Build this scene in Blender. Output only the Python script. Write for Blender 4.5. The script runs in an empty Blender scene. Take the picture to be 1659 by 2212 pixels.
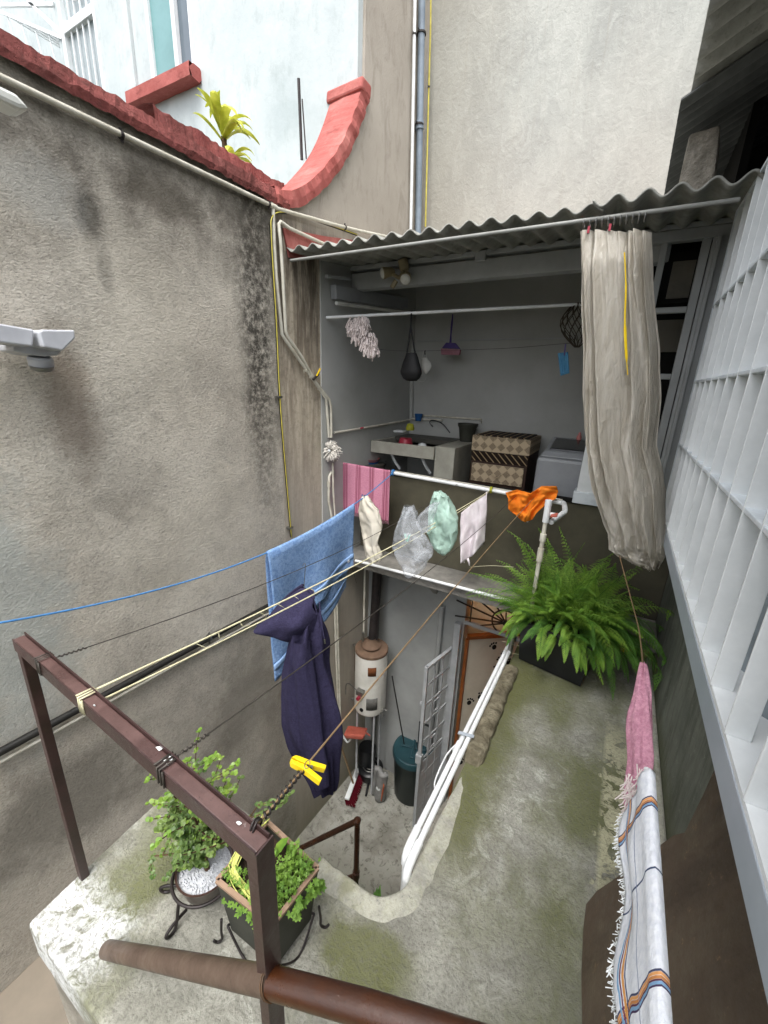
import bpy, bmesh, math, random
from mathutils import Vector, noise as mnoise
R = math.radians
# ------------------------------------------------------------------ camera, sky, sun, exposure
sc = bpy.context.scene
CAM = Vector((0, 0, 4.6))
YAW, PITCH, ROLL, FPX = R(29.358), R(17.255), R(2.147), 881.53
_f0 = Vector((-math.sin(YAW), math.cos(YAW), 0)); _r0 = Vector((math.cos(YAW), math.sin(YAW), 0))
FW = _f0*math.cos(PITCH) - Vector((0, 0, 1))*math.sin(PITCH)
_u0 = _r0.cross(FW)
RT = _r0*math.cos(ROLL) + _u0*math.sin(ROLL)
UP = RT.cross(FW)
cd = bpy.data.cameras.new('camera'); cam = bpy.data.objects.new('camera', cd); sc.collection.objects.link(cam)
from mathutils import Matrix
cam.matrix_world = Matrix(((RT.x, UP.x, -FW.x, CAM.x), (RT.y, UP.y, -FW.y, CAM.y), (RT.z, UP.z, -FW.z, CAM.z), (0, 0, 0, 1)))
cd.sensor_fit = 'HORIZONTAL'; cd.sensor_width = 36; cd.lens = FPX/1659*36; cd.clip_start = .02; cd.clip_end = 500
sc.camera = cam
world = bpy.data.worlds.new('World'); sc.world = world; world.use_nodes = True
wn = world.node_tree
bg = wn.nodes['Background']; sky = wn.nodes.new('ShaderNodeTexSky'); sky.sky_type = 'NISHITA'; sky.sun_disc = False
SUN_EL, SUN_AZ = R(66), R(166)
sky.sun_elevation = SUN_EL; sky.sun_rotation = SUN_AZ; sky.air_density = 1.0; sky.dust_density = 4.0; sky.ozone_density = 1.0
hs = wn.nodes.new('ShaderNodeHueSaturation'); hs.inputs['Saturation'].default_value = .28   # overcast: the blue washed out
wn.links.new(sky.outputs[0], hs.inputs['Color']); wn.links.new(hs.outputs[0], bg.inputs[0]); bg.inputs[1].default_value = .15
sl = bpy.data.lights.new('sun', 'SUN'); sl.energy = .8; sl.angle = R(40); sl.color = (1, .99, .96)
so = bpy.data.objects.new('sun', sl); sc.collection.objects.link(so)
_d = Vector((math.sin(SUN_AZ)*math.cos(SUN_EL), math.cos(SUN_AZ)*math.cos(SUN_EL), math.sin(SUN_EL)))
so.rotation_euler = _d.to_track_quat('Z', 'Y').to_euler(); so.location = (0, -2, 12)
sc.view_settings.view_transform = 'Standard'; sc.view_settings.look = 'None'
sc.view_settings.exposure = 1.55; sc.view_settings.gamma = 1
sc.render.engine = 'CYCLES'

# ------------------------------------------------------------------ measuring helpers: where a sight line meets a real plane
def ray(x, y): return RT*((x-829.5)/FPX) - UP*((y-1106)/FPX) + FW
def P(x, y, ax, v):
    d = ray(x, y); i = 'XYZ'.index(ax)
    return CAM + d*((v-CAM[i])/d[i])
def PL(x, y, p0, n):
    d = ray(x, y); p0 = Vector(p0); n = Vector(n)
    return CAM + d*(((p0-CAM).dot(n))/d.dot(n))
def V(*a): return Vector(a)
def lerp(a, b, t): return a + (b-a)*t
def nz(p, s=1.0, o=0): return mnoise.noise(Vector(p)*s + Vector((o, o*1.7, o*.3)))

# ------------------------------------------------------------------ mesh builder
class MB:
    def __init__(s): s.v = []; s.f = []
    def add(s, vs, fs):
        b = len(s.v); s.v += [Vector(v) for v in vs]; s.f += [tuple(i+b for i in f) for f in fs]; return s
    def box(s, a, b):
        x0, y0, z0 = a; x1, y1, z1 = b
        return s.add([(x0,y0,z0),(x1,y0,z0),(x1,y1,z0),(x0,y1,z0),(x0,y0,z1),(x1,y0,z1),(x1,y1,z1),(x0,y1,z1)],
              [(0,3,2,1),(4,5,6,7),(0,1,5,4),(1,2,6,5),(2,3,7,6),(3,0,4,7)])
    def hexa(s, p):   # 8 points: bottom ring then top ring
        return s.add(p, [(0,3,2,1),(4,5,6,7),(0,1,5,4),(1,2,6,5),(2,3,7,6),(3,0,4,7)])
    def bar(s, a, b, w, h, up=(0,0,1)):
        a = Vector(a); b = Vector(b); d = (b-a).normalized(); up = Vector(up)
        if abs(d.dot(up)) > .98: up = Vector((0,1,0)) if abs(d.y) < .9 else Vector((1,0,0))
        sd = d.cross(up).normalized(); u = sd.cross(d).normalized()
        sd *= w/2; u *= h/2
        return s.hexa([a-sd-u, a+sd-u, b+sd-u, b-sd-u, a-sd+u, a+sd+u, b+sd+u, b-sd+u])
    def prism(s, pts, off):
        n = len(pts); off = Vector(off); pts = [Vector(p) for p in pts]
        fs = [tuple(range(n-1, -1, -1)), tuple(range(n, 2*n))]
        for i in range(n): j = (i+1) % n; fs.append((i, j, n+j, n+i))
        return s.add(pts+[p+off for p in pts], fs)
    def tube(s, pts, r, n=10, closed=False, caps=True):
        pts = [Vector(p) for p in pts]; m = len(pts)
        rr = r if isinstance(r, (list, tuple)) else [r]*m
        t0 = (pts[1]-pts[0]).normalized()
        up = Vector((0,0,1)) if abs(t0.z) < .9 else Vector((1,0,0))
        nx = t0.cross(up).normalized(); vs = []; fs = []
        for i, p in enumerate(pts):
            if closed: t = (pts[(i+1)%m]-pts[i-1])
            else: t = pts[min(i+1,m-1)]-pts[max(i-1,0)]
            if t.length < 1e-9: t = t0
            t = t.normalized(); nx = (nx - t*nx.dot(t)).normalized(); ny = t.cross(nx)
            for k in range(n):
                a = 2*math.pi*k/n; vs.append(p+(nx*math.cos(a)+ny*math.sin(a))*rr[i])
        for i in range(m if closed else m-1):
            for k in range(n):
                a = i*n+k; b = i*n+(k+1)%n; c = ((i+1)%m)*n+(k+1)%n; d = ((i+1)%m)*n+k
                fs.append((a, b, c, d))
        if caps and not closed: fs += [tuple(range(n-1,-1,-1)), tuple((m-1)*n+k for k in range(n))]
        return s.add(vs, fs)
    def lathe(s, c, prof, n=24, ax=(0,0,1), closed=True):
        c = Vector(c); ax = Vector(ax).normalized(); q = Vector((0,0,1)).rotation_difference(ax); vs = []; fs = []
        for (r, z) in prof:
            for k in range(n):
                a = 2*math.pi*k/n; vs.append(c + q @ Vector((r*math.cos(a), r*math.sin(a), z)))
        m = len(prof)
        for i in range(m-1):
            for k in range(n): fs.append((i*n+k, i*n+(k+1)%n, (i+1)*n+(k+1)%n, (i+1)*n+k))
        if closed: fs += [tuple(range(n-1,-1,-1)), tuple((m-1)*n+k for k in range(n))]
        return s.add(vs, fs)
    def grid(s, nu, nv, f, closed_u=False):
        vs = [f(u/nu, v/nv) for v in range(nv+1) for u in range(nu+(0 if closed_u else 1))]
        w = nu if closed_u else nu+1; fs = []
        for v in range(nv):
            for u in range(nu):
                fs.append((v*w+u, v*w+(u+1)%w, (v+1)*w+(u+1)%w, (v+1)*w+u))
        return s.add(vs, fs)
    def build(s, name, m, parent=None, smooth=False, solid=0, sub=0, bevel=0, origin=None):
        if origin is None:
            if parent is None:
                xs = [v.x for v in s.v]; ys = [v.y for v in s.v]; zs = [v.z for v in s.v]
                origin = Vector(((min(xs)+max(xs))/2, (min(ys)+max(ys))/2, min(zs)))
            else: origin = Vector(parent.get('_o', (0,0,0)))
        origin = Vector(origin)
        me = bpy.data.meshes.new(name); me.from_pydata([v-origin for v in s.v], [], s.f); me.materials.append(m)
        bm = bmesh.new(); bm.from_mesh(me); bmesh.ops.recalc_face_normals(bm, faces=bm.faces); bm.to_mesh(me); bm.free()
        if smooth:
            for p in me.polygons: p.use_smooth = True
            if smooth == 'auto':
                me.set_sharp_from_angle(angle=R(40))
        o = bpy.data.objects.new(name, me); sc.collection.objects.link(o)
        if parent is None: o.location = origin; o['_o'] = tuple(origin)
        else: o.parent = parent; o['_o'] = tuple(origin)
        if bevel:
            b = o.modifiers.new('bevel', 'BEVEL'); b.width = bevel; b.segments = 2; b.limit_method = 'ANGLE'
        if solid:
            b = o.modifiers.new('solid', 'SOLIDIFY'); b.thickness = solid; b.offset = 0
        if sub:
            b = o.modifiers.new('sub', 'SUBSURF'); b.levels = sub; b.render_levels = sub
        return o
def tag(o, label, cat, group=None, kind=None):
    o['label'] = label; o['category'] = cat
    if group: o['group'] = group
    if kind: o['kind'] = kind
    return o
def struct(o): o['kind'] = 'structure'; return o
def thing(name, loc, label, cat, group=None):
    o = bpy.data.objects.new(name, None); sc.collection.objects.link(o); o.location = loc; o['_o'] = tuple(loc)
    o.empty_display_size = .05
    return tag(o, label, cat, group)
def smoothpath(pts, n=8):
    pts = [Vector(p) for p in pts]; out = []
    for i in range(len(pts)-1):
        p0 = pts[max(i-1,0)]; p1 = pts[i]; p2 = pts[i+1]; p3 = pts[min(i+2,len(pts)-1)]
        for k in range(n):
            t = k/n
            out.append(.5*((2*p1)+(p2-p0)*t+(2*p0-5*p1+4*p2-p3)*t*t+(3*p1-p0-3*p2+p3)*t**3))
    out.append(pts[-1]); return out

# ------------------------------------------------------------------ materials
def lin(c):
    if isinstance(c, str): c = tuple(int(c[i:i+2], 16)/255 for i in (0,2,4))
    return tuple((x/12.92 if x <= .04045 else ((x+.055)/1.055)**2.4) for x in c) + (1,)
class N:
    def __init__(s, name, rough=.8, spec=.3, metal=0):
        s.m = bpy.data.materials.new(name); s.m.use_nodes = True; s.t = s.m.node_tree; s.b = s.t.nodes['Principled BSDF']
        s.b.inputs['Roughness'].default_value = rough; s.b.inputs['Metallic'].default_value = metal
        s.b.inputs['Specular IOR Level'].default_value = spec
        s.pos = s.t.nodes.new('ShaderNodeNewGeometry').outputs['Position']
    def n(s, t): return s.t.nodes.new(t)
    def L(s, a, b): s.t.links.new(a, b)
    def setin(s, i, v):
        if hasattr(v, 'is_linked') or hasattr(v, 'links'): s.L(v, i)
        else: i.default_value = v
    def mapp(s, sc_=(1,1,1), loc=(0,0,0), vec=None, rot=(0,0,0)):
        n = s.n('ShaderNodeMapping'); s.L(vec or s.pos, n.inputs[0]); n.inputs['Scale'].default_value = sc_; n.inputs['Location'].default_value = loc; n.inputs['Rotation'].default_value = rot
        return n.outputs[0]
    def noise(s, scale=5, detail=6, rough=.6, vec=None, dist=0):
        n = s.n('ShaderNodeTexNoise'); s.L(vec or s.pos, n.inputs['Vector']); n.inputs['Scale'].default_value = scale
        n.inputs['Detail'].default_value = detail; n.inputs['Roughness'].default_value = rough; n.inputs['Distortion'].default_value = dist
        return n.outputs[0]
    def vor(s, scale=5, feat='F1', vec=None, rnd=1):
        n = s.n('ShaderNodeTexVoronoi'); n.feature = feat; s.L(vec or s.pos, n.inputs['Vector']); n.inputs['Scale'].default_value = scale
        n.inputs['Randomness'].default_value = rnd
        return n.outputs['Distance']
    def rng(s, v, a, b, c=0, d=1):
        n = s.n('ShaderNodeMapRange'); s.L(v, n.inputs[0]); n.inputs[1].default_value = a; n.inputs[2].default_value = b
        n.inputs[3].default_value = c; n.inputs[4].default_value = d; return n.outputs[0]
    def math(s, op, a, b=0.0):
        n = s.n('ShaderNodeMath'); n.operation = op; s.setin(n.inputs[0], a); s.setin(n.inputs[1], b); return n.outputs[0]
    def xyz(s, i, vec=None):
        n = s.n('ShaderNodeSeparateXYZ'); s.L(vec or s.pos, n.inputs[0]); return n.outputs[i]
    def mix(s, f, a, b, mode='MIX'):
        n = s.n('ShaderNodeMix'); n.data_type = 'RGBA'; n.blend_type = mode
        s.setin(n.inputs[0], f)
        for i, v in ((6, a), (7, b)):
            if isinstance(v, (tuple, str)): n.inputs[i].default_value = lin(v) if isinstance(v, str) else v
            else: s.L(v, n.inputs[i])
        return n.outputs[2]
    def bump(s, h, strength=.5, dist=.01):
        n = s.n('ShaderNodeBump'); s.L(h, n.inputs['Height']); n.inputs['Strength'].default_value = strength; n.inputs['Distance'].default_value = dist
        s.L(n.outputs[0], s.b.inputs['Normal']); return s
    def col(s, v):
        if isinstance(v, (str, tuple)): s.b.inputs[0].default_value = lin(v) if isinstance(v, str) else v
        else: s.L(v, s.b.inputs[0])
        return s
    def band(s, ax, c, w, soft=.1, wob=.15, wscale=2.5):   # 1 inside a stain band round a coordinate, ragged edge
        x = s.xyz(ax); nn = s.noise(wscale, 6, .65)
        x = s.math('ADD', x, s.rng(nn, 0, 1, -wob, wob)); x = s.math('ABSOLUTE', s.math('SUBTRACT', x, c))
        return s.rng(x, w, w+soft, 1, 0)

def speckled(name, c1, c2, sc_=8, rough=.7, bump=.3, dist=.004, spec=.3, metal=0, fine=60):
    k = N(name, rough, spec, metal); a = k.noise(sc_, 8, .65); b = k.noise(fine, 4, .6)
    k.col(k.mix(k.rng(a, .35, .68), c1, c2)); k.bump(k.math('ADD', a, b), bump, dist); return k.m

def m_plaster():
    k = N('left wall plaster', .95, .15)
    big = k.noise(1.1, 8, .62); mid = k.noise(4.2, 8, .7, dist=.6)
    fv = k.mapp((1, .75, 1.2), rot=(.45,0,0)); fine = k.noise(88, 6, .72, vec=fv, dist=.4); fine2 = k.noise(150, 3, .6, vec=fv)
    c = k.mix(k.rng(big, .36, .64), 'c3bbad', 'ddd6c8')
    c = k.mix(k.rng(mid, .46, .70, 0, .55), c, '8f897e')
    c = k.mix(k.rng(fine, .50, .66, 0, .5), c, '77736a')
    c = k.mix(k.rng(fine, .46, .36, 0, .4), c, 'e2ded3')
    c = k.mix(k.rng(fine2, .58, .72, 0, .5), c, '5d574c')
    b = k.band(1, 2.12, .06, .13, .13, 3.2); sp = k.rng(k.noise(24, 6, .8), .36, .56)
    z = k.xyz(2); y = k.xyz(1)
    c = k.mix(k.math('MULTIPLY', k.math('MULTIPLY', b, sp), k.rng(z, 3.3, 4.6, .15, .9)), c, '34322d')
    top = k.rng(k.math('ADD', z, k.rng(k.noise(2.0, 7, .7, vec=k.mapp((1,1,.5))), 0, 1, -.75, .55)), 4.95, 5.45)
    c = k.mix(k.math('MULTIPLY', top, k.rng(k.noise(6, 7, .75), .3, .6, .25, .8)), c, '57524a')
    def blot(yy, zz, ry, rz_, colr, st, seed):
        dy = k.math('DIVIDE', k.math('SUBTRACT', y, yy), ry); dz = k.math('DIVIDE', k.math('SUBTRACT', z, zz), rz_)
        d = k.math('SQRT', k.math('ADD', k.math('MULTIPLY', dy, dy), k.math('MULTIPLY', dz, dz)))
        d = k.math('ADD', d, k.rng(k.noise(6, 7, .7, vec=k.mapp((1,1,1), (seed,0,0))), 0, 1, -.8, .8))
        return k.math('MULTIPLY', k.rng(d, 1.1, .5), st), colr
    for a in ((1.17, 5.27, .07, .13, '37352f', .75, 1), (1.20, 5.05, .04, .14, '4b4841', .5, 2), (.98, 5.3, .20, .15, 'c3c3bd', .5, 3), (.95, 4.45, .12, .35, '7a6858', .55, 4), (.62, 4.9, .12, .30, '8a6f5c', .45, 5),
              (1.5, 5.45, .25, .10, '5c564c', .6, 6), (1.6, 3.6, .6, .5, 'd2cab8', .35, 7), (.55, 3.5, .28, .7, 'b4bcb9', .6, 8), (1.35, 4.9, .3, .5, 'ddd6c6', .35, 9), (.6, 2.4, .5, .35, '5a574f', .65, 10), (1.8, 2.2, .5, .5, '6e6b64', .5, 11)):
        f, cc = blot(*a[:4], a[4], a[5], a[6]); c = k.mix(f, c, cc)
    low = k.rng(k.math('ADD', z, k.rng(k.noise(1.5, 7, .7), 0, 1, -.6, .6)), 3.2, 2.2)
    c = k.mix(k.math('MULTIPLY', low, .3), c, '8d897f')
    green = k.rng(z, .9, .1)
    c = k.mix(k.math('MULTIPLY', green, k.rng(k.noise(5,5,.7), .3, .6, .2, .7)), c, '4c5038')
    k.col(c)
    h = k.math('ADD', k.math('MULTIPLY', fine, 1.0), k.math('MULTIPLY', k.noise(9, 4, .6), 1.0))
    k.bump(h, .9, .014); return k.m
def m_wallA():
    k = N('streaked wall render', .92, .15)
    z = k.xyz(2); y = k.xyz(1)
    big = k.noise(1.4, 7, .6); stv = k.noise(4.0, 8, .68, vec=k.mapp((3, 4, .42)), dist=.4)
    hi = k.mix(k.rng(big, .35, .65), 'a59d92', 'b3aba0')
    hi = k.mix(k.rng(k.noise(7, 8, .72, vec=k.mapp((1.5,1.5,.5)), dist=.6), .5, .7, 0, .6), hi, '857d72')
    lo = k.mix(k.rng(stv, .38, .62), 'c9beaa', 'a39685')
    lo = k.mix(k.rng(k.noise(18, 7, .75), .48, .7, 0, .6), lo, '7f766a')
    c = k.mix(k.rng(k.math('ADD', z, k.rng(k.noise(4,5,.6),0,1,-.25,.25)), 5.45, 5.75), lo, hi)
    dk = k.math('MULTIPLY', k.rng(z, 4.2, 5.5, .1, .9), k.rng(z, 5.7, 5.55))
    c = k.mix(k.math('MULTIPLY', dk, k.rng(stv, .40, .56, .2, 1)), c, '4a433a')
    gr = k.math('MULTIPLY', k.rng(z, 4.4, 3.2), .75); c = k.mix(gr, c, 'b5afa3')
    gr = k.rng(z, .8, .0, 0, .6); c = k.mix(gr, c, '55573f')
    k.col(c); k.bump(k.math('ADD', k.noise(80, 4, .7), k.noise(8, 5, .7)), .5, .008); return k.m
def m_tall():
    k = N('trowelled cement render', .9, .2)
    p1 = k.noise(2.2, 9, .7, vec=k.mapp((1, 1, .6)), dist=.9); p2 = k.noise(7, 6, .65, vec=k.mapp((1.3,1,.7)), dist=1.6); big = k.noise(.5, 4, .5)
    c = k.mix(k.rng(p1, .38, .62), '9c9d98', 'adaea8')
    c = k.mix(k.rng(p2, .5, .72, 0, .5), c, 'bdbdb7')
    c = k.mix(k.rng(k.noise(16, 5, .6, dist=1.2), .66, .74, 0, .30), c, '8b857a')
    warm = k.rng(k.math('ADD', k.xyz(2), k.rng(k.noise(1.5,5,.6),0,1,-.6,.6)), 7.2, 5.5)
    c = k.mix(k.math('MULTIPLY', warm, .55), c, 'aea499')
    x = k.xyz(0); gb = k.rng(k.math('ADD', x, k.rng(k.noise(2.5,6,.7),0,1,-.3,.3)), -1.1, -1.9, 0, .5)
    c = k.mix(gb, c, '8f8a7d')
    drip = k.rng(k.noise(5, 8, .7, vec=k.mapp((6,6,.22))), .56, .8, 0, .4)
    c = k.mix(drip, c, '928c80')
    k.col(c); k.bump(k.math('ADD', k.math('MULTIPLY', p2, 1.4), k.noise(30, 5, .6, dist=.6)), .32, .012); return k.m
def m_white_wall():
    k = N('neighbour whitewash', .9, .2)
    c = k.mix(k.rng(k.noise(1.6, 7, .65), .4, .7), 'c3caca', 'acb6b7')
    c = k.mix(k.rng(k.noise(9, 7, .7, vec=k.mapp((1,1,.5))), .52, .72, 0, .5), c, '98a2a1')
    k.col(c); k.bump(k.noise(25, 6, .6), .3, .006); return k.m
def m_slab():
    k = N('mossy cement slab', .85, .3)
    vec = k.mapp((1,1,1))
    n1 = k.noise(4.5, 9, .66, dist=.8); n2 = k.noise(22, 8, .7, dist=1.2); big = k.noise(1.5, 5, .55)
    c = k.mix(k.rng(n1, .40, .60), '8c8b81', 'a9a89d')
    c = k.mix(k.rng(n2, .48, .66, 0, .5), c, '6f6e64')
    # pale cement wash scraped over it
    w = k.math('MULTIPLY', k.rng(k.noise(11, 9, .75, dist=1.6), .53, .57), k.rng(k.noise(2.1, 3, .5), .50, .62))
    c = k.mix(k.math('MULTIPLY', w, .55), c, 'c9c9bf')
    # moss
    mo = k.rng(k.math('ADD', k.noise(1.9, 4, .5, vec=k.mapp((1.2,.8,1),(3.1,.4,0))), k.rng(k.noise(40,6,.7),0,1,-.08,.08)), .47, .64)
    c = k.mix(k.math('MULTIPLY', mo, .82), c, '62663a')
    y = k.xyz(1); x = k.xyz(0)
    edge = k.math('MULTIPLY', k.rng(k.math('ADD', x, k.rng(k.noise(6,6,.7),0,1,-.14,.14)), -.12, -.27), k.rng(y, 1.0, 1.25))
    c = k.mix(k.math('MULTIPLY', edge, .8), c, '5d5f34')
    ye = k.math('MULTIPLY', k.rng(k.math('ABSOLUTE', k.math('SUBTRACT', k.math('ADD', y, k.rng(k.noise(6,6,.7),0,1,-.12,.12)), .74)), .05, .11, 1, 0), k.math('MULTIPLY', k.rng(x, -.62, -.54), k.rng(x, -.22, -.32)))
    c = k.mix(k.math('MULTIPLY', ye, .85), c, '63663a')
    # peeled yellowish strip along the house wall
    pe = k.math('MULTIPLY', k.rng(k.math('ADD', x, k.rng(k.noise(10,7,.75),0,1,-.07,.07)), .20, .215), k.rng(k.vor(22, 'F1', vec=k.mapp((1,.8,1))), .2, .28, 1, 0))
    pe = k.math('MAXIMUM', pe, k.math('MULTIPLY', k.rng(x, .215, .235), k.rng(k.noise(18, 6, .7, dist=.8), .44, .47)))
    pe = k.math('MULTIPLY', pe, k.rng(k.noise(13, 6, .7, dist=1), .36, .40))
    c = k.mix(k.math('MULTIPLY', pe, k.rng(y, 2.35, 2.1)), c, 'b7b496')
    # flaking white corner
    cor = k.math('MULTIPLY', k.rng(k.math('ADD', x, k.rng(k.noise(9,6,.7),0,1,-.16,.16)), -1.08, -1.2), k.rng(k.math('ADD', y, k.rng(k.noise(7,6,.7),0,1,-.1,.1)), .44, .36))
    c = k.mix(k.math('MULTIPLY', cor, k.rng(k.noise(24, 8, .75, dist=1), .40, .52)), c, 'dcdedd')
    cr = k.rng(k.vor(5.5, 'DISTANCE_TO_EDGE', vec=k.mapp((1,1,1))), .0, .012, 1, 0)
    c = k.mix(k.math('MULTIPLY', cr, k.rng(k.noise(2.3, 3, .5), .52, .6, 0, .22)), c, '34332d')
    c = k.mix(k.rng(k.noise(85, 5, .75), .50, .62, 0, .6), c, '66655c')
    sh = k.rng(k.noise(2.6, 5, .6, vec=k.mapp((1,1,1),(7,2,0))), .52, .7, 0, .45); c = k.mix(sh, c, '74736a')
    k.col(c)
    k.L(k.rng(k.noise(3, 4, .5), .4, .65, .55, .9), k.b.inputs['Roughness'])
    h = k.math('ADD', k.math('MULTIPLY', n1, 1.0), k.math('ADD', k.math('ADD', n2, k.math('MULTIPLY', k.noise(85, 5, .75), .6)), k.math('MULTIPLY', pe, .4)))
    k.bump(h, .8, .012); return k.m
def m_floor():
    k = N('worn courtyard cement', .9, .25)
    c = k.mix(k.rng(k.noise(3, 8, .7), .4, .62), 'a3a299', '807e75')
    c = k.mix(k.rng(k.noise(14, 8, .75, dist=1), .53, .64, 0, .8), c, '4d4b43')
    c = k.mix(k.rng(k.noise(2.2, 7, .7, vec=k.mapp((1,1,1),(2,5,0))), .56, .64, 0, .8), c, '6f6d66')
    y = k.xyz(1); x = k.xyz(0)
    c = k.mix(k.math('MULTIPLY', k.rng(k.math('ADD', y, k.rng(k.noise(3,7,.7),0,1,-.7,.7)), 2.5, 1.9), .8), c, '5a5c46')
    k.col(c); k.bump(k.noise(12, 8, .7), .5, .01); return k.m
def simple(name, c1, c2=None, sc_=6, rough=.6, spec=.4, metal=0, lo=.35, hi=.7, bump=0, bs=40, bd=.003, coat=0):
    k = N(name, rough, spec, metal)
    if c2: k.col(k.mix(k.rng(k.noise(sc_, 7, .65), lo, hi), c1, c2))
    else: k.col(c1)
    if bump: k.bump(k.noise(bs, 6, .65), bump, bd)
    if coat: k.b.inputs['Coat Weight'].default_value = coat; k.b.inputs['Coat Roughness'].default_value = .2
    return k.m
M = {}
M['plaster'] = m_plaster(); M['wallA'] = m_wallA(); M['tall'] = m_tall(); M['whitewall'] = m_white_wall(); M['slab'] = m_slab(); M['floor'] = m_floor()
def m_red():
    k = N('red coping paint', .8, .3)
    c = k.mix(k.rng(k.noise(6, 8, .7), .38, .62), '844440', '97534d')
    c = k.mix(k.rng(k.noise(26, 8, .8), .52, .64, 0, .65), c, '55302b')
    c = k.mix(k.rng(k.noise(3, 7, .75), .48, .62, 0, .75), c, '5f302b')
    k.col(c); k.bump(k.math('ADD', k.noise(30, 8, .75), k.noise(5, 4, .6)), 1.0, .02); return k.m
def m_pinkred():
    k = N('faded red coping paint', .85, .3)
    c = k.mix(k.rng(k.noise(3, 8, .7), .36, .62), 'ab625c', '9c524c')
    cr = k.rng(k.noise(14, 6, .7, vec=k.mapp((.35,1.6,1.6))), .56, .66, 0, .6)
    c = k.mix(cr, c, '763a34'); c = k.mix(k.rng(k.noise(3.5, 7, .75), .5, .68, 0, .45), c, 'c98a80')
    k.col(c); k.bump(k.math('ADD', k.noise(18, 8, .7), k.noise(5, 4, .6)), .6, .012); return k.m
M['red'] = m_red(); M['pink'] = m_pinkred()
M['pvc'] = simple('aged white pvc', 'd6d3c6', 'b3ad9c', 12, .45, .5, bump=.1)
M['pvcw'] = simple('clean white pvc', 'eef0f0', 'd3d6d6', 9, .35, .5)
M['cable'] = simple('black cable sheath', '1d1c1a', '2b2a27', 20, .5, .4)
M['cableyel'] = simple('yellow stripe sheath', 'c9bd55', 'a89a3c', 20, .5, .4)
M['greypipe'] = simple('blue grey pvc downpipe', '8b97a3', '6f7a85', 6, .45, .5, bump=.1)
M['steelbrown'] = simple('brown red steel paint', '2f1f1d', '40292a', 9, .32, .5, bump=.15, bs=20, coat=.2)
M['beamtop'] = simple('worn brown steel paint', '45322f', '5c4642', 9, .3, .6, lo=.4, hi=.62, bump=.2, bs=25, coat=.4)
M['tubedull'] = simple('dusty brown tube', '54443f', '45332d', 12, .55, .45, bump=.15)
M['tubered'] = simple('glossy red brown tube', '45211a', '361914', 12, .35, .5, bump=.15, coat=.2)
M['wire'] = simple('rusty wire', '4b4138', '6d5138', 60, .5, .5, .6)
M['wirebrown'] = simple('tan plastic wire', '6f5a42', '8b7351', 40, .5, .5)
M['bluepaint'] = simple('laundry wall paint', 'b0b1ae', 'a1a29d', 2, .8, .25, bump=.2, bs=18)
M['greypaint'] = simple('grey paint beam', 'aeb1b2', '989b9b', 4, .6, .35, bump=.25, bs=12)
M['olive'] = simple('dark olive parapet paint', '5f5b4b', '47443a', 2.5, .85, .25, bump=.3, bs=20)
M['concrete'] = speckled('bare grey concrete', '6f6d68', '8e8b84', 9, .9, .6, .01)
M['stone'] = speckled('rough concrete stub', '6b665c', '9b958a', 14, .95, 1.0, .03, fine=40)
M['cement'] = speckled('crumbling mortar', '57503f', '8c8570', 12, .95, 1.0, .02, fine=45)
def m_lip():
    k = N('pale cement lip', .9, .2); n = k.noise(14, 8, .7)
    c = k.mix(k.rng(n, .38, .64), 'b2b1a2', '94938a'); c = k.mix(k.rng(k.noise(30, 8, .8, dist=.6), .60, .64, 0, .75), c, '5b5c5e'); c = k.mix(k.rng(k.noise(90, 5, .7), .52, .68, 0, .5), c, '74736a')
    c = k.mix(k.rng(k.noise(6, 7, .7), .52, .66, 0, .5), c, '75764f')
    k.col(c); k.bump(k.math('ADD', n, k.noise(60, 5, .7)), .7, .008); return k.m
M['lip'] = m_lip()
def m_house():
    k = N('grey green house paint', .8, .3)
    c = k.mix(k.rng(k.noise(2.5, 7, .65), .38, .62), '7b7e74', '62665d'); c = k.mix(k.rng(k.noise(5, 8, .7, vec=k.mapp((1, 2.5, .35))), .48, .66, 0, .65), c, '47493f')
    c = k.mix(k.rng(k.noise(26, 7, .75), .60, .68, 0, .5), c, 'a5a79c'); c = k.mix(k.rng(k.math('ADD', k.xyz(2), k.rng(k.noise(7,6,.7),0,1,-.12,.12)), 2.98, 2.82, 0, .8), c, '4f5238')
    k.col(c); k.bump(k.math('ADD', k.noise(40, 6, .7), k.noise(9, 5, .6)), .5, .008); return k.m
M['housegreen'] = m_house()
M['grille'] = simple('pale blue white enamel', 'd9e0e4', 'c0c8cd', 10, .4, .5, lo=.4, hi=.65, bump=.25, bs=16)
M['louvre'] = simple('shade toned louvre enamel', '8d979d', '6f787d', 9, .4, .5, lo=.42, hi=.7, bump=.4, bs=14)  # darker than the fins: shaded bar sides put into the colour
M['white'] = simple('white paint', 'e9ecec', 'd5d9d9', 6, .5, .4, bump=.1)
M['sill'] = simple('grey blue sill enamel', 'a9b1b9', '9aa3ab', 5, .4, .5)
M['glassgrey'] = simple('frosted window glass', 'a9b2b4', '8e989a', 3, .25, .6)
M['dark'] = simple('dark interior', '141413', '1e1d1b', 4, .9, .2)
M['black'] = simple('black plastic', '141517', '1d1f22', 10, .35, .5)
M['asb'] = None
def m_sheet():
    k = N('weathered fibre cement sheet', .9, .2)
    c = k.mix(k.rng(k.noise(5, 8, .7), .38, .62), 'a2a29b', '83837d'); c = k.mix(k.rng(k.noise(30, 6, .7), .58, .72, 0, .5), c, '44453f')
    k.col(c); k.bump(k.noise(40, 6, .7), .4, .006); return k.m
M['asb'] = m_sheet()
M['asbdark'] = speckled('dark roof sheet', '4c4d4c', '626462', 6, .85, .3, .005)
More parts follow.
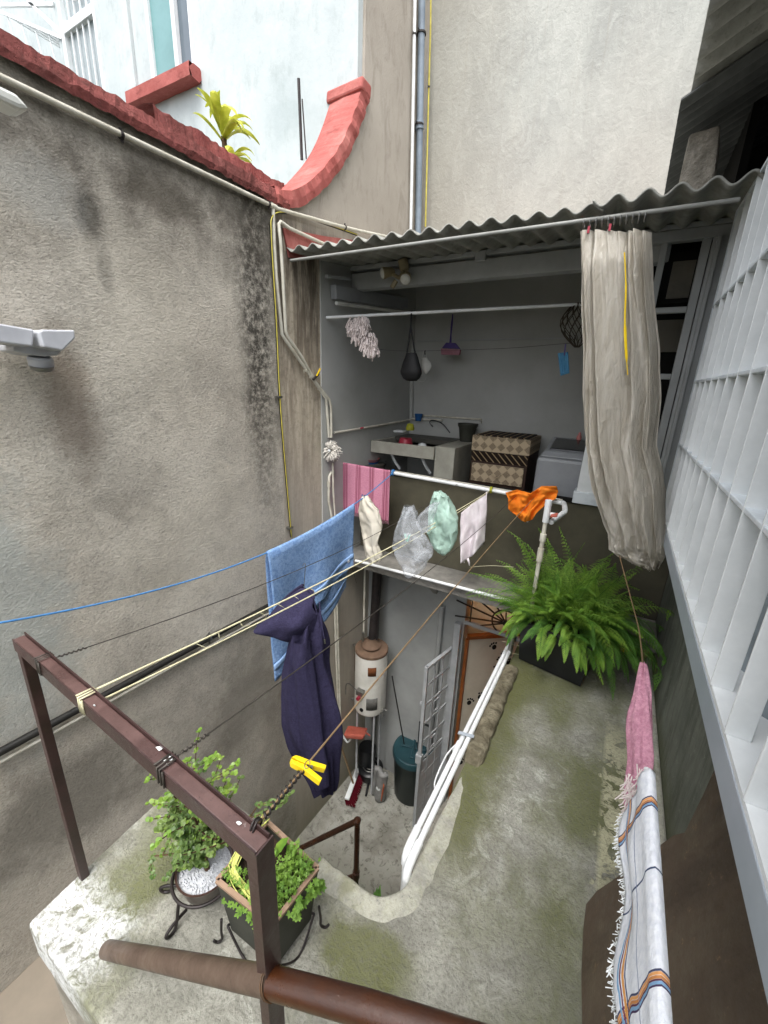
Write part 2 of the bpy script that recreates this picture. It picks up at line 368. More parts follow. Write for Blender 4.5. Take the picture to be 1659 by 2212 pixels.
def m_terry(name, c1, c2, c3):
    k = N(name, .95, .1); a = k.noise(9, 7, .7); b = k.noise(170, 4, .7)
    c = k.mix(k.rng(b, .4, .62), c1, c2); c = k.mix(k.rng(k.noise(48, 5, .75), .46, .6, 0, .75), c, c3); c = k.mix(k.rng(a, .5, .72, 0, .6), c, c3)
    k.col(c); k.bump(k.math('ADD', k.math('MULTIPLY', b, 1), k.noise(60, 5, .7)), .9, .008); return k.m
M['bluetowel'] = m_terry('blue terry', '9dbbe2', '7fa3d4', '6388c0')
M['bluetrim'] = simple('blue towel border', '9ab8de', '80a3d2', 30, .8, .2, bump=.3, bs=120)
M['hoodie'] = m_terry('faded navy fleece', '3d3a54', '34314a', '302d44')
M['orange'] = simple('orange cloth', 'ee8a2c', 'dc741c', 8, .8, .2, bump=.3, bs=90)
M['pinkcloth'] = m_terry('pink knit', 'd9a3b4', 'c58a9e', 'b67d90')
M['whitecloth'] = simple('off white cloth', 'e6dfe2', 'd6cbd0', 14, .9, .15, bump=.4, bs=120)
def m_stripes(name, base, base2, axis, stripes, period, hems=()):
    # stripes along object generated coordinates: part of the weave
    k = N(name, .92, .1); tc = k.n('ShaderNodeTexCoord').outputs['UV']; x = k.xyz(axis, tc); wv = k.noise(5, 4, .5); x = k.math('ADD', x, k.rng(wv, 0, 1, -.009, .009))
    c = k.mix(k.rng(k.noise(90, 4, .6), .4, .65), base, base2)
    for (pos, w, colr) in stripes:
        f = k.math('ABSOLUTE', k.math('SUBTRACT', x, pos)); c = k.mix(k.rng(f, w*.75, w, 1, 0), c, colr)
    for (pos, w, colr) in hems:
        y = k.math('ADD', k.xyz(1, tc), k.rng(k.noise(9, 4, .5), 0, 1, -.05, .05)); f = k.math('ABSOLUTE', k.math('SUBTRACT', y, pos))
        if w: c = k.mix(k.rng(f, w*.75, w, 1, 0), c, colr)
    k.col(c); k.bump(k.noise(110, 4, .7), .6, .006); return k.m
st = []
for q in (.13, .40, .66, .93):
    for j, w in ((-.045, .005), (-.022, .010), (.004, .004), (.022, .010), (.045, .005)): st.append((q+j, w, '8f4a5f'))
M['pinkstripe'] = m_stripes('pink striped towel', 'cf8fa4', 'c38198', 0, st, 1)
st = []
for q in (.07, .36, .62, .88): st += [(q, .0018, '4a4f6a'), (q+.004, .0025, 'dba066'), (q+.0088, .0025, 'c08350'), (q+.0125, .0016, '5f3a48'), (q+.016, .0025, '7fa3c4'), (q+.0195, .0016, '4a3c58')]
for q in (.21, .49, .75): st += [(q, .002, '44506c')]
M['whitestripe'] = m_stripes('white towel with woven stripes', 'e6e9ee', 'd8dce4', 0, st, 1, [(.85, .006, '4a4f6a'), (.868, .010, 'cf9558'), (.888, .006, '6f3f55'), (.905, .008, '7fa3c4'), (.70, .004, '7d86a4')])
def m_film(name, c, alpha, rough=.25):
    k = N(name, rough, .6); k.col(c); t = k.n('ShaderNodeBsdfTransparent'); mx = k.n('ShaderNodeMixShader')
    out = [x for x in k.t.nodes if x.type == 'OUTPUT_MATERIAL'][0]
    f = k.rng(k.noise(9, 5, .6), .35, .65, alpha-.12, alpha+.14); k.L(f, mx.inputs[0])
    k.L(t.outputs[0], mx.inputs[1]); k.L(k.b.outputs[0], mx.inputs[2]); k.L(mx.outputs[0], out.inputs[0])
    k.bump(k.noise(14, 5, .6, dist=1.0), .8, .02)
    return k.m
M['bagclear'] = m_film('clear plastic film', 'd9dfe6', .22)
M['baggreen'] = m_film('mint plastic film', 'bfe0d2', .58)
def m_curtain():
    k = N('yellowed plastic curtain', .3, .6)
    c = k.mix(k.rng(k.noise(3, 7, .65, vec=k.mapp((6,6,.5))), .36, .64), 'e6e1d6', 'cbc4b6')
    c = k.mix(k.rng(k.noise(9, 7, .7, vec=k.mapp((5,5,.4))), .56, .72, 0, .4), c, 'a3967c')
    k.col(c); k.bump(k.noise(16, 6, .6, dist=1.2, vec=k.mapp((2,2,.8))), .8, .02)
    tr = k.n('ShaderNodeBsdfTranslucent'); k.L(c, tr.inputs[0]); mx = k.n('ShaderNodeMixShader'); mx.inputs[0].default_value = .4
    out = [x for x in k.t.nodes if x.type == 'OUTPUT_MATERIAL'][0]; k.L(k.b.outputs[0], mx.inputs[1]); k.L(tr.outputs[0], mx.inputs[2]); k.L(mx.outputs[0], out.inputs[0]); return k.m
M['curtain'] = m_curtain()
def m_leaf(name, a, b, rough=.5):
    k = N(name, rough, .35); oi = k.noise(14, 4, .6); k.col(k.mix(k.rng(oi, .36, .64), a, b))
    # leaves let some light through
    tr = k.n('ShaderNodeBsdfTranslucent'); mx = k.n('ShaderNodeMixShader'); out = [x for x in k.t.nodes if x.type == 'OUTPUT_MATERIAL'][0]
    cc = k.mix(k.rng(oi, .36, .64), a, b); k.L(cc, tr.inputs[0]); mx.inputs[0].default_value = .3
    k.L(k.b.outputs[0], mx.inputs[1]); k.L(tr.outputs[0], mx.inputs[2]); k.L(mx.outputs[0], out.inputs[0]); return k.m
M['fern'] = m_leaf('fern green', '628f34', '98ba4c'); M['fernold'] = m_leaf('dark fern green', '44702a', '6a9640')
M['jade'] = m_leaf('jade leaf', '4f6b38', '7b9150', .3); M['jadebright'] = m_leaf('young jade leaf', '6f9438', '93ae4e', .3)
M['herb'] = m_leaf('herb green', '5a8030', '86a848'); M['drac'] = m_leaf('dracaena leaf', 'a3ab35', 'c9cc55', .4)
M['stem'] = simple('brown stem', '4b3a2c', '5f4a36', 20, .85, .2, bump=.4)
M['soil'] = speckled('potting soil', '2c241d', '45372b', 20, .95, .8, .01)
M['gravel'] = speckled('white gravel', 'b9bcc2', 'd8dadd', 60, .8, .4, .004)
M['pot'] = simple('brown glazed pot', '3a2823', '4c362e', 9, .35, .5, coat=.3)
M['planter'] = simple('dark olive planter', '2f302a', '3c3d35', 5, .6, .4, bump=.2)
M['rim'] = simple('tan planter rim', 'a08672', '8b725e', 8, .6, .3)
M['iron'] = simple('black iron', '231f1f', '37302e', 20, .5, .5, .3)
M['yellow'] = simple('yellow plastic', 'f2d21c', 'e8c412', 8, .35, .5)
M['metal'] = simple('grey metal', '9a9a96', '7c7b76', 20, .35, .5, .9)
M['mint'] = simple('mint plastic', '8fd0ba', '7cbfa8', 8, .4, .5)
M['bluerope'] = simple('blue nylon rope', '4b86bd', '3a6ea3', 90, .6, .3, bump=.6, bs=180)
M['creamrope'] = simple('cream nylon rope', 'cfcaa8', 'b8b291', 90, .7, .3, bump=.6, bs=180)
M['purple'] = simple('purple plastic', '3a2a66', '46347a', 8, .4, .4)
M['pinkfoam'] = simple('pink sponge', 'a87a86', '946874', 20, .9, .2, bump=.4)
M['redp'] = simple('red plastic', 'a83244', '8c2636', 8, .4, .4)
M['salmon'] = simple('dusty red plastic', 'b35f4f', '9c4c3e', 14, .5, .4)
M['pinkp'] = simple('pink plastic', 'd48b86', 'c27872', 8, .4, .4)
M['bluep'] = simple('blue plastic', '27588f', '1f4878', 8, .4, .4)
M['lampwhite'] = simple('grey white plastic', 'c9cbd0', 'b6b8be', 8, .4, .5)
M['lens'] = simple('pale lens', 'dfe0da', 'cfd0c9', 8, .15, .6)
M['lamptan'] = simple('tan lamp housing', '9d9274', '857a5f', 8, .5, .4)
M['sinkc'] = simple('pale sink concrete', 'aaa89c', '918f84', 6, .8, .3, bump=.3)
M['sinkd'] = simple('wet sink basin', '55534c', '43423c', 6, .5, .4)
def m_weave(name, dark=False):
    k = N(name, .8, .25); p = k.mapp((1,1,1), rot=(0, 0, 0))
    x = k.xyz(0); z = k.xyz(2)
    # woven diamonds
    a = k.math('ABSOLUTE', k.math('SUBTRACT', k.math('FRACT', k.math('MULTIPLY', x, 13)), .5))
    b = k.math('ABSOLUTE', k.math('SUBTRACT', k.math('FRACT', k.math('MULTIPLY', z, 13)), .5))
    d = k.math('ADD', a, b)
    f1 = k.math('SINE', k.math('MULTIPLY', k.math('ADD', x, z), 380)); f2 = k.math('SINE', k.math('MULTIPLY', k.math('SUBTRACT', x, z), 380))
    chk = k.rng(k.math('MULTIPLY', f1, f2), -.05, .05)
    c = k.mix(k.math('MULTIPLY', chk, k.rng(d, .42, .5, 1, .0)), 'b9a78b', '2e211a')
    if dark: c = k.mix(k.math('MULTIPLY', chk, .8), '241912', '8a7557') ; 
    if dark:
        w = k.rng(k.math('SINE', k.math('MULTIPLY', k.math('ADD', x, z), 110)), .75, .9); c = k.mix(w, '20160f', '9c8767')
    k.col(c); k.bump(chk, .3, .002); return k.m
M['weave'] = m_weave('woven cane pattern'); M['weavedark'] = m_weave('dark woven cane', True)
M['wood'] = simple('dark cane frame', '33241b', '46342a', 14, .6, .3)
M['washer'] = simple('grey washer body', '9a9da0', '8b8e91', 4, .4, .4)
M['washlid'] = simple('black washer lid', '2b2c2d', '37393a', 4, .2, .6)
M['heater'] = simple('cream heater enamel', 'e2e0d8', 'cfccc2', 6, .45, .4, lo=.4, hi=.75)
M['rustcap'] = simple('rusty dusty cap', '7c6452', '5c4a3d', 9, .8, .3, bump=.4)
M['rust'] = simple('rust patch', '7a4a2a', '5f3a24', 12, .8, .2)
M['drum'] = simple('dark teal plastic', '1f3d44', '27484f', 6, .4, .45)
M['drumbody'] = simple('black green plastic', '16201f', '1e2a29', 6, .45, .4)
M['gate'] = simple('grey white gate paint', 'b3b6b8', '9a9d9f', 9, .5, .4)
M['courtwall'] = simple('grey white courtyard paint', 'a5a7a5', '8f918f', 1.6, .85, .25, bump=.25, bs=16)
M['doorpaint'] = simple('cream door paint', 'c6bfae', 'b4ad9c', 4, .6, .3)
M['orangewall'] = simple('orange room paint', 'd68a1e', 'c87c18', 3, .8, .2)
M['orangewood'] = simple('orange varnished wood', '8c5128', '6e3d1d', 12, .5, .3)
def m_steel(name, a, b, rust, sc_, rough):
    k = N(name, rough, .5); n1 = k.noise(sc_, 8, .7); n2 = k.noise(55, 8, .8)
    c = k.mix(k.rng(n1, .38, .62), a, b); c = k.mix(k.rng(n2, .60, .66, 0, .8), c, rust); c = k.mix(k.rng(k.noise(18, 8, .8), .64, .68, 0, .7), c, 'a39893')
    k.col(c); k.L(k.rng(n1, .35, .65, rough-.08, rough+.22), k.b.inputs['Roughness']); k.bump(k.math('ADD', n2, k.noise(9, 4, .6)), .35, .004)
    k.b.inputs['Coat Weight'].default_value = .15; return k.m
M['steelbrown'] = m_steel('brown red steel paint', '2f1f1d', '402a28', '1a1210', 9, .36)
M['beamtop'] = m_steel('worn brown steel paint', '4a3633', '604844', '2c1d1a', 7, .34)
M['tubedull'] = m_steel('dusty brown tube', '5a4a3e', '49392e', '33251c', 10, .55)
M['tubered'] = m_steel('glossy red brown tube', '40220f', '331a0d', '1f100a', 10, .32)
def m_plate():
    k = N('brown painted metal sheet', .5, .4)
    c = k.mix(k.rng(k.noise(2.4, 5, .55), .35, .65), '5f5244', '53463a'); c = k.mix(k.rng(k.noise(3, 7, .7, vec=k.mapp((1,2,.5))), .46, .66, 0, .7), c, '3a3029'); c = k.mix(k.rng(k.noise(20, 8, .8), .60, .66, 0, .7), c, '8a6f55'); c = k.mix(k.rng(k.noise(90, 4, .7), .6, .7, 0, .4), c, '2b231e')
    k.col(c); k.L(k.rng(k.noise(8, 5, .6), .35, .65, .35, .7), k.b.inputs['Roughness']); k.bump(k.math('ADD', k.noise(2.5, 3, .5), k.math('MULTIPLY', k.noise(30, 5, .6), .08)), .6, .05); return k.m
M['plate'] = m_plate()
M['tile'] = simple('tan tile', '8a8072', '787064', 3, .6, .3)
M['glassteal'] = simple('teal curtain behind glass', '6f9a9b', '55807f', 1.5, .3, .6)
M['net'] = simple('dark string net', '3a352c', '4a4238', 30, .8, .2)
M['bagblack'] = simple('black nylon bag', '111112', '1c1c1e', 12, .6, .3, bump=.4, bs=60)
M['mask'] = simple('white mask fabric', 'd9d9d4', 'cfcfc9', 20, .9, .1); M['maskblue'] = simple('blue mask fabric', '5f98bd', '4f88ae', 20, .9, .1)
M['mop'] = simple('grey white cotton', 'e0dcd4', 'b9b3aa', 60, .95, .1)
M['mop2'] = simple('rosy white cotton', 'e8dedb', 'cfc1bd', 60, .95, .1)
M['kraft'] = simple('cream paper bag', 'cfc9bb', 'c0b9aa', 8, .7, .2, bump=.3)
M['yellowp'] = simple('yellow green plastic', 'b8b83c', 'a3a32f', 8, .5, .3)
M['brushred'] = simple('dark red bristles', '5c1420', '470f18', 40, .9, .1, bump=.6, bs=120)

# ================================================================== THE SETTING
XL = -2.2                       # plane of the left boundary wall
AANG = R(3.5); A0 = V(XL, 2.3, 0); AD = V(math.sin(AANG), math.cos(AANG), 0); AN = V(math.cos(AANG), -math.sin(AANG), 0)
def A(x, y, off=0): return PL(x, y, A0+AN*off, AN)
YB = A(893, 750).y              # back wall of the laundry and of the tall block
SL = 2.8                        # slab top
RL = 3.02                       # laundry floor
def sd(p): return (Vector(p)-A0).dot(AD)   # distance along the angled wall
def onA(s, z, off=0): return A0 + AD*s + AN*off + V(0, 0, z)

struct(MB().box((-8, -6, -.2), (8, 14, 0)).build('courtyard_floor', M['floor'], bevel=0))
# slab = roof over the passage, L shaped with a rounded inner corner
HX = -.385; HY = .885
out = [(-1.46, .215), (.47, .215), (.47, 3.12), (HX, 3.12), (HX, HY+.13)]
for k in range(7):
    a = math.pi*k/2/6; out.append((HX-.13*(1-math.cos(a)), HY+.13-.13*math.sin(a)))
out += [(-.85, HY-.005), (-1.5, HY-.02), (-1.485, .55), (-1.47, .33)]
def slabmesh():
    mb = MB()
    def edge(p):     # wobble the corner so that it looks broken, not cut
        return p
    pts = [V(x, y, SL-.17) for x, y in out]
    mb.prism(pts, (0, 0, .17)); return mb
slab = tag(slabmesh().build('roof_slab', M['slab'], bevel=.012), 'mossy grey cement roof slab in an L shape round the courtyard opening', 'roof slab')
# pale raised lip round the opening
lip = [V(-.72, HY+.002, SL+.006), V(-.60, HY, SL+.006)]
for k in range(9):
    a = math.pi*k/2/8; lip.append(V(HX-.13*(1-math.sin(a)), HY+.13-.13*math.cos(a), SL+.006))
lip += [V(HX, 1.12, SL+.006), V(HX+.004, 1.30, SL+.004), V(HX+.012, 1.48, SL-.004), V(HX+.018, 1.58, SL-.014)]
lip = smoothpath(lip, 4)
mb = MB(); n = len(lip)
def lipf(u, v):
    i = min(int(round(v*(n-1))), n-1); p = lip[i]; t = (lip[min(i+1, n-1)]-lip[max(i-1, 0)]).normalized(); sdv = V(t.y, -t.x, 0)
    outer = .060*(1+.5*nz(p, 6)+.35*nz(p, 19)); off_ = -.014 + (outer+.014)*u
    h_ = (.015+.005*nz(p, 8))*min(1, u*7)*(1-u)**.8 + .003*nz(p+sdv*off_, 30, 9)*(1-u) - (.045 if u < .01 else 0) - .0015*u
    return p + sdv*(off_ + .006*nz(p, 22, 3)) + V(0, 0, h_-.005)
mb.grid(10, n-1, lipf)
mb.build('lip', M['lip'], slab, smooth=True)
# mortar curb along the opening
mb = MB()
def curbf(u, v):
    y = 1.60+.93*v; a = math.pi*u; e = min(1, min(v, 1-v)*14)
    p = V(-.355-math.cos(a)*.048*(.5+.5*e), y, SL-.01+math.sin(a)**.6*.052*e)
    d = mnoise.noise(p*18)*.011 + mnoise.noise(p*45)*.005
    return p + V(-math.cos(a)*d, 0, math.sin(a)*d)
mb.grid(14, 90, curbf); mb.build('mortar_curb', M['cement'], slab, smooth=True)
# flaking patch of white cement on the near corner
mb = MB()
# wall carrying the slab
cw = thing('courtyard_wall', (-.2, 1.8, 0), 'grey painted wall under the right edge of the slab behind the open gate', 'wall')
MB().box((-.37, .23, 0), (.46, 3.42, SL-.172)).build('masonry', M['courtwall'], cw)
w = tag(MB().box((-1.44, .23, 0), (-.42, .40, SL-.172)).build('support_wall', M['plaster']), 'dark damp wall holding up the near corner of the slab', 'wall')
# landing with tan tiles at bottom left
tag(MB().box((XL, -1.2, 1.5), (-1.47, .78, 1.62)).build('stair_landing', M['tile'], bevel=.01), 'tan landing seen in the gap left of the slab corner', 'landing')
# left boundary wall
lw = thing('boundary_wall', (XL-.12, 1, 0), 'tall rough grey plaster wall with red coping on the left', 'wall')
ZT = 5.70
mb = MB()
def lwf(u, v):
    y = -1.6+3.9*u; z = ZT*v
    p = V(XL, y, z); d = .012*mnoise.noise(p*1.1)+.006*mnoise.noise(p*3.7)
    if z < 2.9: d += .012*mnoise.noise(p*2.3)*min(1, (2.9-z))
    return p + V(d*min(1, (1-u)*12), 0, 0)
mb.grid(90, 130, lwf)
mb.add([(XL-.28, -1.6, 0), (XL-.28, 2.3, 0), (XL-.28, 2.3, ZT), (XL-.28, -1.6, ZT), (XL, -1.6, ZT), (XL, 2.3, ZT), (XL, -1.6, 0)], [(0, 1, 2, 3), (3, 2, 5, 4), (0, 3, 4, 6)])
mb.build('masonry', M['plaster'], lw, smooth=True)
mb = MB()
def copf(u, v):
    y = -1.6+4.02*v; k = [(.035, 0), (.04, .03), (.025, .085), (-.02, .10), (-.17, .105), (-.28, .10), (-.29, .0)][int(round(u*6))]
    p = V(XL+k[0], y, ZT-.02+k[1]); d = .004*mnoise.noise(p*9)+.007*mnoise.noise(p*32)
    return p + V(d, 0, d*1.2)
mb.grid(6, 200, copf); mb.build('coping', M['red'], lw)
# second red ridge a little behind it
mb = MB()
a = P(312, 232, 'X', XL-.30); b = P(597, 402, 'X', XL-.30)
def rid(u, v):
    p = lerp(a, b, v); k = [(.09, -.10), (.07, .0), (0, .02), (-.15, .02)][int(round(u*3))]
    p = p + V(k[0], 0, k[1]); d = .012*mnoise.noise(p*12)+.008*mnoise.noise(p*30); return p+V(d, 0, d)
mb.grid(3, 70, rid); mb.build('rear_ridge', M['red'], lw)

# tall block: angled side wall with the swept red coping + back wall
tb = thing('tall_building', (-1, YB+.3, 0), 'tall unpainted cement rendered building behind the laundry', 'building')
cv = [(600, 433), (622, 434), (646, 426), (672, 408), (700, 380), (726, 346), (748, 305), (765, 262), (778, 222), (787, 200)]
arc = [A(*q) for q in cv]; arc = [(sd(p), p.z) for p in arc]
smax = (YB-2.3)/AD.y
arc[0] = (0.0, ZT+.03)
st_ = arc[-1][0]
prof = [(0, 0)] + [(s, z-.02) for s, z in arc] + [(st_+.005, 11), (smax, 11), (smax, 0)]
mb = MB(); mb.prism([onA(s, z) for s, z in prof], AN*-.3)
mb.build('side_wall', M['wallA'], tb)
mb = MB(); mb.box((onA(smax, 0).x-.3, YB, 0), (4.5, YB+.3, 11)); mb.build('rear_wall', M['tall'], tb)
mb = MB()
sp = [Vector((s, 0, z)) for s, z in arc]; sp = smoothpath(sp, 6); ns = len(sp)
def cpf(u, v):
    i = int(round(v*(ns-1))); q = sp[i]; t = (sp[min(i+1, ns-1)]-sp[max(i-1, 0)]).normalized(); nn = Vector((-t.z, 0, t.x))
    w, h = [(.035, -.045), (.04, .0), (.035, .05), (-.13, .055), (-.27, .05), (-.28, -.04)][int(round(u*5))]
    pp = q+nn*h; p = onA(pp.x, pp.z, w); brick = .006*(1 if math.sin(i*1.15) > 0 else -1)
    d = .008*mnoise.noise(p*10)+.007*mnoise.noise(p*24); return p + AN*(d+ (brick if u < .5 else 0)) + V(0, -1, 1)*d*.5
mb.grid(5, ns-1, cpf); mb.build('swept_coping', M['pink'], tb)
q = sp[-1]; mb = MB(); mb.hexa([onA(q.x-.10, q.z-.03, .05), onA(q.x+.02, q.z-.05, .05), onA(q.x+.02, q.z-.05, -.30), onA(q.x-.10, q.z-.03, -.30),
    onA(q.x-.09, q.z+.05, .05), onA(q.x+.03, q.z+.04, .05), onA(q.x+.03, q.z+.04, -.30), onA(q.x-.09, q.z+.05, -.30)])
mb.build('coping_end', M['pink'], tb, bevel=.015)
mb = MB(); poly = [A(*q, .012) for q in [(612, 492), (650, 500), (700, 510), (760, 518), (860, 528), (850, 545), (740, 560), (625, 556)]]
mb.prism(poly, AN*-.012); mb.build('flashing', M['pink'], tb)

# white neighbouring house beyond the left wall
nh = thing('neighbour_house', (-4, 3.4, 5), 'bright white plastered neighbour house above the red coping', 'house')
YN = 3.2
def NP(x, y, off=0): return P(x, y, 'Y', YN-off)
x0 = NP(290, 100).x
wz = NP(340, 190).z
wl, wr = NP(318, 60).x, NP(412, 60).x
xr = onA((YN-2.3)/AD.y, 0).x-.02
mb = MB()
mb.box((wr, YN, 4), (xr, YN+.25, 12)); mb.box((x0, YN, 4), (wl, YN+.25, 12)); mb.box((wl, YN, 4), (wr, YN+.25, wz)); mb.box((wl, YN, wz+2.4), (wr, YN+.25, 12))
mb.build('wall', M['whitewall'], nh)
win = MB(); fr = .045
win.box((wl, YN-.01, wz), (wl+fr, YN+.06, wz+2.4)).box((wr-.02, YN-.005, wz), (wr, YN+.06, wz+2.4)).box((wl+fr, YN-.01, wz), (wr-.02, YN+.06, wz+fr)).box((wl+(wr-wl)*.60, YN-.012, wz+fr), (wl+(wr-wl)*.60+.05, YN+.05, wz+2.4))
wo = win.build('window', M['white'], nh, bevel=.004)
MB().box((wl+fr, YN+.02, wz+fr), (wl+(wr-wl)*.60, YN+.03, wz+2.4)).build('pane', M['glassteal'], wo)
MB().box((wl+(wr-wl)*.60+.05, YN+.03, wz+fr), (wr-.02, YN+.04, wz+2.4)).build('pane', simple('dark blue grey pane', '5f6b74', '525d66', 2, .15, .7), wo)
a = NP(287, 222, .05); b = NP(424, 158, .05); mb = MB()
def sf(u, v):
    p = lerp(a, b, v); ang = 2*math.pi*u+.4; q = V(0, math.cos(ang)*.10, math.sin(ang)*.085); q = V(0, max(-.075, min(.075, q.y*1.6)), max(-.05, min(.05, q.z*1.6)))
    p = p+q; d = .007*mnoise.noise(p*11); return p+V(d, d, d)
mb.grid(16, 40, sf, closed_u=True); mb.add([lerp(a, b, 0)+V(0, math.cos(k)*.07, math.sin(k)*.06) for k in range(6)], [(0, 1, 2, 3, 4, 5)]); mb.add([lerp(a, b, 1)+V(.004, math.cos(k)*.075, math.sin(k)*.062) for k in range(6)], [(0, 1, 2, 3, 4, 5)])
mb.build('sill', M['pink'], nh, smooth='auto')
# return wall of that house with grilled glass door further left
rt = MB(); dirR = V(-1, .55, 0).normalized()
c0 = V(x0, YN, 4)
def RW(t, z, off=0): return c0 + dirR*t + V(0, -off, z-4)
XW = P(232, 100, 'Y', YN).x
mb = MB(); mb.box((XW-.02, YN-.03, 4), (x0-.002, YN+.25, 12)); mb.build('corner_pier', M['whitewall'], nh)
def N2(x, y): return P(x, y, 'Y', YN+.25)
d0, d1 = N2(140, 90).x, N2(222, 90).x; dz = N2(190, 190).z
dw = MB(); dw.box((d0, YN+.22, dz-1.6), (d0+.06, YN+.30, dz+2.4)).box((d1-.08, YN+.22, dz-1.6), (d1, YN+.30, dz+2.4)).box((d0+.06, YN+.22, dz+.55), (d1-.08, YN+.30, dz+.64)).box((d0+.06, YN+.22, dz-.25), (d1-.08, YN+.30, dz-.2))
do = dw.build('door', M['white'], nh, bevel=.004)
gm = MB(); n_ = 5
for i in range(1, n_): xx = d0+.06+(d1-.14-d0)*i/n_; gm.box((xx-.008, YN+.235, dz-1.6), (xx+.008, YN+.25, dz+2.4))
for cc in (dz+1.0,):
    for rr_ in (.09, .17): gm.tube([V((d0+d1)/2+rr_*math.cos(k*math.pi/10), YN+.24, cc+rr_*1.4*math.sin(k*math.pi/10)) for k in range(20)], .008, 6, closed=True)
gm.build('door_grille', M['white'], do)
MB().box((d0+.06, YN+.27, dz-1.6), (d1-.08, YN+.28, dz+2.4)).build('pane', M['glassgrey'], do)
MB().box((d1-.0, YN+.2, 4), (XW-.02, YN+.4, 12)).build('wall', M['whitewall'], nh)
# further white wall with canopy trusses
fh = thing('far_house', (-9, 5.5, 5), 'overexposed white house wall at the far top left corner', 'house')
MB().box((-16, 5.6, 3), (N2(142, 90).x-.6, 6.0, 13)).build('wall', M['whitewall'], fh)
MB().box((N2(142,90).x-.62, YN+.5, 3), (N2(142,90).x-.42, 6.0, 13)).build('wall', M['whitewall'], fh)
ct = MB()
def T(x, y, yy=3.7): return P(x, y, 'Y', yy)
for (q0, q1) in (((0, 25), (136, 83)), ((0, 12), (118, 10)), ((60, 0), (136, 76)), ((0, 70), (128, 143)), ((0, 82), (128, 150))):
    ct.bar(T(*q0), T(*q1), .035, .035); ct.bar(T(*q0, 4.3), T(*q1, 4.3), .035, .035)
for (x, y) in ((15, 32), (45, 44), (75, 57), (105, 70), (134, 82), (20, 80), (60, 102), (100, 126), (126, 142)):
    ct.bar(T(x, y), T(x, y)+V(0, 1.2, 0), .02, .02)
for i in range(4): q = T(15+30*i, 32+13*i); q2 = T(30+30*i, 86+16*i); ct.bar(q, q2, .012, .012)
tag(ct.build('canopy_truss', M['white']), 'white steel canopy truss against bright white wall at top left', 'truss')
tag(MB().tube([NP(645, 170, .3), NP(652, 345, .3)], .011, 8).tube([NP(650, 215, .3)+V(.012,0,0), NP(655, 345, .3)+V(.03,0,0)], .005, 6).build('steel_rod', M['iron']), 'dark upright steel rod sticking up behind the red coping', 'rod')

# house on the right: wall, window cage, porch
hw = thing('house_wall', (.6, 1.4, 0), 'grey green house wall on the right below the white window grille', 'wall')
MB().box((.47, -1.2, 0), (.75, YB-.005, 3.93)).build('masonry', M['housegreen'], hw)
MB().box((.47, -1.2, 3.932), (.75, YB-.005, 3.97)).build('window_ledge', M['white'], hw)
MB().box((.52, -1.2, 3.97), (.75, YB-.005, 5.5)).build('window_backing', simple('dim window glass', '1d2022', '2c3032', 2, .12, .8), hw)  # near-black glass paints in the shade of the gaps between bars
MB().box((.47, 2.78, 3.97), (.519, 3.3, 5.5)).build('jamb', M['greypaint'], hw)
MB().box((.44, 1.0, SL-.01), (.47, 3.1, SL+.03)).build('plinth', M['lip'], hw, bevel=.01)
# the cage
GX = .30; gy0, gy1 = 2.80, -.6; gz = [3.955, 4.345, 4.675, 5.04, 5.45]
gl = thing('window_grille', (GX+.05, 1.2, gz[0]), 'pale blue white steel window grille jutting from the right wall', 'grille')
mb = MB(); mb.box((GX-.012, gy1, gz[0]-.085), (GX+.012, gy0+.01, gz[0]-.012)); mb.build('sill_rail', M['sill'], gl, bevel=.003)
mb = MB(); mb.box((GX-.01, gy1, gz[0]-.012), (.468, gy0, gz[0]+.0)); mb.build('base_shelf', M['white'], gl)
for z in gz[1:]:
    mb = MB(); mb.box((GX-.012, gy1, z-.007), (GX+.05, gy0, z+.007)); mb.build('shelf_bar', M['grille'], gl, bevel=.003)
mb = MB(); mb.box((GX-.012, gy0, gz[0]), (GX+.02, gy0+.022, gz[-1]+.01)); mb.build('end_post', M['grille'], gl, bevel=.003)
for z in (gz[0]+.01, gz[-1]): MB().bar((GX, gy0+.01, z), (.468, gy0+.01, z), .02, .02).build('end_bracket', M['grille'], gl)
y = gy0-.10; i = 0
while y > gy1:
    mb = MB(); mb.box((GX-.013, y+.034, gz[0]), (GX+.03, y+.040, gz[-1])); mb.build('fin', M['white'], gl, bevel=.0015)
    mb = MB()
    def colf(u, v, y=y):
        a = 2*math.pi*u; ca, sa_ = math.cos(a), math.sin(a)
        p = V(GX+.088+.030*math.copysign(abs(ca)**.85, ca), y+.0+.036*math.copysign(abs(sa_)**.85, sa_), gz[0]+(gz[-1]-gz[0])*v)
        return p + V(.003, .003, 0)*mnoise.noise(p*15)
    mb.grid(16, 24, colf, closed_u=True); mb.build('louvre_bar', M['louvre'], gl, smooth=True)
    y -= .165; i += 1

# porch roof above the house (two corrugated sheets seen from below)
def corr_sheet(mb, org, du, dv, nu, nv, lam, amp, normal):
    L = du.length
    def f(u, v):
        s = u*L; return org + du*u + dv*v + normal*(amp*math.sin(2*math.pi*s/lam))
    mb.grid(nu, nv, f)
pr = thing('porch_roof', (.8, 1.5, 5.98), 'dark corrugated porch roof overhanging the top right corner', 'roof')
mb = MB(); corr_sheet(mb, V(-.0, 2.93, 6.0), V(0, -3.4, 0), V(2.2, 0, 1.1), 420, 2, .125, .026, V(0, 0, 1)); mb.build('corrugated_sheet', M['asb'], pr, smooth=True, solid=.008)
mb = MB(); corr_sheet(mb, V(-.035, YB-.01, 5.945), V(0, -(YB-2.80), 0), V(2.2, 0, 1.10), 260, 2, .085, .014, V(0, 0, 1)); mb.build('corrugated_sheet', M['asbdark'], pr, smooth=True, solid=.006)
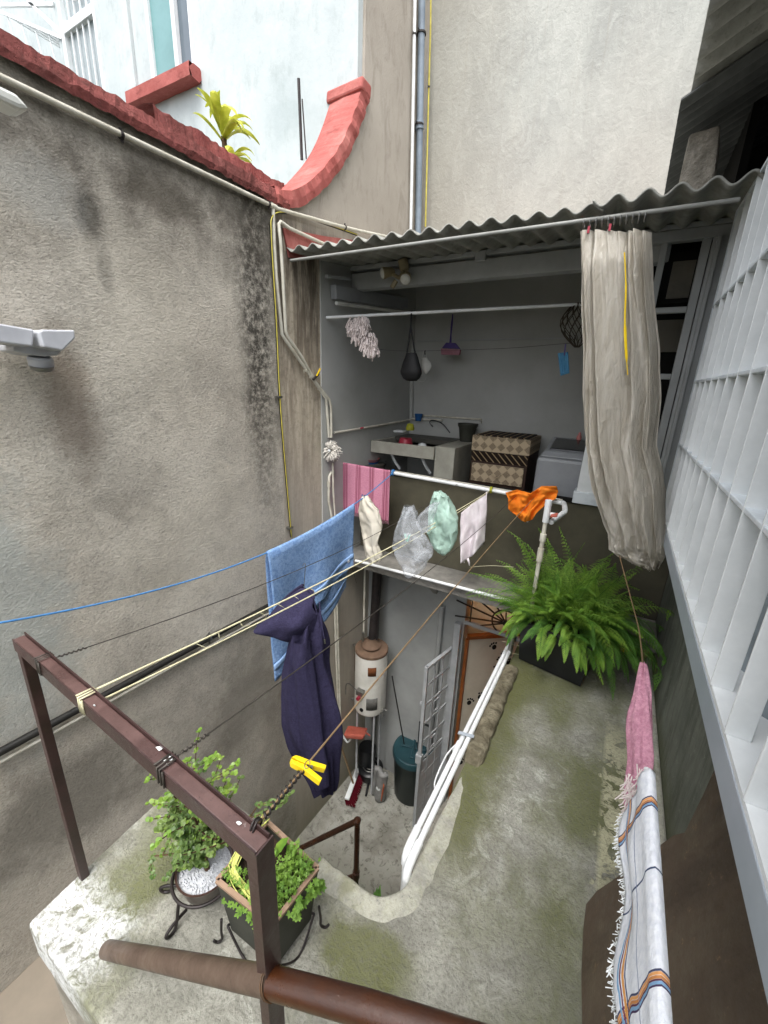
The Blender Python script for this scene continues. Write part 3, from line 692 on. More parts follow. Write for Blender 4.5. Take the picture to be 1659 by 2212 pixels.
tag(MB().hexa([P(1458, 436, 'Y', 3.05), P(1537, 440, 'Y', 3.0), P(1537, 440, 'Y', 3.0)+V(.03,.22,0), P(1458, 436, 'Y', 3.05)+V(0,.22,0), P(1490, 288, 'Y', 3.05), P(1557, 268, 'Y', 3.0), P(1557, 268, 'Y', 3.0)+V(.03,.22,0), P(1490, 288, 'Y', 3.05)+V(0,.22,0)]).build('concrete_stub', M['stone'], bevel=.012), 'rough concrete stub standing on the corrugated roof below the porch roof', 'post')
pi = thing('porch_interior', (1.3, 2, 5.5), 'porch space with its shade painted near black, behind the window grille at top right', 'porch')  # near-black floor and walls: shade under the porch roof put into their colour
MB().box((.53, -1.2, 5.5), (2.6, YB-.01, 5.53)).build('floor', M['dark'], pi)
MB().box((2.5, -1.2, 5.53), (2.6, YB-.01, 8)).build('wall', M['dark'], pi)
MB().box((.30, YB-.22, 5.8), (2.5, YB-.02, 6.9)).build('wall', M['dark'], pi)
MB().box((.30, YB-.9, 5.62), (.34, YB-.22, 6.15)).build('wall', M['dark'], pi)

# ================================================================== THE LAUNDRY
lr = thing('laundry_room', (-1.1, 3.7, RL), 'grey painted open laundry room under the corrugated roof', 'room')
sA = lambda Y: (Y-2.3)/AD.y
s0 = sd(A(690, 580)); s1 = sA(YB)
# inner side wall paint, back wall, floor
mb = MB(); mb.prism([onA(s0, RL, .012), onA(s1, RL, .012), onA(s1, 5.62, .012), onA(s0, 5.52, .012)], AN*-.012); mb.build('side_wall', M['bluepaint'], lr)
MB().box((onA(s1, 0).x, YB-.02, RL), (.46, YB-.002, 5.66)).build('rear_wall', M['bluepaint'], lr)
YP = 3.30
xA = lambda Y: onA(sA(Y), 0).x
mb = MB(); mb.hexa([(xA(2.98)+.005, 2.98, RL-.085), (.468, 2.98, RL-.085), (.468, YB-.022, RL-.085), (xA(YB)+.01, YB-.022, RL-.085), (xA(2.98)+.005, 2.98, RL-.005), (.468, 2.98, RL-.005), (.468, YB-.022, RL-.005), (xA(YB)+.01, YB-.022, RL-.005)])
mb.build('floor_slab', M['concrete'], lr, bevel=.006)
mb = MB(); mb.box((xA(YP)+.016, YP, RL-.004), (.468, YP+.08, 3.80)); mb.build('parapet', M['olive'], lr, bevel=.006)
mb = MB(); mb.box((xA(YP)+.02, YP-.01, 3.801), (-.17, YP+.02, 3.83)).box((xA(YP)+.02, YP+.05, 3.801), (-.17, YP+.075, 3.823)); mb.build('parapet_trim', M['dark'], lr)
# pillar of white boards at the right end
px0, px1 = P(1243, 1070, 'Y', YP-.02).x, P(1290, 1070, 'Y', YP-.02).x
mb = MB(); mb.hexa([(px0, YP-.02, 3.84), (px1+.06, YP-.02, 3.84), (px1+.06, YP+.10, 3.84), (px0, YP+.10, 3.84), (px0+.03, YP-.02, 5.4), (px1+.06, YP-.02, 5.4), (px1+.06, YP+.10, 5.4), (px0+.03, YP+.10, 5.4)])
mb.build('pillar', M['white'], lr, bevel=.006)
MB().box((px0-.015, YP-.035, 3.81), (px1+.10, YP+.11, 3.90)).build('pillar_base', M['grille'], lr, bevel=.005)
# header beam
BY = 3.1
a = A(720, 585); zb0 = P(900, 600, 'Y', BY).z; 
mb = MB(); mb.box((xA(BY)+.02, BY, 5.335), (.06, BY+.09, 5.455)); mb.build('header_beam', M['greypaint'], lr, bevel=.006)
MB().box((xA(BY)+.02, BY-.015, 5.475), (.45, BY+.06, 5.505)).build('purlin', M['greypaint'], lr, bevel=.003)
MB().box((P(1040, 548, 'Y', BY).x-.035, BY-.03, 5.44), (P(1040, 548, 'Y', BY).x+.04, BY-.002, 5.50)).build('beam_clip', M['greypaint'], lr, bevel=.006)
MB().box((P(1105, 560, 'Y', YB-.06).x-.9, YB-.04, 5.05), (.0, YB-.021, 5.06)).build('wall_wire', M['greypaint'], lr)
# glazed screen on the right of the curtain
sc_ = thing('glazed_screen', (.15, 3.1, 3.9), 'narrow grey door frame with glass panes between curtain and window grille', 'door frame')
SY = 3.08
def S(x, y): return P(x, y, 'Y', SY)
zt, zb = 5.42, 3.84
l0, l1 = S(1436, 530), S(1384, 1000); l1 = lerp(l0, l1, (l0.z-zb)/(l0.z-l1.z))
r0_, r1_ = S(1527, 522), S(1424, 1030)
MB().bar((l0.x, SY, zt), (l0.x-.0, SY, zb), .035, .04, (0,1,0)).build('stile', M['greypaint'], sc_, bevel=.004)
MB().bar((r0_.x, SY, zt), (r0_.x, SY, zb), .04, .04, (0,1,0)).build('stile', M['greypaint'], sc_, bevel=.004)
MB().box((-.06, SY-.03, zt), (.44, SY+.03, zt+.055)).build('head_rail', M['greypaint'], sc_, bevel=.004)
MB().box((-.02, SY-.03, zt+.058), (.44, SY+.03, zt+.085)).build('head_rail', M['greypaint'], sc_, bevel=.004)
for y in (670, 812, 943):
    z = S(1430, y).z; MB().box((l0.x+.018, SY-.018, z-.02), (r0_.x-.02, SY+.012, z+.012)).build('muntin', M['greypaint'], sc_, bevel=.005)
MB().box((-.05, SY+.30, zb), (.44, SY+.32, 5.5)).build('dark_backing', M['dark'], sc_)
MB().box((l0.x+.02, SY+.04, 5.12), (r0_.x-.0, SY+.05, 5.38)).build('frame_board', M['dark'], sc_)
tag(MB().box((l0.x+.06, SY+.021, 5.14), (r0_.x-.025, SY+.028, 5.33)).build('poster', M['orangewood'] if False else simple('faded poster', '5a5549', '3f3c34', 5, .6)), 'faded beige picture behind the top pane of the door frame', 'picture')
MB().box((l0.x+.02, SY+.27, 4.87), (r0_.x+.06, SY+.29, 5.06)).build('wall_patch', simple('room wall glimpse', '6a665c', '5a574f', 3, .8), sc_)
MB().box((r0_.x+.025, SY-.02, zb), (.468, SY+.02, 5.42)).build('side_panel', M['greypaint'], sc_)
MB().bar((r0_.x+.05, SY-.035, zb), (r0_.x+.05, SY-.035, zt), .02, .03, (0,1,0)).build('stile', M['greypaint'], sc_, bevel=.003)

# corrugated roof
co = thing('corrugated_roof', (-1, 3.2, 5.5), 'weathered grey corrugated roof over the laundry room', 'roof')
mb = MB(); La = 2.50; x0c = -2.225
xsplit = P(1280, 450, 'Y', 2.4).x
def rz(x, y): return 5.452 - .038*(x-x0c)/2.5*0 + (y-2.4)*.10
def cf(u, v):
    x = x0c + (xsplit+.05-x0c)*u; y = 2.40+.012*mnoise.noise(V(x*3, 0, 0)) + (YB-.025-2.4)*v
    lim = xA(max(y, 2.3))+.01; x = max(x, lim)
    z = rz(x, y) - .03*u*(1-v) + .016*math.sin(2*math.pi*(x-x0c)/.118) + .004*mnoise.noise(V(x*2, y*2, 0))
    return V(x, y, z)
mb.grid(300, 8, cf); mb.build('sheet', M['asb'], co, smooth=True, solid=.007)
mb = MB()
def cf2(u, v):
    x = xsplit + (.44-xsplit)*u; y = 2.375 + (YB-.025-2.375)*v
    z = rz(x, y) - .015 + .019*math.sin(2*math.pi*(x-x0c)/.118+.6) + .004*mnoise.noise(V(x*2, y*2, 0))
    return V(x, y, z)
mb.grid(110, 8, cf2); mb.build('sheet', M['asb'], co, smooth=True, solid=.009)
tag(MB().tube([P(628, 563, 'Y', 2.40), P(1598, 431, 'Y', 2.40)], .0095, 12).build('curtain_rail', simple('dusty grey pipe', '8f908c', '7c7c77', 12, .6, .3), smooth='auto'), 'long grey pipe under the front edge of the corrugated roof', 'pipe')
# ---- curtain
mb = MB()
CY = 2.42
ctl, ctr = P(1257, 500, 'Y', CY), P(1398, 478, 'Y', CY)
keys = [(500, 1257, 1400, .07), (600, 1262, 1404, .08), (760, 1267, 1418, .085), (860, 1268, 1422, .09), (960, 1272, 1412, .10), (1010, 1280, 1424, .11), (1060, 1288, 1430, .12), (1110, 1302, 1428, .125), (1150, 1318, 1430, .12), (1185, 1318, 1436, .11), (1205, 1345, 1436, .09), (1222, 1385, 1425, .05), (1230, 1400, 1418, .015)]
rows = []
for (y, xa, xb, dp) in keys:
    pa, pb = P(xa, y, 'Y', CY), P(xb, y, 'Y', CY); rows.append((pa, pb, dp))
def crow(v):
    f = v*(len(rows)-1); i = min(int(f), len(rows)-2); t = f-i
    return [lerp(rows[i][0], rows[i+1][0], t), lerp(rows[i][1], rows[i+1][1], t), rows[i][2]*(1-t)+rows[i+1][2]*t]
def curt(u, v):
    pa, pb, dp = crow(v); a = 2*math.pi*u; c = (pa+pb)/2; hw = (pb-pa)/2
    sq = math.cos(a); pp = c + hw*sq*1.0; low = max(0, (v-.62)/.38)
    fold = .020*math.sin(a*8+2.5*math.sin(v*3)+mnoise.noise(V(v*2.2, math.cos(a)*2, math.sin(a)*2))*4) + .010*math.sin(a*19+v*6+3*mnoise.noise(V(v*3, 1, a))) + .022*mnoise.noise(V(math.cos(a)*5, math.sin(a)*5, v*4)) + .008*mnoise.noise(V(math.cos(a)*12, math.sin(a)*12, v*22))
    if low > 0: fold = fold*(1-low*.7) + low*(.060*mnoise.noise(V(math.cos(a)*2.6, math.sin(a)*2.6, v*11))+.055*abs(mnoise.noise(V(math.cos(a)*5, math.sin(a)*5+3, v*22)))+.02*mnoise.noise(V(math.cos(a)*9, math.sin(a)*9+3, v*45)))
    top = min(1, v*14+.25)
    return V(pp.x + fold*.55*(hw.length/.14), pp.y + math.sin(a)*dp*.8*top + fold*1.1*(1 if math.sin(a) < 0 else .4), pp.z+.01*mnoise.noise(V(a*3, v*8, 2)))
mb.grid(220, 110, curt, closed_u=True)
cu = mb.build('curtain', M['curtain'], smooth=True); tag(cu, 'long yellowed plastic curtain bunched and knotted at the bottom, hanging from the roof pipe', 'curtain')
mb = MB()
def piping(ys, c):
    return [P(x, y, 'Y', CY-.11) for x, y in ys]
mb.tube(smoothpath(piping([(1349, 545), (1352, 620), (1350, 690), (1352, 750), (1356, 810)], 0), 6), [.003]*6+[.004]*8+[.0065]*7+[.002]*4, 6)
mb.build('yellow_trim', M['yellow'], cu)
mb = MB()
for i in range(11):
    c = P(1262+i*13.2, 484-i*1.6, 'Y', CY-.01); mb.tube([c+V(0, math.cos(a)*.020, math.sin(a)*.022) for a in [k*math.pi/6 for k in range(12)]], .0035, 5, closed=True)
mb.build('curtain_rings', M['metal'], cu)
mb = MB()
for x, y in ((1272, 495), (1318, 490)): c = P(x, y, 'Y', CY-.03); mb.box((c.x-.005, c.y-.01, c.z-.018), (c.x+.005, c.y+.0, c.z+.01))
mb.build('red_tab', M['redp'], cu)
# tie string from the knot of the curtain to the pink towel
strg = smoothpath([P(1338, 1200, 'Y', 2.34), P(1362, 1290, 'Y', 2.0), P(1380, 1360, 'Y', 1.6), V(.166, 1.18, 3.89)], 8)
tag(MB().tube(strg, .0022, 5).build('tie_string', M['wirebrown']), 'thin pale string from the curtain knot down to the pink knit towel', 'string')

# ---- rail along the parapet and lower pipe
RYL = A(742, 1000, .02)
rl0 = V(RYL.x, 3.06, 3.90); rl0 = P(745, 1003, 'Y', 3.06); rl1 = P(1212, 1086, 'Y', 3.06)
rail = thing('parapet_rail', tuple(rl0), 'white pvc pipe rail along the top of the dark parapet ending in elbows', 'rail')
MB().tube([rl0, rl1], .0155, 12).build('pipe', M['pvcw'], rail, smooth='auto')
e1 = P(1217, 1108, 'Y', 2.85); e2 = P(1190, 1128, 'Y', 2.68)
MB().tube(smoothpath([rl1, rl1+V(.02, 0, -.004), e1+V(.006, 0, .02), e1, lerp(e1, e2, .6), e2], 5), .017, 12).build('elbow', M['pvcw'], rail, smooth='auto')
rv0, rv1 = P(1184, 1092, 'Y', 2.66), P(1160, 1325, 'Y', 2.66)
rv1 = V(rv0.x, rv0.y, SL+.16)
MB().tube([rv0, rv1], .0135, 12).build('upright_pipe', M['pvc'], rail, smooth='auto')
MB().lathe(rv0-V(0,0,.11), [(.020, 0), (.020, .11), (.022, .11), (.022, .145), (.018, .145), (.017, .09)], 16).build('coupling', M['pvcw'], rail, smooth='auto')
MB().lathe(rv0-V(0,0,.38), [(.0195, 0), (.0195, .09)], 16).build('coupling', M['pvc'], rail, smooth='auto')
MB().lathe(rv0-V(0,0,.24), [(.0195, 0), (.0195, .05)], 16).build('coupling', M['pvc'], rail, smooth='auto')
MB().tube([rv0-V(0,0,.055), rv0+V(.05, .01, -.055)], .013, 10).build('side_stub', M['pvcw'], rail, smooth='auto')
q = rv0+V(.045, -.0, -.05); MB().hexa([q+V(-.02, -.03, -.018), q+V(.02, -.03, -.008), q+V(.02, .012, -.008), q+V(-.02, .012, -.018), q+V(-.02, -.03, .0), q+V(.02, -.03, .012), q+V(.02, .012, .012), q+V(-.02, .012, .0)]).build('valve_handle', M['salmon'], rail, bevel=.004)
mb = MB(); pa_, pb_ = P(768, 1211, 'Y', 2.955), P(1112, 1300, 'Y', 2.955)
tag(mb.tube([pa_, pb_], .013, 12).build('edge_pipe', M['pvcw'], smooth='auto'), 'white pipe along the lower edge of the laundry floor ledge', 'pipe')
# rods on the parapet top
tag(MB().tube([P(850, 1017, 'Y', 3.25), P(1215, 1080, 'Y', 3.25)], .006, 8).build('thin_rod', M['pvc'], smooth='auto'), 'thin rod lying along the parapet top behind the white rail', 'rod')

# ================================================================== PIPES AND CABLES ON THE LEFT
def pipeline(name, pts, r, m, label, cat, clips=(), clipm='iron', join=(), group=None):
    t = thing(name, tuple(pts[0]), label, cat, group)
    MB().tube(pts, r, 12).build('pipe', m, t, smooth='auto')
    for (p, d) in clips:
        p = Vector(p); d = Vector(d).normalized(); w = d.cross(V(1,0,0)).normalized()
        mb = MB(); mb.tube([p-d*.006, p+d*.006], r*1.35, 12); mb.bar(p-w*r*2.2, p+w*r*2.2, .012, .004, (1,0,0)); mb.build('clip', M[clipm], t)
    for (p, q) in join: MB().tube([p, q], r*1.28, 12).build('joint', m, t, smooth='auto')
    return t
off = .03
def W(x, y, o=off): return P(x, y, 'X', XL+o)
p0, p1 = W(-260, 42), W(592, 447)
corner = V(XL+off, 2.30, p1.z)
pts = [p0, p1] + smoothpath([A(596, 450, off), A(660, 468, off), A(740, 490, off), A(800, 504, off), A(862, 517, off)], 6)
pipeline('coping_pipe', pts, .0125, M['pvc'], 'long cream pipe running just under the red coping of the left wall', 'pipe', clips=[(W(262, 292), p1-p0), (W(580, 441), p1-p0), (A(745, 491, off), AD)], join=[(W(585, 443), W(596, 449))])
yv = W(601, 480).y
def WV(x, y, o=off): return W(x, y, o)
pts = smoothpath([A(700, 528, off), A(640, 500, off), W(606, 483), W(600, 490)], 4)+[W(603, 560), W(612, 718)]
bend = [A(655, 790, .04), A(708, 868, .04)]
pl = pipeline('wall_pipe', [W(590, 452), W(592, 520), W(597, 600), W(609, 722), W(617, 735)] + [A(640, 768, .03), A(704, 860, .03), A(706, 880, .03), A(711, 945, .03)], .0115, M['pvc'], 'left one of two cream pipes descending the wall corner and slanting to the laundry', 'pipe', clips=[(A(660, 800, .03), V(0,.6,-1)), (A(690, 838, .03), V(0,.6,-1))], clipm='pvc')
pl = pipeline('wall_pipe', [A(702, 528, off), A(625, 493, off), W(606, 479, .04), W(602, 484, .04), W(606, 520, .04), W(611, 600, .04), W(617, 716, .04), W(622, 728, .04)] + [A(650, 768, .04), A(682, 826, .04), A(711, 862, .04), A(715, 880, .04), A(716, 945, .04)], .0115, M['pvc'], 'right one of two cream pipes descending the wall corner, with rust marks', 'pipe', clips=[(A(672, 812, .035), V(0,.6,-1))], clipm='pvc')
q = A(690, 800, .05); t = thing('gas_tap', tuple(A(681, 815, .05)), 'small brass tap with yellow lever on the slanting wall pipes', 'tap')
MB().tube([A(676, 820, .05), A(688, 808, .06)], .010, 8).build('body', M['iron'], t)
MB().bar(A(684, 812, .07), A(692, 796, .08), .014, .006).build('lever', M['yellow'], t)
cab = smoothpath([A(770, 507, .02), A(700, 482, .02), A(650, 465, .02), W(612, 459), W(594, 462), W(585, 476), W(585, 500), W(588, 560), W(596, 690), W(604, 860), W(615, 1000), W(629, 1160)], 8)
t = thing('wall_cable', tuple(cab[-1]), 'black and yellow cable hanging straight down the left wall', 'cable')
MB().tube(cab, .0085, 10).build('sheath', M['cable'], t, smooth=True)
MB().tube([p+V(.0062, -.0030, 0) for p in cab], .0042, 8).build('yellow_stripe', M['cableyel'], t, smooth=True)
for (x, y) in ((603.5, 858), (627.5, 1140)):
    q = W(x, y); MB().box((XL+.004, q.y-.022, q.z-.008), (XL+off+.012, q.y+.022, q.z+.008)).build('clip', M['metal'], t, bevel=.002)
# conduits slanting down the lower left wall
b0, b1 = W(-30, 1641, .03), W(592, 1302, .03)
cnd = pipeline('black_conduit', [b0, b1], .019, M['cable'], 'thick black conduit across the lower left wall behind the steel frame', 'conduit', clips=[(W(100, 1570, .03), b1-b0), (W(452, 1378, .03), b1-b0)], clipm='metal')
g0, g1 = W(-30, 1663, .03), W(592, 1318, .03)
pipeline('grey_conduit', [g0, g1], .008, M['pvc'], 'thin pale conduit just below the thick black one on the left wall', 'conduit')
# downpipes at the corner of the tall block
def B_(x, y, o=.05): return P(x, y, 'Y', YB-o)
t = pipeline('downpipe', [A(912, -40, .04), A(903, 508, .04)], .030, M['greypipe'], 'blue grey downpipe in the corner of the tall cement building', 'pipe', clips=[(A(910.5, 73, .04), V(0,0,1)), (A(905.5, 270, .04), V(0,0,1))], join=[(A(906.5, 262, .04), A(906, 280, .04))])
pipeline('downpipe', [A(897, -40, .03), A(887, 512, .03)], .014, M['pvcw'], 'thin white pipe left of the blue grey downpipe', 'pipe', clips=[(A(895.5, 75, .03), V(0,0,1))])
pipeline('downpipe', [B_(931, -40, .09), B_(930, 60, .09), B_(926, 200, .09), B_(919, 490, .09)], .0075, M['cableyel'], 'yellowish cable dropping just right of the blue grey downpipe', 'cable', clips=[(B_(926.3, 188, .09), V(0,0,1))])

# flood lamp on the left wall
def FL(x, y, o): return P(x, y, 'X', XL+o)
fl = thing('flood_lamp', tuple(FL(80, 760, .05)), 'grey white twin flood lamp with round sensor on the left wall', 'lamp')
def slab3(pts, o1, o2):
    mb = MB(); f = [FL(x, y, o2) for x, y in pts]; dlt = V(o1-o2, 0, 0)
    mb.prism(f, dlt); return mb
slab3([(-80, 686), (0, 699), (74, 712), (72, 749), (0, 740), (-80, 728)], .09, .22).build('lamp_head', M['lampwhite'], fl, bevel=.006)
slab3([(84, 716), (92, 712), (162, 713), (163, 731), (136, 758), (94, 750)], .09, .24).build('lamp_head', M['lampwhite'], fl, bevel=.006)
MB().tube([FL(60, 728, .14), FL(100, 730, .14)], .016, 10).build('neck', M['lampwhite'], fl, smooth='auto')
slab3([(28, 744), (34, 741), (96, 750), (127, 748), (135, 757), (125, 768), (99, 770), (60, 766), (30, 758)], .02, .15).build('body', M['lampwhite'], fl, bevel=.010)
c = FL(90, 790, .10); MB().lathe(c+V(0,0,.028), [(.036, -.04), (.042, -.030), (.043, 0), (.036, .008)], 24, ax=(.25, -.1, 1)).build('sensor', M['lampwhite'], fl, smooth='auto')
MB().lathe(c+V(.002,0,-.018), [(.030, 0), (.039, .005), (.040, .018)], 24, ax=(.25, -.1, 1)).build('sensor_lens', M['metal'], fl, smooth='auto')
tag(slab3([(-90, 150), (-30, 168), (0, 183), (35, 200), (69, 237), (45, 235), (0, 214), (-90, 184)], .20, .30).build('lamp_shade', M['lens'], bevel=.012), 'edge of a white lamp shade at the left border under the coping pipe', 'lamp shade')

# ================================================================== IN THE LAUNDRY
ZF = RL
# chest of drawers
cy0 = 3.62
def K(x, y, Y=cy0): return P(x, y, 'Y', Y)
cl, cr = K(1020, 960).x, K(1145, 960).x; ctop = K(1080, 945).z
ch = thing('drawer_chest', ((cl+cr)/2, cy0+.25, ZF), 'woven cane chest of drawers between the sink and the washer', 'chest')
dpt = YB-.09-cy0
MB().box((cl, cy0+.015, ZF), (cr, cy0+dpt, ctop-.14)).build('frame', M['wood'], ch, bevel=.004)
MB().box((cl-.004, cy0+.0, ctop-.135), (cr+.004, cy0+dpt, ctop)).build('top_tray', M['weave'], ch, bevel=.004)
mb = MB(); mb.box((cl+.03, cy0+.03, ctop+.001), (cr-.03, cy0+dpt-.03, ctop+.008)); mb.build('top_panel', M['weavedark'], ch)
MB().box((cl+.003, cy0+.002, ctop-.225), (cr-.003, cy0+.014, ctop-.14)).build('band', M['weavedark'], ch)
for i in range(2):
    z1 = ctop-.245-i*.20; dr = MB().box((cl+.02, cy0-.012, z1-.165), (cr-.02, cy0+.013, z1)).build('drawer', M['weave'], ch, bevel=.005)
    m = (cl+cr)/2; MB().tube([V(m-.05, cy0-.02, z1-.07), V(m-.03, cy0-.035, z1-.09), V(m, cy0-.038, z1-.10), V(m+.03, cy0-.035, z1-.09), V(m+.05, cy0-.02, z1-.07)], .005, 6).build('handle', M['weave'], dr)
# sink
sy = 3.42
def Kk(x, y): return P(x, y, 'Y', sy)
sx0, sx1 = Kk(796, 960).x, Kk(937, 980).x; sz1 = 4.05; 
sx0 = max(sx0, xA(sy)+.03); sz1 = Kk(860, 958).z; sz0 = Kk(860, 984).z
sk = thing('laundry_sink', ((sx0+sx1)/2, sy+.3, ZF), 'pale concrete laundry sink with wet basin in the room corner', 'sink')
bk = YB-.03
mb = MB(); w = .035
mb.box((sx0, sy, sz0), (sx1, sy+w, sz1)).box((sx0, bk-.02, sz0), (sx1, bk, sz1)).box((sx0, sy+w, sz0), (sx0+w, bk-.02, sz1)).box((sx1-w, sy+w, sz0), (sx1, bk-.02, sz1))
mb.box((sx0+w, sy+w, sz0), (sx1-w, bk-.02, sz0+.02)); mb.build('basin', M['sinkc'], sk, bevel=.005)
MB().box((sx0+w, sy+w, sz0+.022), (sx1-w, bk-.021, sz0+.03)).build('basin_floor', M['sinkd'], sk)
MB().box((sx1+.002, sy+.02, ZF), (sx1+.19, bk, sz1+.01)).build('side_block', M['sinkc'], sk, bevel=.006)
MB().box((sx0+.05, sy+.42, sz1-.03), (sx1-.01, bk-.022, sz1+.012)).build('washboard', M['sinkd'], sk)
for xx in (sx0+.18, sx1-.16):
    MB().tube(smoothpath([V(xx, sy+.10, sz0), V(xx+.03, sy+.12, sz0-.08), V(xx+.07, sy+.16, sz0-.16)], 4), .014, 8).build('strut', M['pvcw'], sk)
# things in and by the sink
def bowl(c, r, h, m): return MB().lathe(c, [(r*.62, 0), (r*.8, h*.3), (r, h), (r*.97, h), (r*.76, h*.3), (r*.55, .012)], 28)
q = P(872, 962, 'Z', sz1-.03); q.y = min(max(q.y, sy+.12), sy+.25)
q = P(876, 958, 'Y', sy+.16); tag(MB().lathe(q-V(0,0,.03), [(.0, .085), (.055, .085), (.062, .07), (.075, .0), (.078, -.01)], 28, closed=False).build('upturned_bowl', M['redp'], smooth=True), 'crimson plastic bowl upside down in the sink', 'bowl')
q = P(912, 962, 'Y', sy+.12); tag(MB().lathe(q-V(0,0,.02), [(.0, .045), (.03, .035), (.055, .0), (.056, -.01)], 20, closed=False).build('white_bowl', M['white'], smooth=True), 'small white cone shaped bowl on the sink rim', 'bowl')
q = P(886, 925, 'Y', sy+.40); tag(MB().lathe(q, [(.0, .05), (.03, .045), (.045, .0), (.04, -.02)], 16, closed=False).build('soap_cup', M['yellowp'], smooth=True), 'yellow green cup behind the crimson bowl', 'cup')
q = P(862, 935, 'Y', sy+.34); tag(MB().hexa([q+V(-.05,-.02,0), q+V(.05,-.02,.005), q+V(.06,.03,.01), q+V(-.04,.03,.005), q+V(-.06,-.03,.02), q+V(.06,-.03,.025), q+V(.07,.04,.03), q+V(-.05,.04,.025)]).build('soap_dish', M['white'], bevel=.006), 'flat white soap dish on the left edge of the sink', 'dish')
q = P(904, 903, 'Y', YB-.08); tag(MB().lathe(q-V(0,0,.03), [(.032, 0), (.045, .07), (.047, .075), (.042, .073), (.03, .01)], 20).build('blue_cup', M['bluep'], smooth='auto'), 'small blue cup hung on the wall pipe above the sink', 'cup')
q = P(1010, 925, 'Y', YB-.22); t = thing('flower_pot', tuple(q-V(0,0,.1)), 'dark ribbed plant pot standing between sink and chest', 'pot')
MB().lathe(V(q.x, q.y, sz1+.012), [(.065, 0), (.085, .13), (.098, .15), (.10, .175), (.09, .175), (.08, .13)], 24).build('body', M['planter'], t, smooth='auto')
# taps and pipes on walls
pp = [A(722, 935, .03), A(800, 922, .03), A(868, 910, .03)]
t = thing('water_pipe', tuple(pp[0]), 'pale water pipe with red tap along the side wall of the laundry', 'pipe')
MB().tube(pp+[B_(893, 905, .05), B_(955, 908, .05)], .010, 8).build('pipe', M['pvc'], t, smooth='auto')
q = A(782, 925, .05); MB().bar(q-V(0,.02,0), q+V(0,.02,.005), .018, .014).build('tap_handle', M['redp'], t, bevel=.004)
tag(MB().tube([B_(905, 897, .03), B_(1040, 906, .03), B_(1039, 914, .03)], .010, 8).build('shelf_pipe', M['pvc'], smooth='auto'), 'short pale pipe fixed to the rear wall above the sink', 'pipe')
tag(MB().tube(smoothpath([B_(935, 922, .1), B_(928, 912, .1), B_(936, 908, .1), B_(955, 915, .1), B_(972, 935, .1)], 5), .006, 8).build('tap_hose', M['black']), 'thin dark hose on the tap over the sink', 'hose')
tag(MB().tube([B_(893, 600, .04), B_(888, 905, .04)], .022, 10).build('corner_pipe', M['bluepaint'], smooth='auto'), 'grey painted upright pipe in the inner corner of the laundry', 'pipe')
# washer
wy = 3.52
def Wq(x, y): return P(x, y, 'Y', wy)
wx0 = Wq(1158, 1000).x; wz1 = Wq(1200, 985).z; wx1 = wx0+.58
wa = thing('washing_machine', ((wx0+wx1)/2, wy+.28, ZF), 'grey top loading washing machine right of the chest', 'washing machine')
mb = MB(); mb.box((wx0, wy, ZF), (wx1, YB-.12, wz1-.02)); mb.build('body', M['washer'], wa, bevel=.03)
mb = MB(); mb.hexa([(wx0+.01, wy+.012, wz1-.018), (wx1-.01, wy+.012, wz1-.018), (wx1-.01, YB-.13, wz1-.018), (wx0+.01, YB-.13, wz1-.018), (wx0+.05, wy+.06, wz1+.03), (wx1-.05, wy+.06, wz1+.03), (wx1-.03, YB-.15, wz1+.10), (wx0+.03, YB-.15, wz1+.10)])
mb.build('top', M['washer'], wa, bevel=.015)
mb = MB(); mb.hexa([(wx0+.07, wy+.09, wz1+.036), (wx1-.07, wy+.09, wz1+.036), (wx1-.06, YB-.25, wz1+.086), (wx0+.06, YB-.25, wz1+.086), (wx0+.08, wy+.10, wz1+.05), (wx1-.08, wy+.10, wz1+.05), (wx1-.07, YB-.26, wz1+.10), (wx0+.07, YB-.26, wz1+.10)])
mb.build('lid', M['washlid'], wa, bevel=.01)
q = P(1251, 945, 'Y', YB-.2); tag(MB().lathe(q-V(0,0,.03), [(.018, 0), (.022, .03), (.012, .06), (.008, .075)], 12).build('pink_bottle', M['pinkp'], smooth=True), 'small pink bottle on the back of the washing machine', 'bottle')
# basin stack behind the striped towel
q = P(798, 992, 'Y', YP+.04); q = V(P(798, 995, 'Y', 3.50).x, 3.50, P(798, 1000, 'Y', 3.50).z)
t = tag(MB().lathe(q-V(0,0,.03), [(.075, 0), (.095, .05), (.10, .052), (.09, .05), (.07, .01)], 28).build('blue_basin', M['bluep'], smooth='auto'), 'blue basin under a pink one behind the striped towel', 'basin')
tag(MB().lathe(q+V(0,0,.012), [(.08, 0), (.103, .035), (.108, .037), (.098, .033), (.075, .008)], 28).build('pink_basin', M['pinkp'], smooth='auto'), 'pink basin stacked in the blue basin behind the striped towel', 'basin')
tag(MB().lathe(q+V(0,0,.0)-V(0,0,.47-.03+.0)+V(0,0,-.0), [(.16, 0), (.16, .44)], 20).build('storage_bin', M['sinkd']), 'dark bin hidden below the two basins', 'bin')

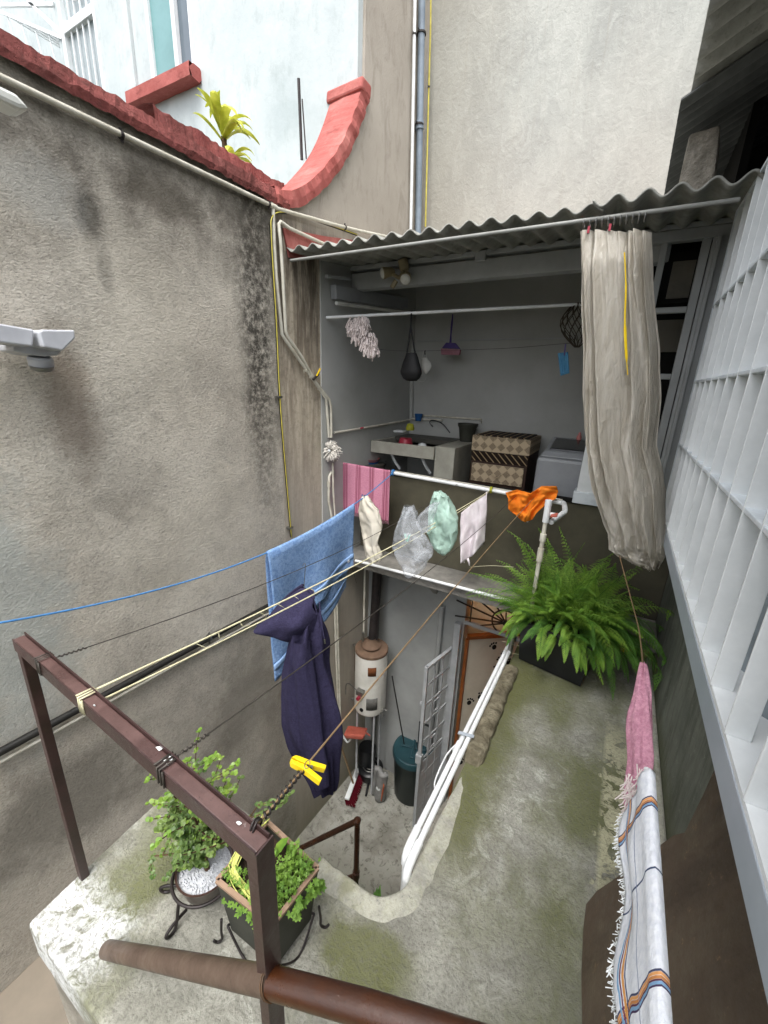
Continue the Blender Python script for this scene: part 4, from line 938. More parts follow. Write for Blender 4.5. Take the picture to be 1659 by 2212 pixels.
# hanging rod and what hangs on it
hr0 = A(705, 686, .02); hr1 = P(1300, 655, 'Y', 3.45)
def HR(x):
    # point of the rod seen at image column x
    best = None
    for i in range(201):
        p = lerp(hr0, hr1, i/200); d = p-CAM; X = 829.5+FPX*d.dot(RT)/d.dot(FW)
        if best is None or abs(X-x) < best[0]: best = (abs(X-x), p)
    return best[1]
hr0 = P(705, 686, 'Y', 3.35) if False else hr0
tag(MB().tube([hr0, hr1], .011, 10).build('hanging_rod', M['pvcw'], smooth='auto'), 'white hanging rod across the laundry room with mop and bag on it', 'rod')
def mop(c, r, seed, mat, ring=False, stretch=1, nrm=V(0,-1,0), ln=.085):
    rnd = random.Random(seed); mb = MB()
    nrm = nrm.normalized(); s1 = nrm.cross(V(0,0,1)).normalized(); s2 = s1.cross(nrm)
    for i in range(330):
        a = rnd.uniform(0, 2*math.pi); rr = r*math.sqrt(rnd.uniform(.12 if ring else 0, 1))
        d = (s1*math.cos(a)+s2*math.sin(a)); b = c + d*rr*.62 + (nrm*.015*rnd.uniform(0,1)) + V(0,0,0)
        if not ring: b = c + s1*math.cos(a)*rr*.8 - V(0,0,1)*(rnd.random()*stretch*r*1.6) + s1*(rnd.random()*0) 
        tip = d*rnd.uniform(.4, .8)*ln + nrm*rnd.uniform(.1, .6)*ln*.6 + V(0,0,-.5*ln*rnd.random())
        if not ring: tip = V(rnd.uniform(-.4,.4), rnd.uniform(-.5,.1), -1).normalized()*ln*rnd.uniform(.5,.9)+d*.02
        mb.tube([b, b+tip*.5+V(0,0,.006), b+tip], [.0045, .005, .004], 5)
    return mb
p = HR(790); 
def PO(x, y, Y): return P(x, y, 'Y', Y)
Ym = p.y-.03
mb = MB(); rnd = random.Random(4)
for (x, y, rr) in ((778, 712, 24), (798, 735, 24), (768, 700, 18), (805, 748, 17), (785, 695, 15)):
    c = PO(x, y, Ym); r = rr*(c-CAM).length/FPX*.9
    for i in range(110):
        a = rnd.uniform(0, 2*math.pi); q = math.sqrt(rnd.random()); b = c+V(math.cos(a)*q*r*.8, rnd.uniform(-.045,.03), math.sin(a)*q*r*.8)
        tip = V(math.cos(a)*.02*q+rnd.uniform(-.01,.01), rnd.uniform(-.02,0), -rnd.uniform(.025, .055)+.012*math.sin(a))
        mb.tube([b, b+tip*.5, b+tip], [.0042, .005, .0045], 5)
tag(mb.build('mop_head', M['mop2']), 'large pale rosy cotton mop head hanging on the rod', 'mop head')
c = A(719, 972, .07); mb = MB(); rnd = random.Random(9)
for i in range(330):
    a = rnd.uniform(0, 2*math.pi); q = rnd.uniform(.35, 1); r = .058
    dx = V(math.cos(a), 0, math.sin(a)); b = c + dx*r*q*.75 + V(0, rnd.uniform(-.035,.02), 0)
    tip = dx*rnd.uniform(.03, .055) + V(0, rnd.uniform(-.02, .01), -.012)
    mb.tube([b, b+tip*.5+V(0,-.006,0), b+tip], [.004, .0048, .004], 5)
mp = mb.build('mop_head', M['mop']); tag(mp, 'round grey white mop head with hollow centre at the left wall corner', 'mop head')
MB().lathe(c+V(0, -.045, 0), [(.011, 0), (.012, .01), (.0, .014)], 12, ax=(0, -1, 0), closed=False).build('hub', M['white'], mp)
# black bag
p = HR(888); Yb_ = p.y-.02
def BG(x, y, o=0): return P(x, y, 'Y', Yb_+o)
bag = thing('hand_bag', tuple(BG(888, 820)), 'black nylon bag hanging by its straps from the rod', 'bag')
secs = [(762, 878, 899, .02), (770, 876, 902, .03), (785, 870, 906, .04), (805, 865, 911, .05), (818, 872, 906, .035), (823, 880, 900, .015)]
mb = MB()
def bf(u, v):
    f = v*(len(secs)-1); i = min(int(f), len(secs)-2); t = f-i; L_ = lambda k: secs[i][k]*(1-t)+secs[i+1][k]*t
    a, b = BG(L_(1), L_(0)), BG(L_(2), L_(0)); c = (a+b)/2; h = (b-a)/2; an = 2*math.pi*u
    return c + h*math.cos(an)*1 + V(0, math.sin(an)*L_(3), .004*mnoise.noise(V(an*2, v*6, 0)))
mb.grid(28, 16, bf, closed_u=True); mb.build('body', M['bagblack'], bag, smooth=True)
for s_ in ((879, 884), (897, 891)):
    MB().tube(smoothpath([BG(s_[0], 765, -.01), BG(s_[1], 730, -.01), BG(887.5, 698, -.01), p+V(0,0,.008)], 6), [.006]*19, 6).build('strap', M['bagblack'], bag)
def sheetobj(name, pts, m, label, cat, thick=.004, wob=.006, nu=10, nv=12, group=None, parent=None, yoff=None):
    """cloth or film between four measured corners, top-left, top-right, bottom-right, bottom-left, gently buckled"""
    tl, tr, br, bl = pts
    nn = (tr-tl).cross(bl-tl).normalized()
    def f(u, v):
        p = lerp(lerp(tl, tr, u), lerp(bl, br, u), v); e = math.sin(math.pi*u)*.6+.4
        return p + nn*(wob*math.sin(u*9+v*2)*e + wob*1.2*mnoise.noise(p*9))
    o = MB().grid(nu, nv, f).build(name, m, parent, smooth=True, solid=thick)
    if parent is None: tag(o, label, cat, group)
    return o
# white mask, blue mask, sponge wiper, net
Yl = YB-.35
def Q(x, y, Y=None): return P(x, y, 'Y', Y or Yl)
t = thing('face_mask', tuple(Q(920, 800)), 'white cup shaped face mask clipped beside the black bag', 'mask')
mb = MB()
def mf(u, v):
    a, b = Q(908+6*v, 773+36*v), Q(926+6*math.sin(v*3), 772+36*v); w_ = math.sin(math.pi*min(1, max(.12, v)))**.5
    c = (a+b)/2; return c + (b-a)*.5*(2*u-1)*w_ + V(0, -.03*math.sin(math.pi*u)*w_, 0)
mb.grid(12, 12, mf); mb.build('cup', M['mask'], t, smooth=True, solid=.002)
MB().tube(smoothpath([Q(911, 776), Q(914, 762), Q(917, 757), Q(920, 764), Q(922, 776)], 5), .0015, 5).build('ear_loop', M['mask'], t)
MB().tube(smoothpath([Q(913, 810), Q(905, 815), Q(903, 822), Q(915, 824), Q(921, 814)], 5), .0015, 5).build('ear_loop', M['mask'], t)
MB().bar(Q(918, 757), Q(918, 766), .008, .01).build('peg', M['iron'], t)
Y2 = YB-.35
t = thing('face_mask', tuple(Q(1217, 800, 3.5)), 'blue pleated face mask pegged near the curtain', 'mask')
def f(u, v):
    p = lerp(lerp(Q(1205, 763, 3.5), Q(1227, 760, 3.5), u), lerp(Q(1211, 812, 3.5), Q(1230, 806, 3.5), u), v); return p+V(0, .004*math.sin(u*25), 0)
MB().grid(20, 8, f).build('sheet', M['maskblue'], t, smooth=True, solid=.002)
MB().bar(Q(1222, 743, 3.5), Q(1219, 768, 3.5), .010, .012).build('peg', M['purple'], t)
tag(MB().tube(smoothpath([A(800, 753, .3), Q(870, 758), Q(960, 757), Q(1100, 752), Q(1223, 742, 3.5), Q(1290, 740, 3.45)], 6), .0014, 5).build('thin_line', M['cable']), 'very thin drying line across the laundry behind the bag', 'line')
yw = YB-.30
t = thing('sponge_wiper', tuple(Q(973, 760, yw)), 'purple handled wiper with pink sponge hanging on the rear wall', 'wiper')
MB().tube([Q(978, 679, yw), Q(976, 700, yw), Q(974, 722, yw), Q(973, 740, yw)], [.006, .010, .007, .012], 8).build('handle', M['purple'], t, smooth=True)
MB().hexa([Q(955, 752, yw)+V(0,-.01,0), Q(994, 754, yw)+V(0,-.01,0), Q(994, 754, yw)+V(0,.02,0), Q(955, 752, yw)+V(0,.02,0), Q(964, 740, yw)+V(0,-.01,0), Q(984, 741, yw)+V(0,-.01,0), Q(984, 741, yw)+V(0,.02,0), Q(964, 740, yw)+V(0,.02,0)]).build('head', M['purple'], t, bevel=.004)
MB().hexa([Q(954, 766, yw)+V(0,-.015,0), Q(993, 767, yw)+V(0,-.015,0), Q(993, 767, yw)+V(0,.02,0), Q(954, 766, yw)+V(0,.02,0), Q(953, 753, yw)+V(0,-.015,0), Q(995, 755, yw)+V(0,-.015,0), Q(995, 755, yw)+V(0,.02,0), Q(953, 753, yw)+V(0,.02,0)]).build('sponge', M['pinkfoam'], t, bevel=.004)
mb = MB(); rnd = random.Random(3); c0_ = Q(1250, 653, 3.42)
for i in range(26):
    a = 2*math.pi*i/26; pts = []
    for k in range(9):
        v = k/8; yy = 655+95*v; w_ = (8+22*math.sin(math.pi*min(1, v*1.05)))*(1 if v < .95 else .5); c = Q(1250-4*v, yy, 3.42); s_ = (c-CAM).length/FPX
        aa = a+ (1 if i % 2 else -1)*v*1.5; pts.append(c+V(math.cos(aa)*w_*s_, math.sin(aa)*w_*s_*.8, 0))
    mb.tube(pts, .003, 5)
nb = mb.build('net_bag', M['net']); tag(nb, 'dark string net bag hanging on the rod beside the curtain', 'net bag')
# twin spot on the header beam
BL = lambda x, y, o=0: P(x, y, 'Y', BY-.04-o)
t = thing('spot_lamp', tuple(BL(862, 590)), 'tan twin spotlight with two pale lenses under the roof beam', 'lamp')
MB().lathe(BL(872, 572), [(.0, -.05), (.03, -.045), (.038, -.02), (.038, .03), (.03, .04)], 20, ax=(-.2, -.3, 1), closed=False).build('housing', M['lamptan'], t, smooth=True)
for (x, y, ax_) in ((828, 590, (-.75, -.7, -.25)), (876, 603, (.25, -.8, -.5))):
    a = V(*ax_).normalized(); c = BL(x, y, .07)
    h = MB().lathe(c-a*.09, [(.012, 0), (.030, .02), (.036, .06), (.041, .085), (.041, .095)], 22, ax=a).build('spot_head', M['lamptan'], t, smooth='auto')
    MB().lathe(c, [(.038, 0), (.037, .012), (.025, .022), (.0, .027)], 22, ax=a, closed=False).build('lens', M['lens'], h, smooth=True)
MB().bar(BL(856, 606, .06), BL(846, 622, .07), .035, .03).build('sensor', M['lamptan'], t, bevel=.005)
MB().tube([BL(835, 585, .03), BL(862, 600, .04), BL(873, 585, .03)], .014, 8).build('arm', M['lamptan'], t, smooth=True)
# fluorescent batten on side wall
a, b = A(720, 640, .05), A(876, 664, .05)
t = thing('tube_light', tuple(a), 'unlit white fluorescent batten on the side wall of the laundry', 'lamp')
MB().bar(a+V(0,0,.03), b+V(0,0,.03), .06, .10).build('batten', M['washer'], t, bevel=.008)
MB().tube([a+V(.03,0,-.05), b+V(.03,0,-.05)], .014, 10).build('tube', M['lens'], t, smooth='auto')
tag(MB().bar(A(705, 597, .06), A(755, 603, .06), .03, .02).build('wall_bracket', M['greypaint'], bevel=.003), 'small grey bracket at the left end of the header beam', 'bracket')
# pipes under the mop beside the towel
pipeline('riser_pipe', [A(716, 1020, .03), A(711, 1030, .03), A(710, 1080, .03), A(717, 1118, .03), A(720, 1200, .03), A(726, 1400, .03), A(733, 1580, .03)], .012, M['pvc'], 'pale riser pipe with red valve dropping from the mop down the wall', 'pipe', join=[(A(710.5, 1040, .03), A(710.5, 1052, .03)), (A(722, 1270, .03), A(723, 1290, .03))])
pipeline('riser_pipe', [A(719, 1000, .05), A(720, 1060, .05), A(724, 1120, .05), A(728, 1300, .05), A(736, 1560, .05)], .009, M['pvc'], 'thinner pipe just right of the riser with red valve', 'pipe')

# ================================================================== DOWN IN THE COURTYARD
YC = 3.50
def C_(x, y, o=0): return P(x, y, 'Y', YC-o)
bw = thing('courtyard_rear_wall', (-1.5, YC, 0), 'pale grey painted wall behind the water heater below the laundry', 'wall')
dxl = C_(1002, 1400).x; 
MB().box((xA(YC)-.02, YC, 0), (dxl-.02, YC+.15, RL-.09)).build('masonry', M['courtwall'], bw)
MB().box((dxl-.02, YC, 2.70), (-.36, YC+.15, RL-.09)).build('masonry', M['courtwall'], bw)
# room behind the door, lit by its own bulb (seen glowing through the fanlight)
ir = thing('inner_room', (-.7, 4.6, 0), 'room with orange painted walls lit behind the iron fanlight', 'room')
MB().box((-2.0, 5.0, 0), (.45, 5.1, 2.9)).build('rear_wall', M['orangewall'], ir)
MB().box((-2.0, YC+.16, 0), (-1.9, 5.0, 2.9)).build('side_wall', M['orangewall'], ir)
MB().box((.40, YC+.16, 0), (.45, 5.0, 2.9)).build('side_wall', M['orangewall'], ir)
MB().box((-2.0, YC+.16, 2.86), (.45, 5.0, RL-.09)).build('ceiling', M['orangewall'], ir)
pl_ = bpy.data.lights.new('room_bulb', 'POINT'); pl_.energy = 330; pl_.color = (1, .78, .5); pl_.shadow_soft_size = .12
po = bpy.data.objects.new('room_bulb', pl_); sc.collection.objects.link(po); po.location = (-.9, 4.3, 2.45)
# fanlight with iron wheel
fz0, fz1 = 2.40, 2.70
ft = thing('iron_fanlight', (-.8, YC, fz0), 'dark iron fanlight with a wheel and spokes over the door', 'fanlight')
MB().bar(V(dxl-.02, YC-.01, fz0), V(-.36, YC-.01, fz0), .03, .035).build('lower_bar', M['greypaint'], ft)
MB().bar(V(dxl-.02, YC-.01, fz1), V(-.36, YC-.01, fz1), .03, .03).build('upper_bar', M['greypaint'], ft)
wc = C_(1095, 1330, .01); wc.z = fz0+.12
MB().tube([wc+V(math.cos(a)*.13, 0, math.sin(a)*.13) for a in [k*math.pi/14 for k in range(28)]], .008, 6, closed=True).build('wheel', M['iron'], ft)
MB().lathe(wc, [(.028, -.01), (.028, .012)], 16, ax=(0, -1, 0)).build('hub', M['iron'], ft)
for an in (95, 125, 150, 170, 190, 205, 60, 30, 0, -20):
    a = R(an); d = V(math.cos(a), 0, math.sin(a)); t_ = 10
    lim = min((fz1-wc.z)/d.z if d.z > .01 else 9, (wc.z-fz0)/-d.z if d.z < -.01 else 9, .5)
    MB().bar(wc+d*.03, wc+d*lim, .010, .014, (0, 1, 0)).build('spoke', M['iron'], ft)
MB().bar(C_(1022, 1290, .0)+V(0,-.01,0), V(C_(1022,1290).x, YC-.01, fz0), .012, .012, (0,1,0)).build('stay', M['iron'], ft)
# posts and door leaf
pq = C_(990, 1345)
tag(MB().box((pq.x-.02, YC-.06, 0), (pq.x+.045, YC-.004, fz0-.018)).build('door_post', M['gate'], bevel=.005), 'grey door post between the open gate and the paw print door', 'post')
tag(MB().tube([C_(955, 1308, .03), V(C_(955, 1308).x, YC-.03, .0)], .028, 12).build('drain_pipe', M['courtwall'], smooth='auto'), 'painted drain pipe upright on the pale courtyard wall', 'pipe')
mb = MB(); a = C_(900, 1285); mb.prism([V(a.x-.05, YC-.001, 2.84), V(a.x+.23, YC-.001, 2.84), V(a.x+.23, YC-.001, 2.62), V(a.x+.19, YC-.001, 2.62)], (0, -.03, 0)); tag(mb.build('corbel', M['concrete']), 'dark triangular corbel under the laundry floor beside the drain pipe', 'corbel')
dr_ = thing('door', (dxl+.1, YC, 0), 'cream door with dark paw prints and orange wood edge, ajar', 'door')
h0 = V(dxl+.02, YC+.03, 0); de = h0 + V(.62, .50, 0)   # leaf swings inwards
dd = (de-h0).normalized(); dn = V(dd.y, -dd.x, 0)
dh = 2.20
mb = MB(); mb.hexa([h0, de, de-dn*.04, h0-dn*.04, h0+V(0,0,dh), de+V(0,0,dh), de-dn*.04+V(0,0,dh), h0-dn*.04+V(0,0,dh)]); mb.build('leaf', M['doorpaint'], dr_)
mb = MB(); mb.bar(h0+dn*.003+V(0,0,0), h0+dn*.003+V(0,0,dh), .03, .05); mb.build('edge', M['orangewood'], dr_)
mb = MB(); mb.bar(h0+dn*.003+V(0,0,dh+.022), de+dn*.003+V(0,0,dh+.022), .05, .04); mb.build('top_rail', M['orangewood'], dr_)
mb = MB(); rnd = random.Random(2)
for i in range(44):
    t_ = .08+.80*rnd.random(); zz = .25+1.88*((i*0.618) % 1); c = h0+dd*t_*.8+dn*.003+V(0,0,zz); rot_ = rnd.uniform(-.5,.5)
    def disc(cx, cz, r_):
        b = len(mb.v); x_ = cx*math.cos(rot_)-cz*math.sin(rot_); z_ = cx*math.sin(rot_)+cz*math.cos(rot_)
        mb.add([c+dd*(x_+r_*math.cos(k*math.pi/4))+V(0,0,z_+r_*1.2*math.sin(k*math.pi/4)) for k in range(8)], [tuple(range(8))])
    disc(0, -.012, .026)
    for k in range(4): disc(-.034+.023*k, .024+.013*(1 if k in (1, 2) else 0), .011)
mb.build('paw_prints', M['dark'], dr_)
# open gate leaf
gt_ = thing('gate', (-1.2, 3.2, 0), 'grey white steel gate of open squares standing open beside the green bin', 'gate')
ga = P(915, 1745, 'Z', 0.0); ga = V(ga.x, ga.y, 0.03); gzt = P(922, 1435, 'Y', ga.y).z
gb = V(dxl-.06, YC-.02, .03)
# hinge side stands by the door post, free edge towards the camera
ga2 = P(922, 1440, 'Y', 3.05); gdir = None
gA = V(ga2.x, 3.05, 0); gB = V(pq.x-.03, YC-.03, 0); gH = ga2.z
def G(t_, z): return lerp(gA, gB, t_)+V(0, 0, z)
glen = (gB-gA).length
MB().bar(G(0, .02), G(0, gH), .034, .034).build('stile', M['gate'], gt_, bevel=.003)
MB().bar(G(1, .02), G(1, gH), .03, .03).build('stile', M['gate'], gt_, bevel=.003)
MB().bar(G(0, gH-.015), G(1, gH-.015), .034, .03).build('top_rail', M['gate'], gt_, bevel=.003)
MB().bar(G(0, .05), G(1, .05), .03, .03).build('bottom_rail', M['gate'], gt_, bevel=.003)
for t_ in (.33, .66): MB().bar(G(t_, .06), G(t_, gH-.03), .014, .018).build('bar', M['gate'], gt_)
for k in range(1, 9):
    z = gH*k/9; MB().bar(G(0.03, z), G(.97, z), .012, .018).build('cross_bar', M['gate'], gt_)
for k, tt in ((1, .33), (3, .0), (4, .33), (6, .33)):
    z = gH*k/9; c = [G(tt+.08, z+.05), G(tt+.26, z+.05), G(tt+.26, z+gH/9-.05), G(tt+.08, z+gH/9-.05)]
    mb = MB()
    mb.tube(c, .007, 5, closed=True); mb.build('square_ornament', M['gate'], gt_)
MB().box((gA.x-.035, gA.y-.03, gH*.44), (gA.x+.03, gA.y+.02, gH*.44+.11)).build('latch', M['gate'], gt_, bevel=.004)
MB().box((gA.x-.04, gA.y-.01, gH*.78), (gA.x+.0, gA.y+.02, gH*.78+.03)).build('latch', M['gate'], gt_, bevel=.003)
mb = MB(); mb.prism([G(.02, .06), G(.98, .06), G(.98, gH*.42), G(.02, gH*.42)], (.004, .004, 0)); mb.build('lower_panel', M['gate'], gt_)

# water heater
hy = 3.22; hc = P(801, 1460, 'Y', hy); hrad = .5*66*(hc-CAM).dot(FW)/FPX*1.04
ht, hb = P(800, 1398, 'Y', hy).z, P(800, 1524, 'Y', hy).z
wh = thing('water_heater', (hc.x, hy, hb), 'cream cylindrical water heater with rusty cap in the courtyard corner', 'water heater')
HC = V(hc.x, hy, 0)
MB().lathe(HC, [(hrad*.8, hb-.03), (hrad*.97, hb), (hrad, hb+.02), (hrad, ht-.03), (hrad*.99, ht-.005)], 40).build('body', M['heater'], wh, smooth='auto')
MB().lathe(HC, [(hrad*1.015, ht-.03), (hrad*1.03, ht), (hrad*.97, ht+.012), (hrad*.3, ht+.02)], 40).build('lid', M['rustcap'], wh, smooth='auto')
MB().lathe(HC+V(.0,-.01,0), [(.105, ht+.045), (.10, ht+.055), (.06, ht+.085), (.045, ht+.12), (.045, ht+.13)], 28, closed=False).build('draught_hood', M['rustcap'], wh, smooth='auto')
for a in (0, 2.1, 4.2): MB().tube([HC+V(math.cos(a)*.07, math.sin(a)*.07, ht+.015), HC+V(math.cos(a)*.08, math.sin(a)*.08, ht+.06)], .006, 6).build('hood_leg', M['rust'], wh)
fl_t = C_(790, 1260, .2).z
MB().tube([HC+V(-.0, .02, ht+.10), HC+V(-.03, .10, ht+.40), HC+V(-.03, .12, 2.9)], .05, 16).build('flue', M['iron'], wh, smooth='auto')
def HP(a, z, o=.0): return HC+V(math.sin(a)*(hrad+o), -math.cos(a)*(hrad+o), z)
def hpatch(name, a0, a1, z0, z1, m, o=.003):
    def f(u, v): return HP(a0+(a1-a0)*u, z0+(z1-z0)*v, o)
    return MB().grid(8, 2, f).build(name, m, wh, smooth=True, solid=.002)
H_ = ht-hb
hpatch('rust_patch', -1.45, -1.0, hb+H_*.6, hb+H_*.88, M['rust'])
hpatch('badge', .35, .85, hb+H_*.70, hb+H_*.84, M['rust'])
hpatch('rating_plate', .3, 1.0, hb+H_*.12, hb+H_*.32, M['metal'] if False else simple('worn data plate', '6b6a66', '54524e', 30, .6))
MB().box((HC.x-.05, hy-hrad-.05, hb+H_*.38), (HC.x+.035, hy-hrad+.01, hb+H_*.46)).build('gas_valve', M['metal'], wh, bevel=.006)
MB().lathe(HC+V(-.005, -hrad-.05, hb+H_*.36), [(.022, 0), (.020, .03)], 16, ax=(0, -1, 0)).build('knob', M['redp'], wh, smooth='auto')
MB().lathe(HP(-.0, hb+H_*.1, -.004), [(.022, 0), (.022, .012)], 16, ax=(0, -1, 0)).build('pilot_hole', M['dark'], wh, smooth='auto')
MB().tube(smoothpath([HC+V(-.05, -hrad-.02, hb+H_*.42), HC+V(-.16, -hrad, hb+H_*.45), HC+V(-.22, -hrad+.02, hb+H_*.38), HC+V(-.21, -hrad, hb+H_*.24), HC+V(-.28, -hrad+.1, hb+H_*.24)], 6), .006, 6).build('gas_hose', M['metal'], wh)
for a in (-.9, .9, 2.6):
    b = HC+V(math.sin(a)*hrad*.8, -math.cos(a)*hrad*.8, 0); MB().tube([b+V(0,0,hb-.02), b], .012, 8).build('leg', M['gate'], wh)
for a, z in ((-1.5, .95), (1.3, .02), (1.55, .05), (-1.4, .02)):
    MB().tube([HP(a, hb+H_*z, -.01), HP(a, hb+H_*z, .05)], .011, 8).build('pipe_stub', M['metal'], wh, smooth='auto')
MB().tube([HC+V(-.10, -.02, ht+.02), HC+V(-.10, -.02, ht+.16)], .013, 8).build('valve', M['metal'], wh, smooth='auto')
tag(MB().tube([HC+V(-.13, .04, ht+.1), HC+V(-.14, .05, 2.9)], .011, 8).build('heater_pipe', M['pvc'], smooth='auto'), 'thin pale pipe rising from the water heater to the slab', 'pipe')
tag(MB().tube([HC+V(-.06, .2, .0), HC+V(-.06, .21, 2.9)], .02, 8).build('dark_pipe', M['iron'], smooth='auto'), 'dark iron pipe in the corner behind the water heater flue', 'pipe')
tag(MB().tube([HC+V(.21, .1, hb+H_*.55), V(P(880,1640,'Y',YC-.1).x, YC-.1, .42)], .007, 6).build('drain_hose', M['cable']), 'thin black pipe slanting from the heater down to the green bin', 'pipe')
# drum
dc = P(885, 1712, 'Z', 0); dr = .225; dcn = V(dc.x, dc.y+.02, 0)
dz = P(885, 1612, 'Y', dcn.y).z
tb_ = thing('rubbish_bin', tuple(dcn), 'tall dark teal plastic bin with a moulded lid on the courtyard floor', 'bin')
MB().lathe(dcn, [(dr*.82, 0), (dr*.86, .02), (dr*.97, dz-.10), (dr*1.0, dz-.08), (dr*.97, dz-.05)], 40).build('body', M['drumbody'], tb_, smooth='auto')
MB().lathe(dcn, [(dr*1.05, dz-.075), (dr*1.06, dz-.03), (dr*1.02, dz-.005), (dr*.96, dz), (dr*.88, dz-.012), (0, dz+.006)], 40, closed=False).build('lid', M['drum'], tb_, smooth='auto')
for a in (.3, 1.87): 
    d = V(math.cos(a), math.sin(a), 0); MB().bar(dcn-d*dr*.62+V(0,0,dz+.006), dcn+d*dr*.80+V(0,0,dz+.008), .03, .022).build('lid_rib', M['drum'], tb_, bevel=.006)
q = P(915, 1560, 'Y', YC-.06)
tag(MB().tube([V(q.x-.03, YC-.08, .55), V(q.x-.03, YC-.08, q.z), V(q.x+.08, YC-.08, q.z)], .014, 6).build('bent_iron', M['black']), 'black bent handle standing behind the green bin', 'handle')
# orange red basin, stacked tyres like pots, boxes
q = P(768, 1578, 'Y', 3.05)
mb = MB(); a = .5
pts = [V(-.13, -.09, 0), V(.11, -.10, 0), V(.14, .08, 0), V(-.10, .11, 0)]
rotq = Matrix.Rotation(R(28), 3, 'Z') @ Matrix.Rotation(R(-16), 3, 'X')
mb.hexa([q+rotq@(p*.82+V(0,0,-.06)) for p in pts]+[q+rotq@p for p in pts]); t = thing('dustpan', tuple(q), 'dusty red plastic dustpan hanging upside down beside the heater leg', 'dustpan')
mb.build('pan', M['salmon'], t, bevel=.02)
MB().tube([q+rotq@V(.12, .0, -.02), q+rotq@V(.16, .02, -.06)], .010, 6).build('lug', M['salmon'], t)
mb = MB(); q2 = P(738, 1585, 'Y', 3.05); mb.tube(smoothpath([P(737, 1578, 'Y', 3.05), P(741, 1590, 'Y', 3.05), P(750, 1603, 'Y', 3.05), P(757, 1598, 'Y', 3.05)], 4), .011, 8)
tag(mb.build('pipe_elbow', M['pvcw'], smooth=True), 'short white bent pipe end below the dusty red dustpan', 'pipe')
q = P(800, 1660, 'Z', .10)
t = thing('charcoal_stove', tuple(V(q.x, q.y, 0)), 'low black round iron stove on the floor under the heater', 'stove')
MB().lathe(V(q.x, q.y, 0), [(.13, 0), (.15, .05), (.155, .13), (.14, .145), (.10, .15), (.095, .13), (.0, .12)], 32, closed=False).build('body', M['black'], t, smooth='auto')
for r_ in (.095, .06): MB().tube([V(q.x+math.cos(k*math.pi/12)*r_, q.y+math.sin(k*math.pi/12)*r_, .155) for k in range(24)], .006, 6, closed=True).build('ring', M['metal'], t, smooth=True)
tag(MB().tube([V(q.x+.05, q.y-.12, .04), V(q.x+.11, q.y-.27, .02)], .012, 6).build('black_stick', M['black']), 'short black stick lying before the iron stove', 'stick')
q = P(822, 1622, 'Y', 3.15); t = thing('plastic_sack', (q.x, 3.15, 0), 'torn grey sack with orange print behind the black stove', 'sack')
def f(u, v): 
    p = V(q.x-.08+.16*u+.03*v, 3.12+.03*math.sin(u*7)+.02*mnoise.noise(V(u*3, v*4, 1)), .02+.42*v); return p
MB().grid(12, 12, f).build('sheet', simple('grey sack', '8c8c8a', '6f6e6c', 8, .6), t, smooth=True, solid=.05)
def f(u, v): return V(q.x-.0+.08*u+.03*v, 3.085+.02*math.sin(u*4), .06+.26*v)
MB().grid(6, 6, f).build('orange_print', simple('orange print', 'b5623a', 'a05030', 8, .6), t, smooth=True, solid=.006)
MB().lathe(V(q.x+.035, 3.075, .23), [(.026, 0), (.026, .012)], 16, ax=(0, -1, 0)).build('round_mark', M['white'], t)
q = P(745, 1600, 'Z', .25); tag(MB().lathe(V(HC.x-.10, 3.36, 0), [(.10, 0), (.11, .36), (.10, .38)], 20).build('dark_bucket', M['black'], smooth='auto'), 'black drum shaped bucket in the shade under the heater', 'bucket')
# broom
bh = P(766, 1705, 'Z', .03); t = thing('broom', tuple(bh), 'broom with white head and dark red bristles leaning in the corner', 'broom')
bd = (P(774, 1680, 'Z', .05)-P(757, 1728, 'Z', .05)).normalized()
MB().bar(bh-bd*.20+V(-.03,0,.07), bh+bd*.20+V(-.03,0,.07), .055, .03).build('head', M['white'], t, bevel=.008)
mb = MB(); rnd = random.Random(5); sdv = bd.cross(V(0,0,1))
for i in range(420):
    s_ = rnd.uniform(-.2, .2); o_ = rnd.uniform(-.035, .035); b = bh+V(-.02,0,.055)+bd*s_+sdv*o_
    mb.tube([b, b+V(.045,-.005,-.05)+sdv*o_*.5+bd*rnd.uniform(-.008,.008)], .0045, 4)
mb.build('bristles', M['brushred'], t)
MB().tube([bh+V(-.02, 0, .08), P(733, 1600, 'X', XL+.08), P(727, 1540, 'X', XL+.05)], .011, 8).build('handle', M['wirebrown'], t, smooth='auto')
# stair handrail
SYR = 1.95
def SR(x, y): return P(x, y, 'Y', SYR)
hr = thing('stair_handrail', tuple(SR(773, 1990)), 'dark red brown tube handrail rising from the courtyard stair', 'handrail')
top = SR(772, 1773); MB().tube([V(top.x, SYR, top.z), V(top.x, SYR, .0)], .022, 12).build('post', M['tubered'], hr, smooth='auto')
l0 = P(640, 1838, 'X', -1.75); far = V(-2.15, 1.45, top.z-.25)
t1 = SR(675, 1820)
MB().tube([V(top.x, SYR, top.z), top+(t1-top)*1.35], .022, 12).build('top_rail', M['tubered'], hr, smooth='auto')
t2 = SR(772, 1890); MB().tube([t2, t2+(t1-top)*1.2], .020, 12).build('lower_rail', M['tubered'], hr, smooth='auto')
MB().lathe(V(top.x, SYR, t2.z-.03), [(.030, 0), (.030, .06)], 14).build('collar', M['tubered'], hr, smooth='auto')
MB().lathe(V(top.x, SYR, top.z-.02), [(.026, 0), (.029, .03), (.015, .045)], 14).build('cap', M['tubered'], hr, smooth='auto')

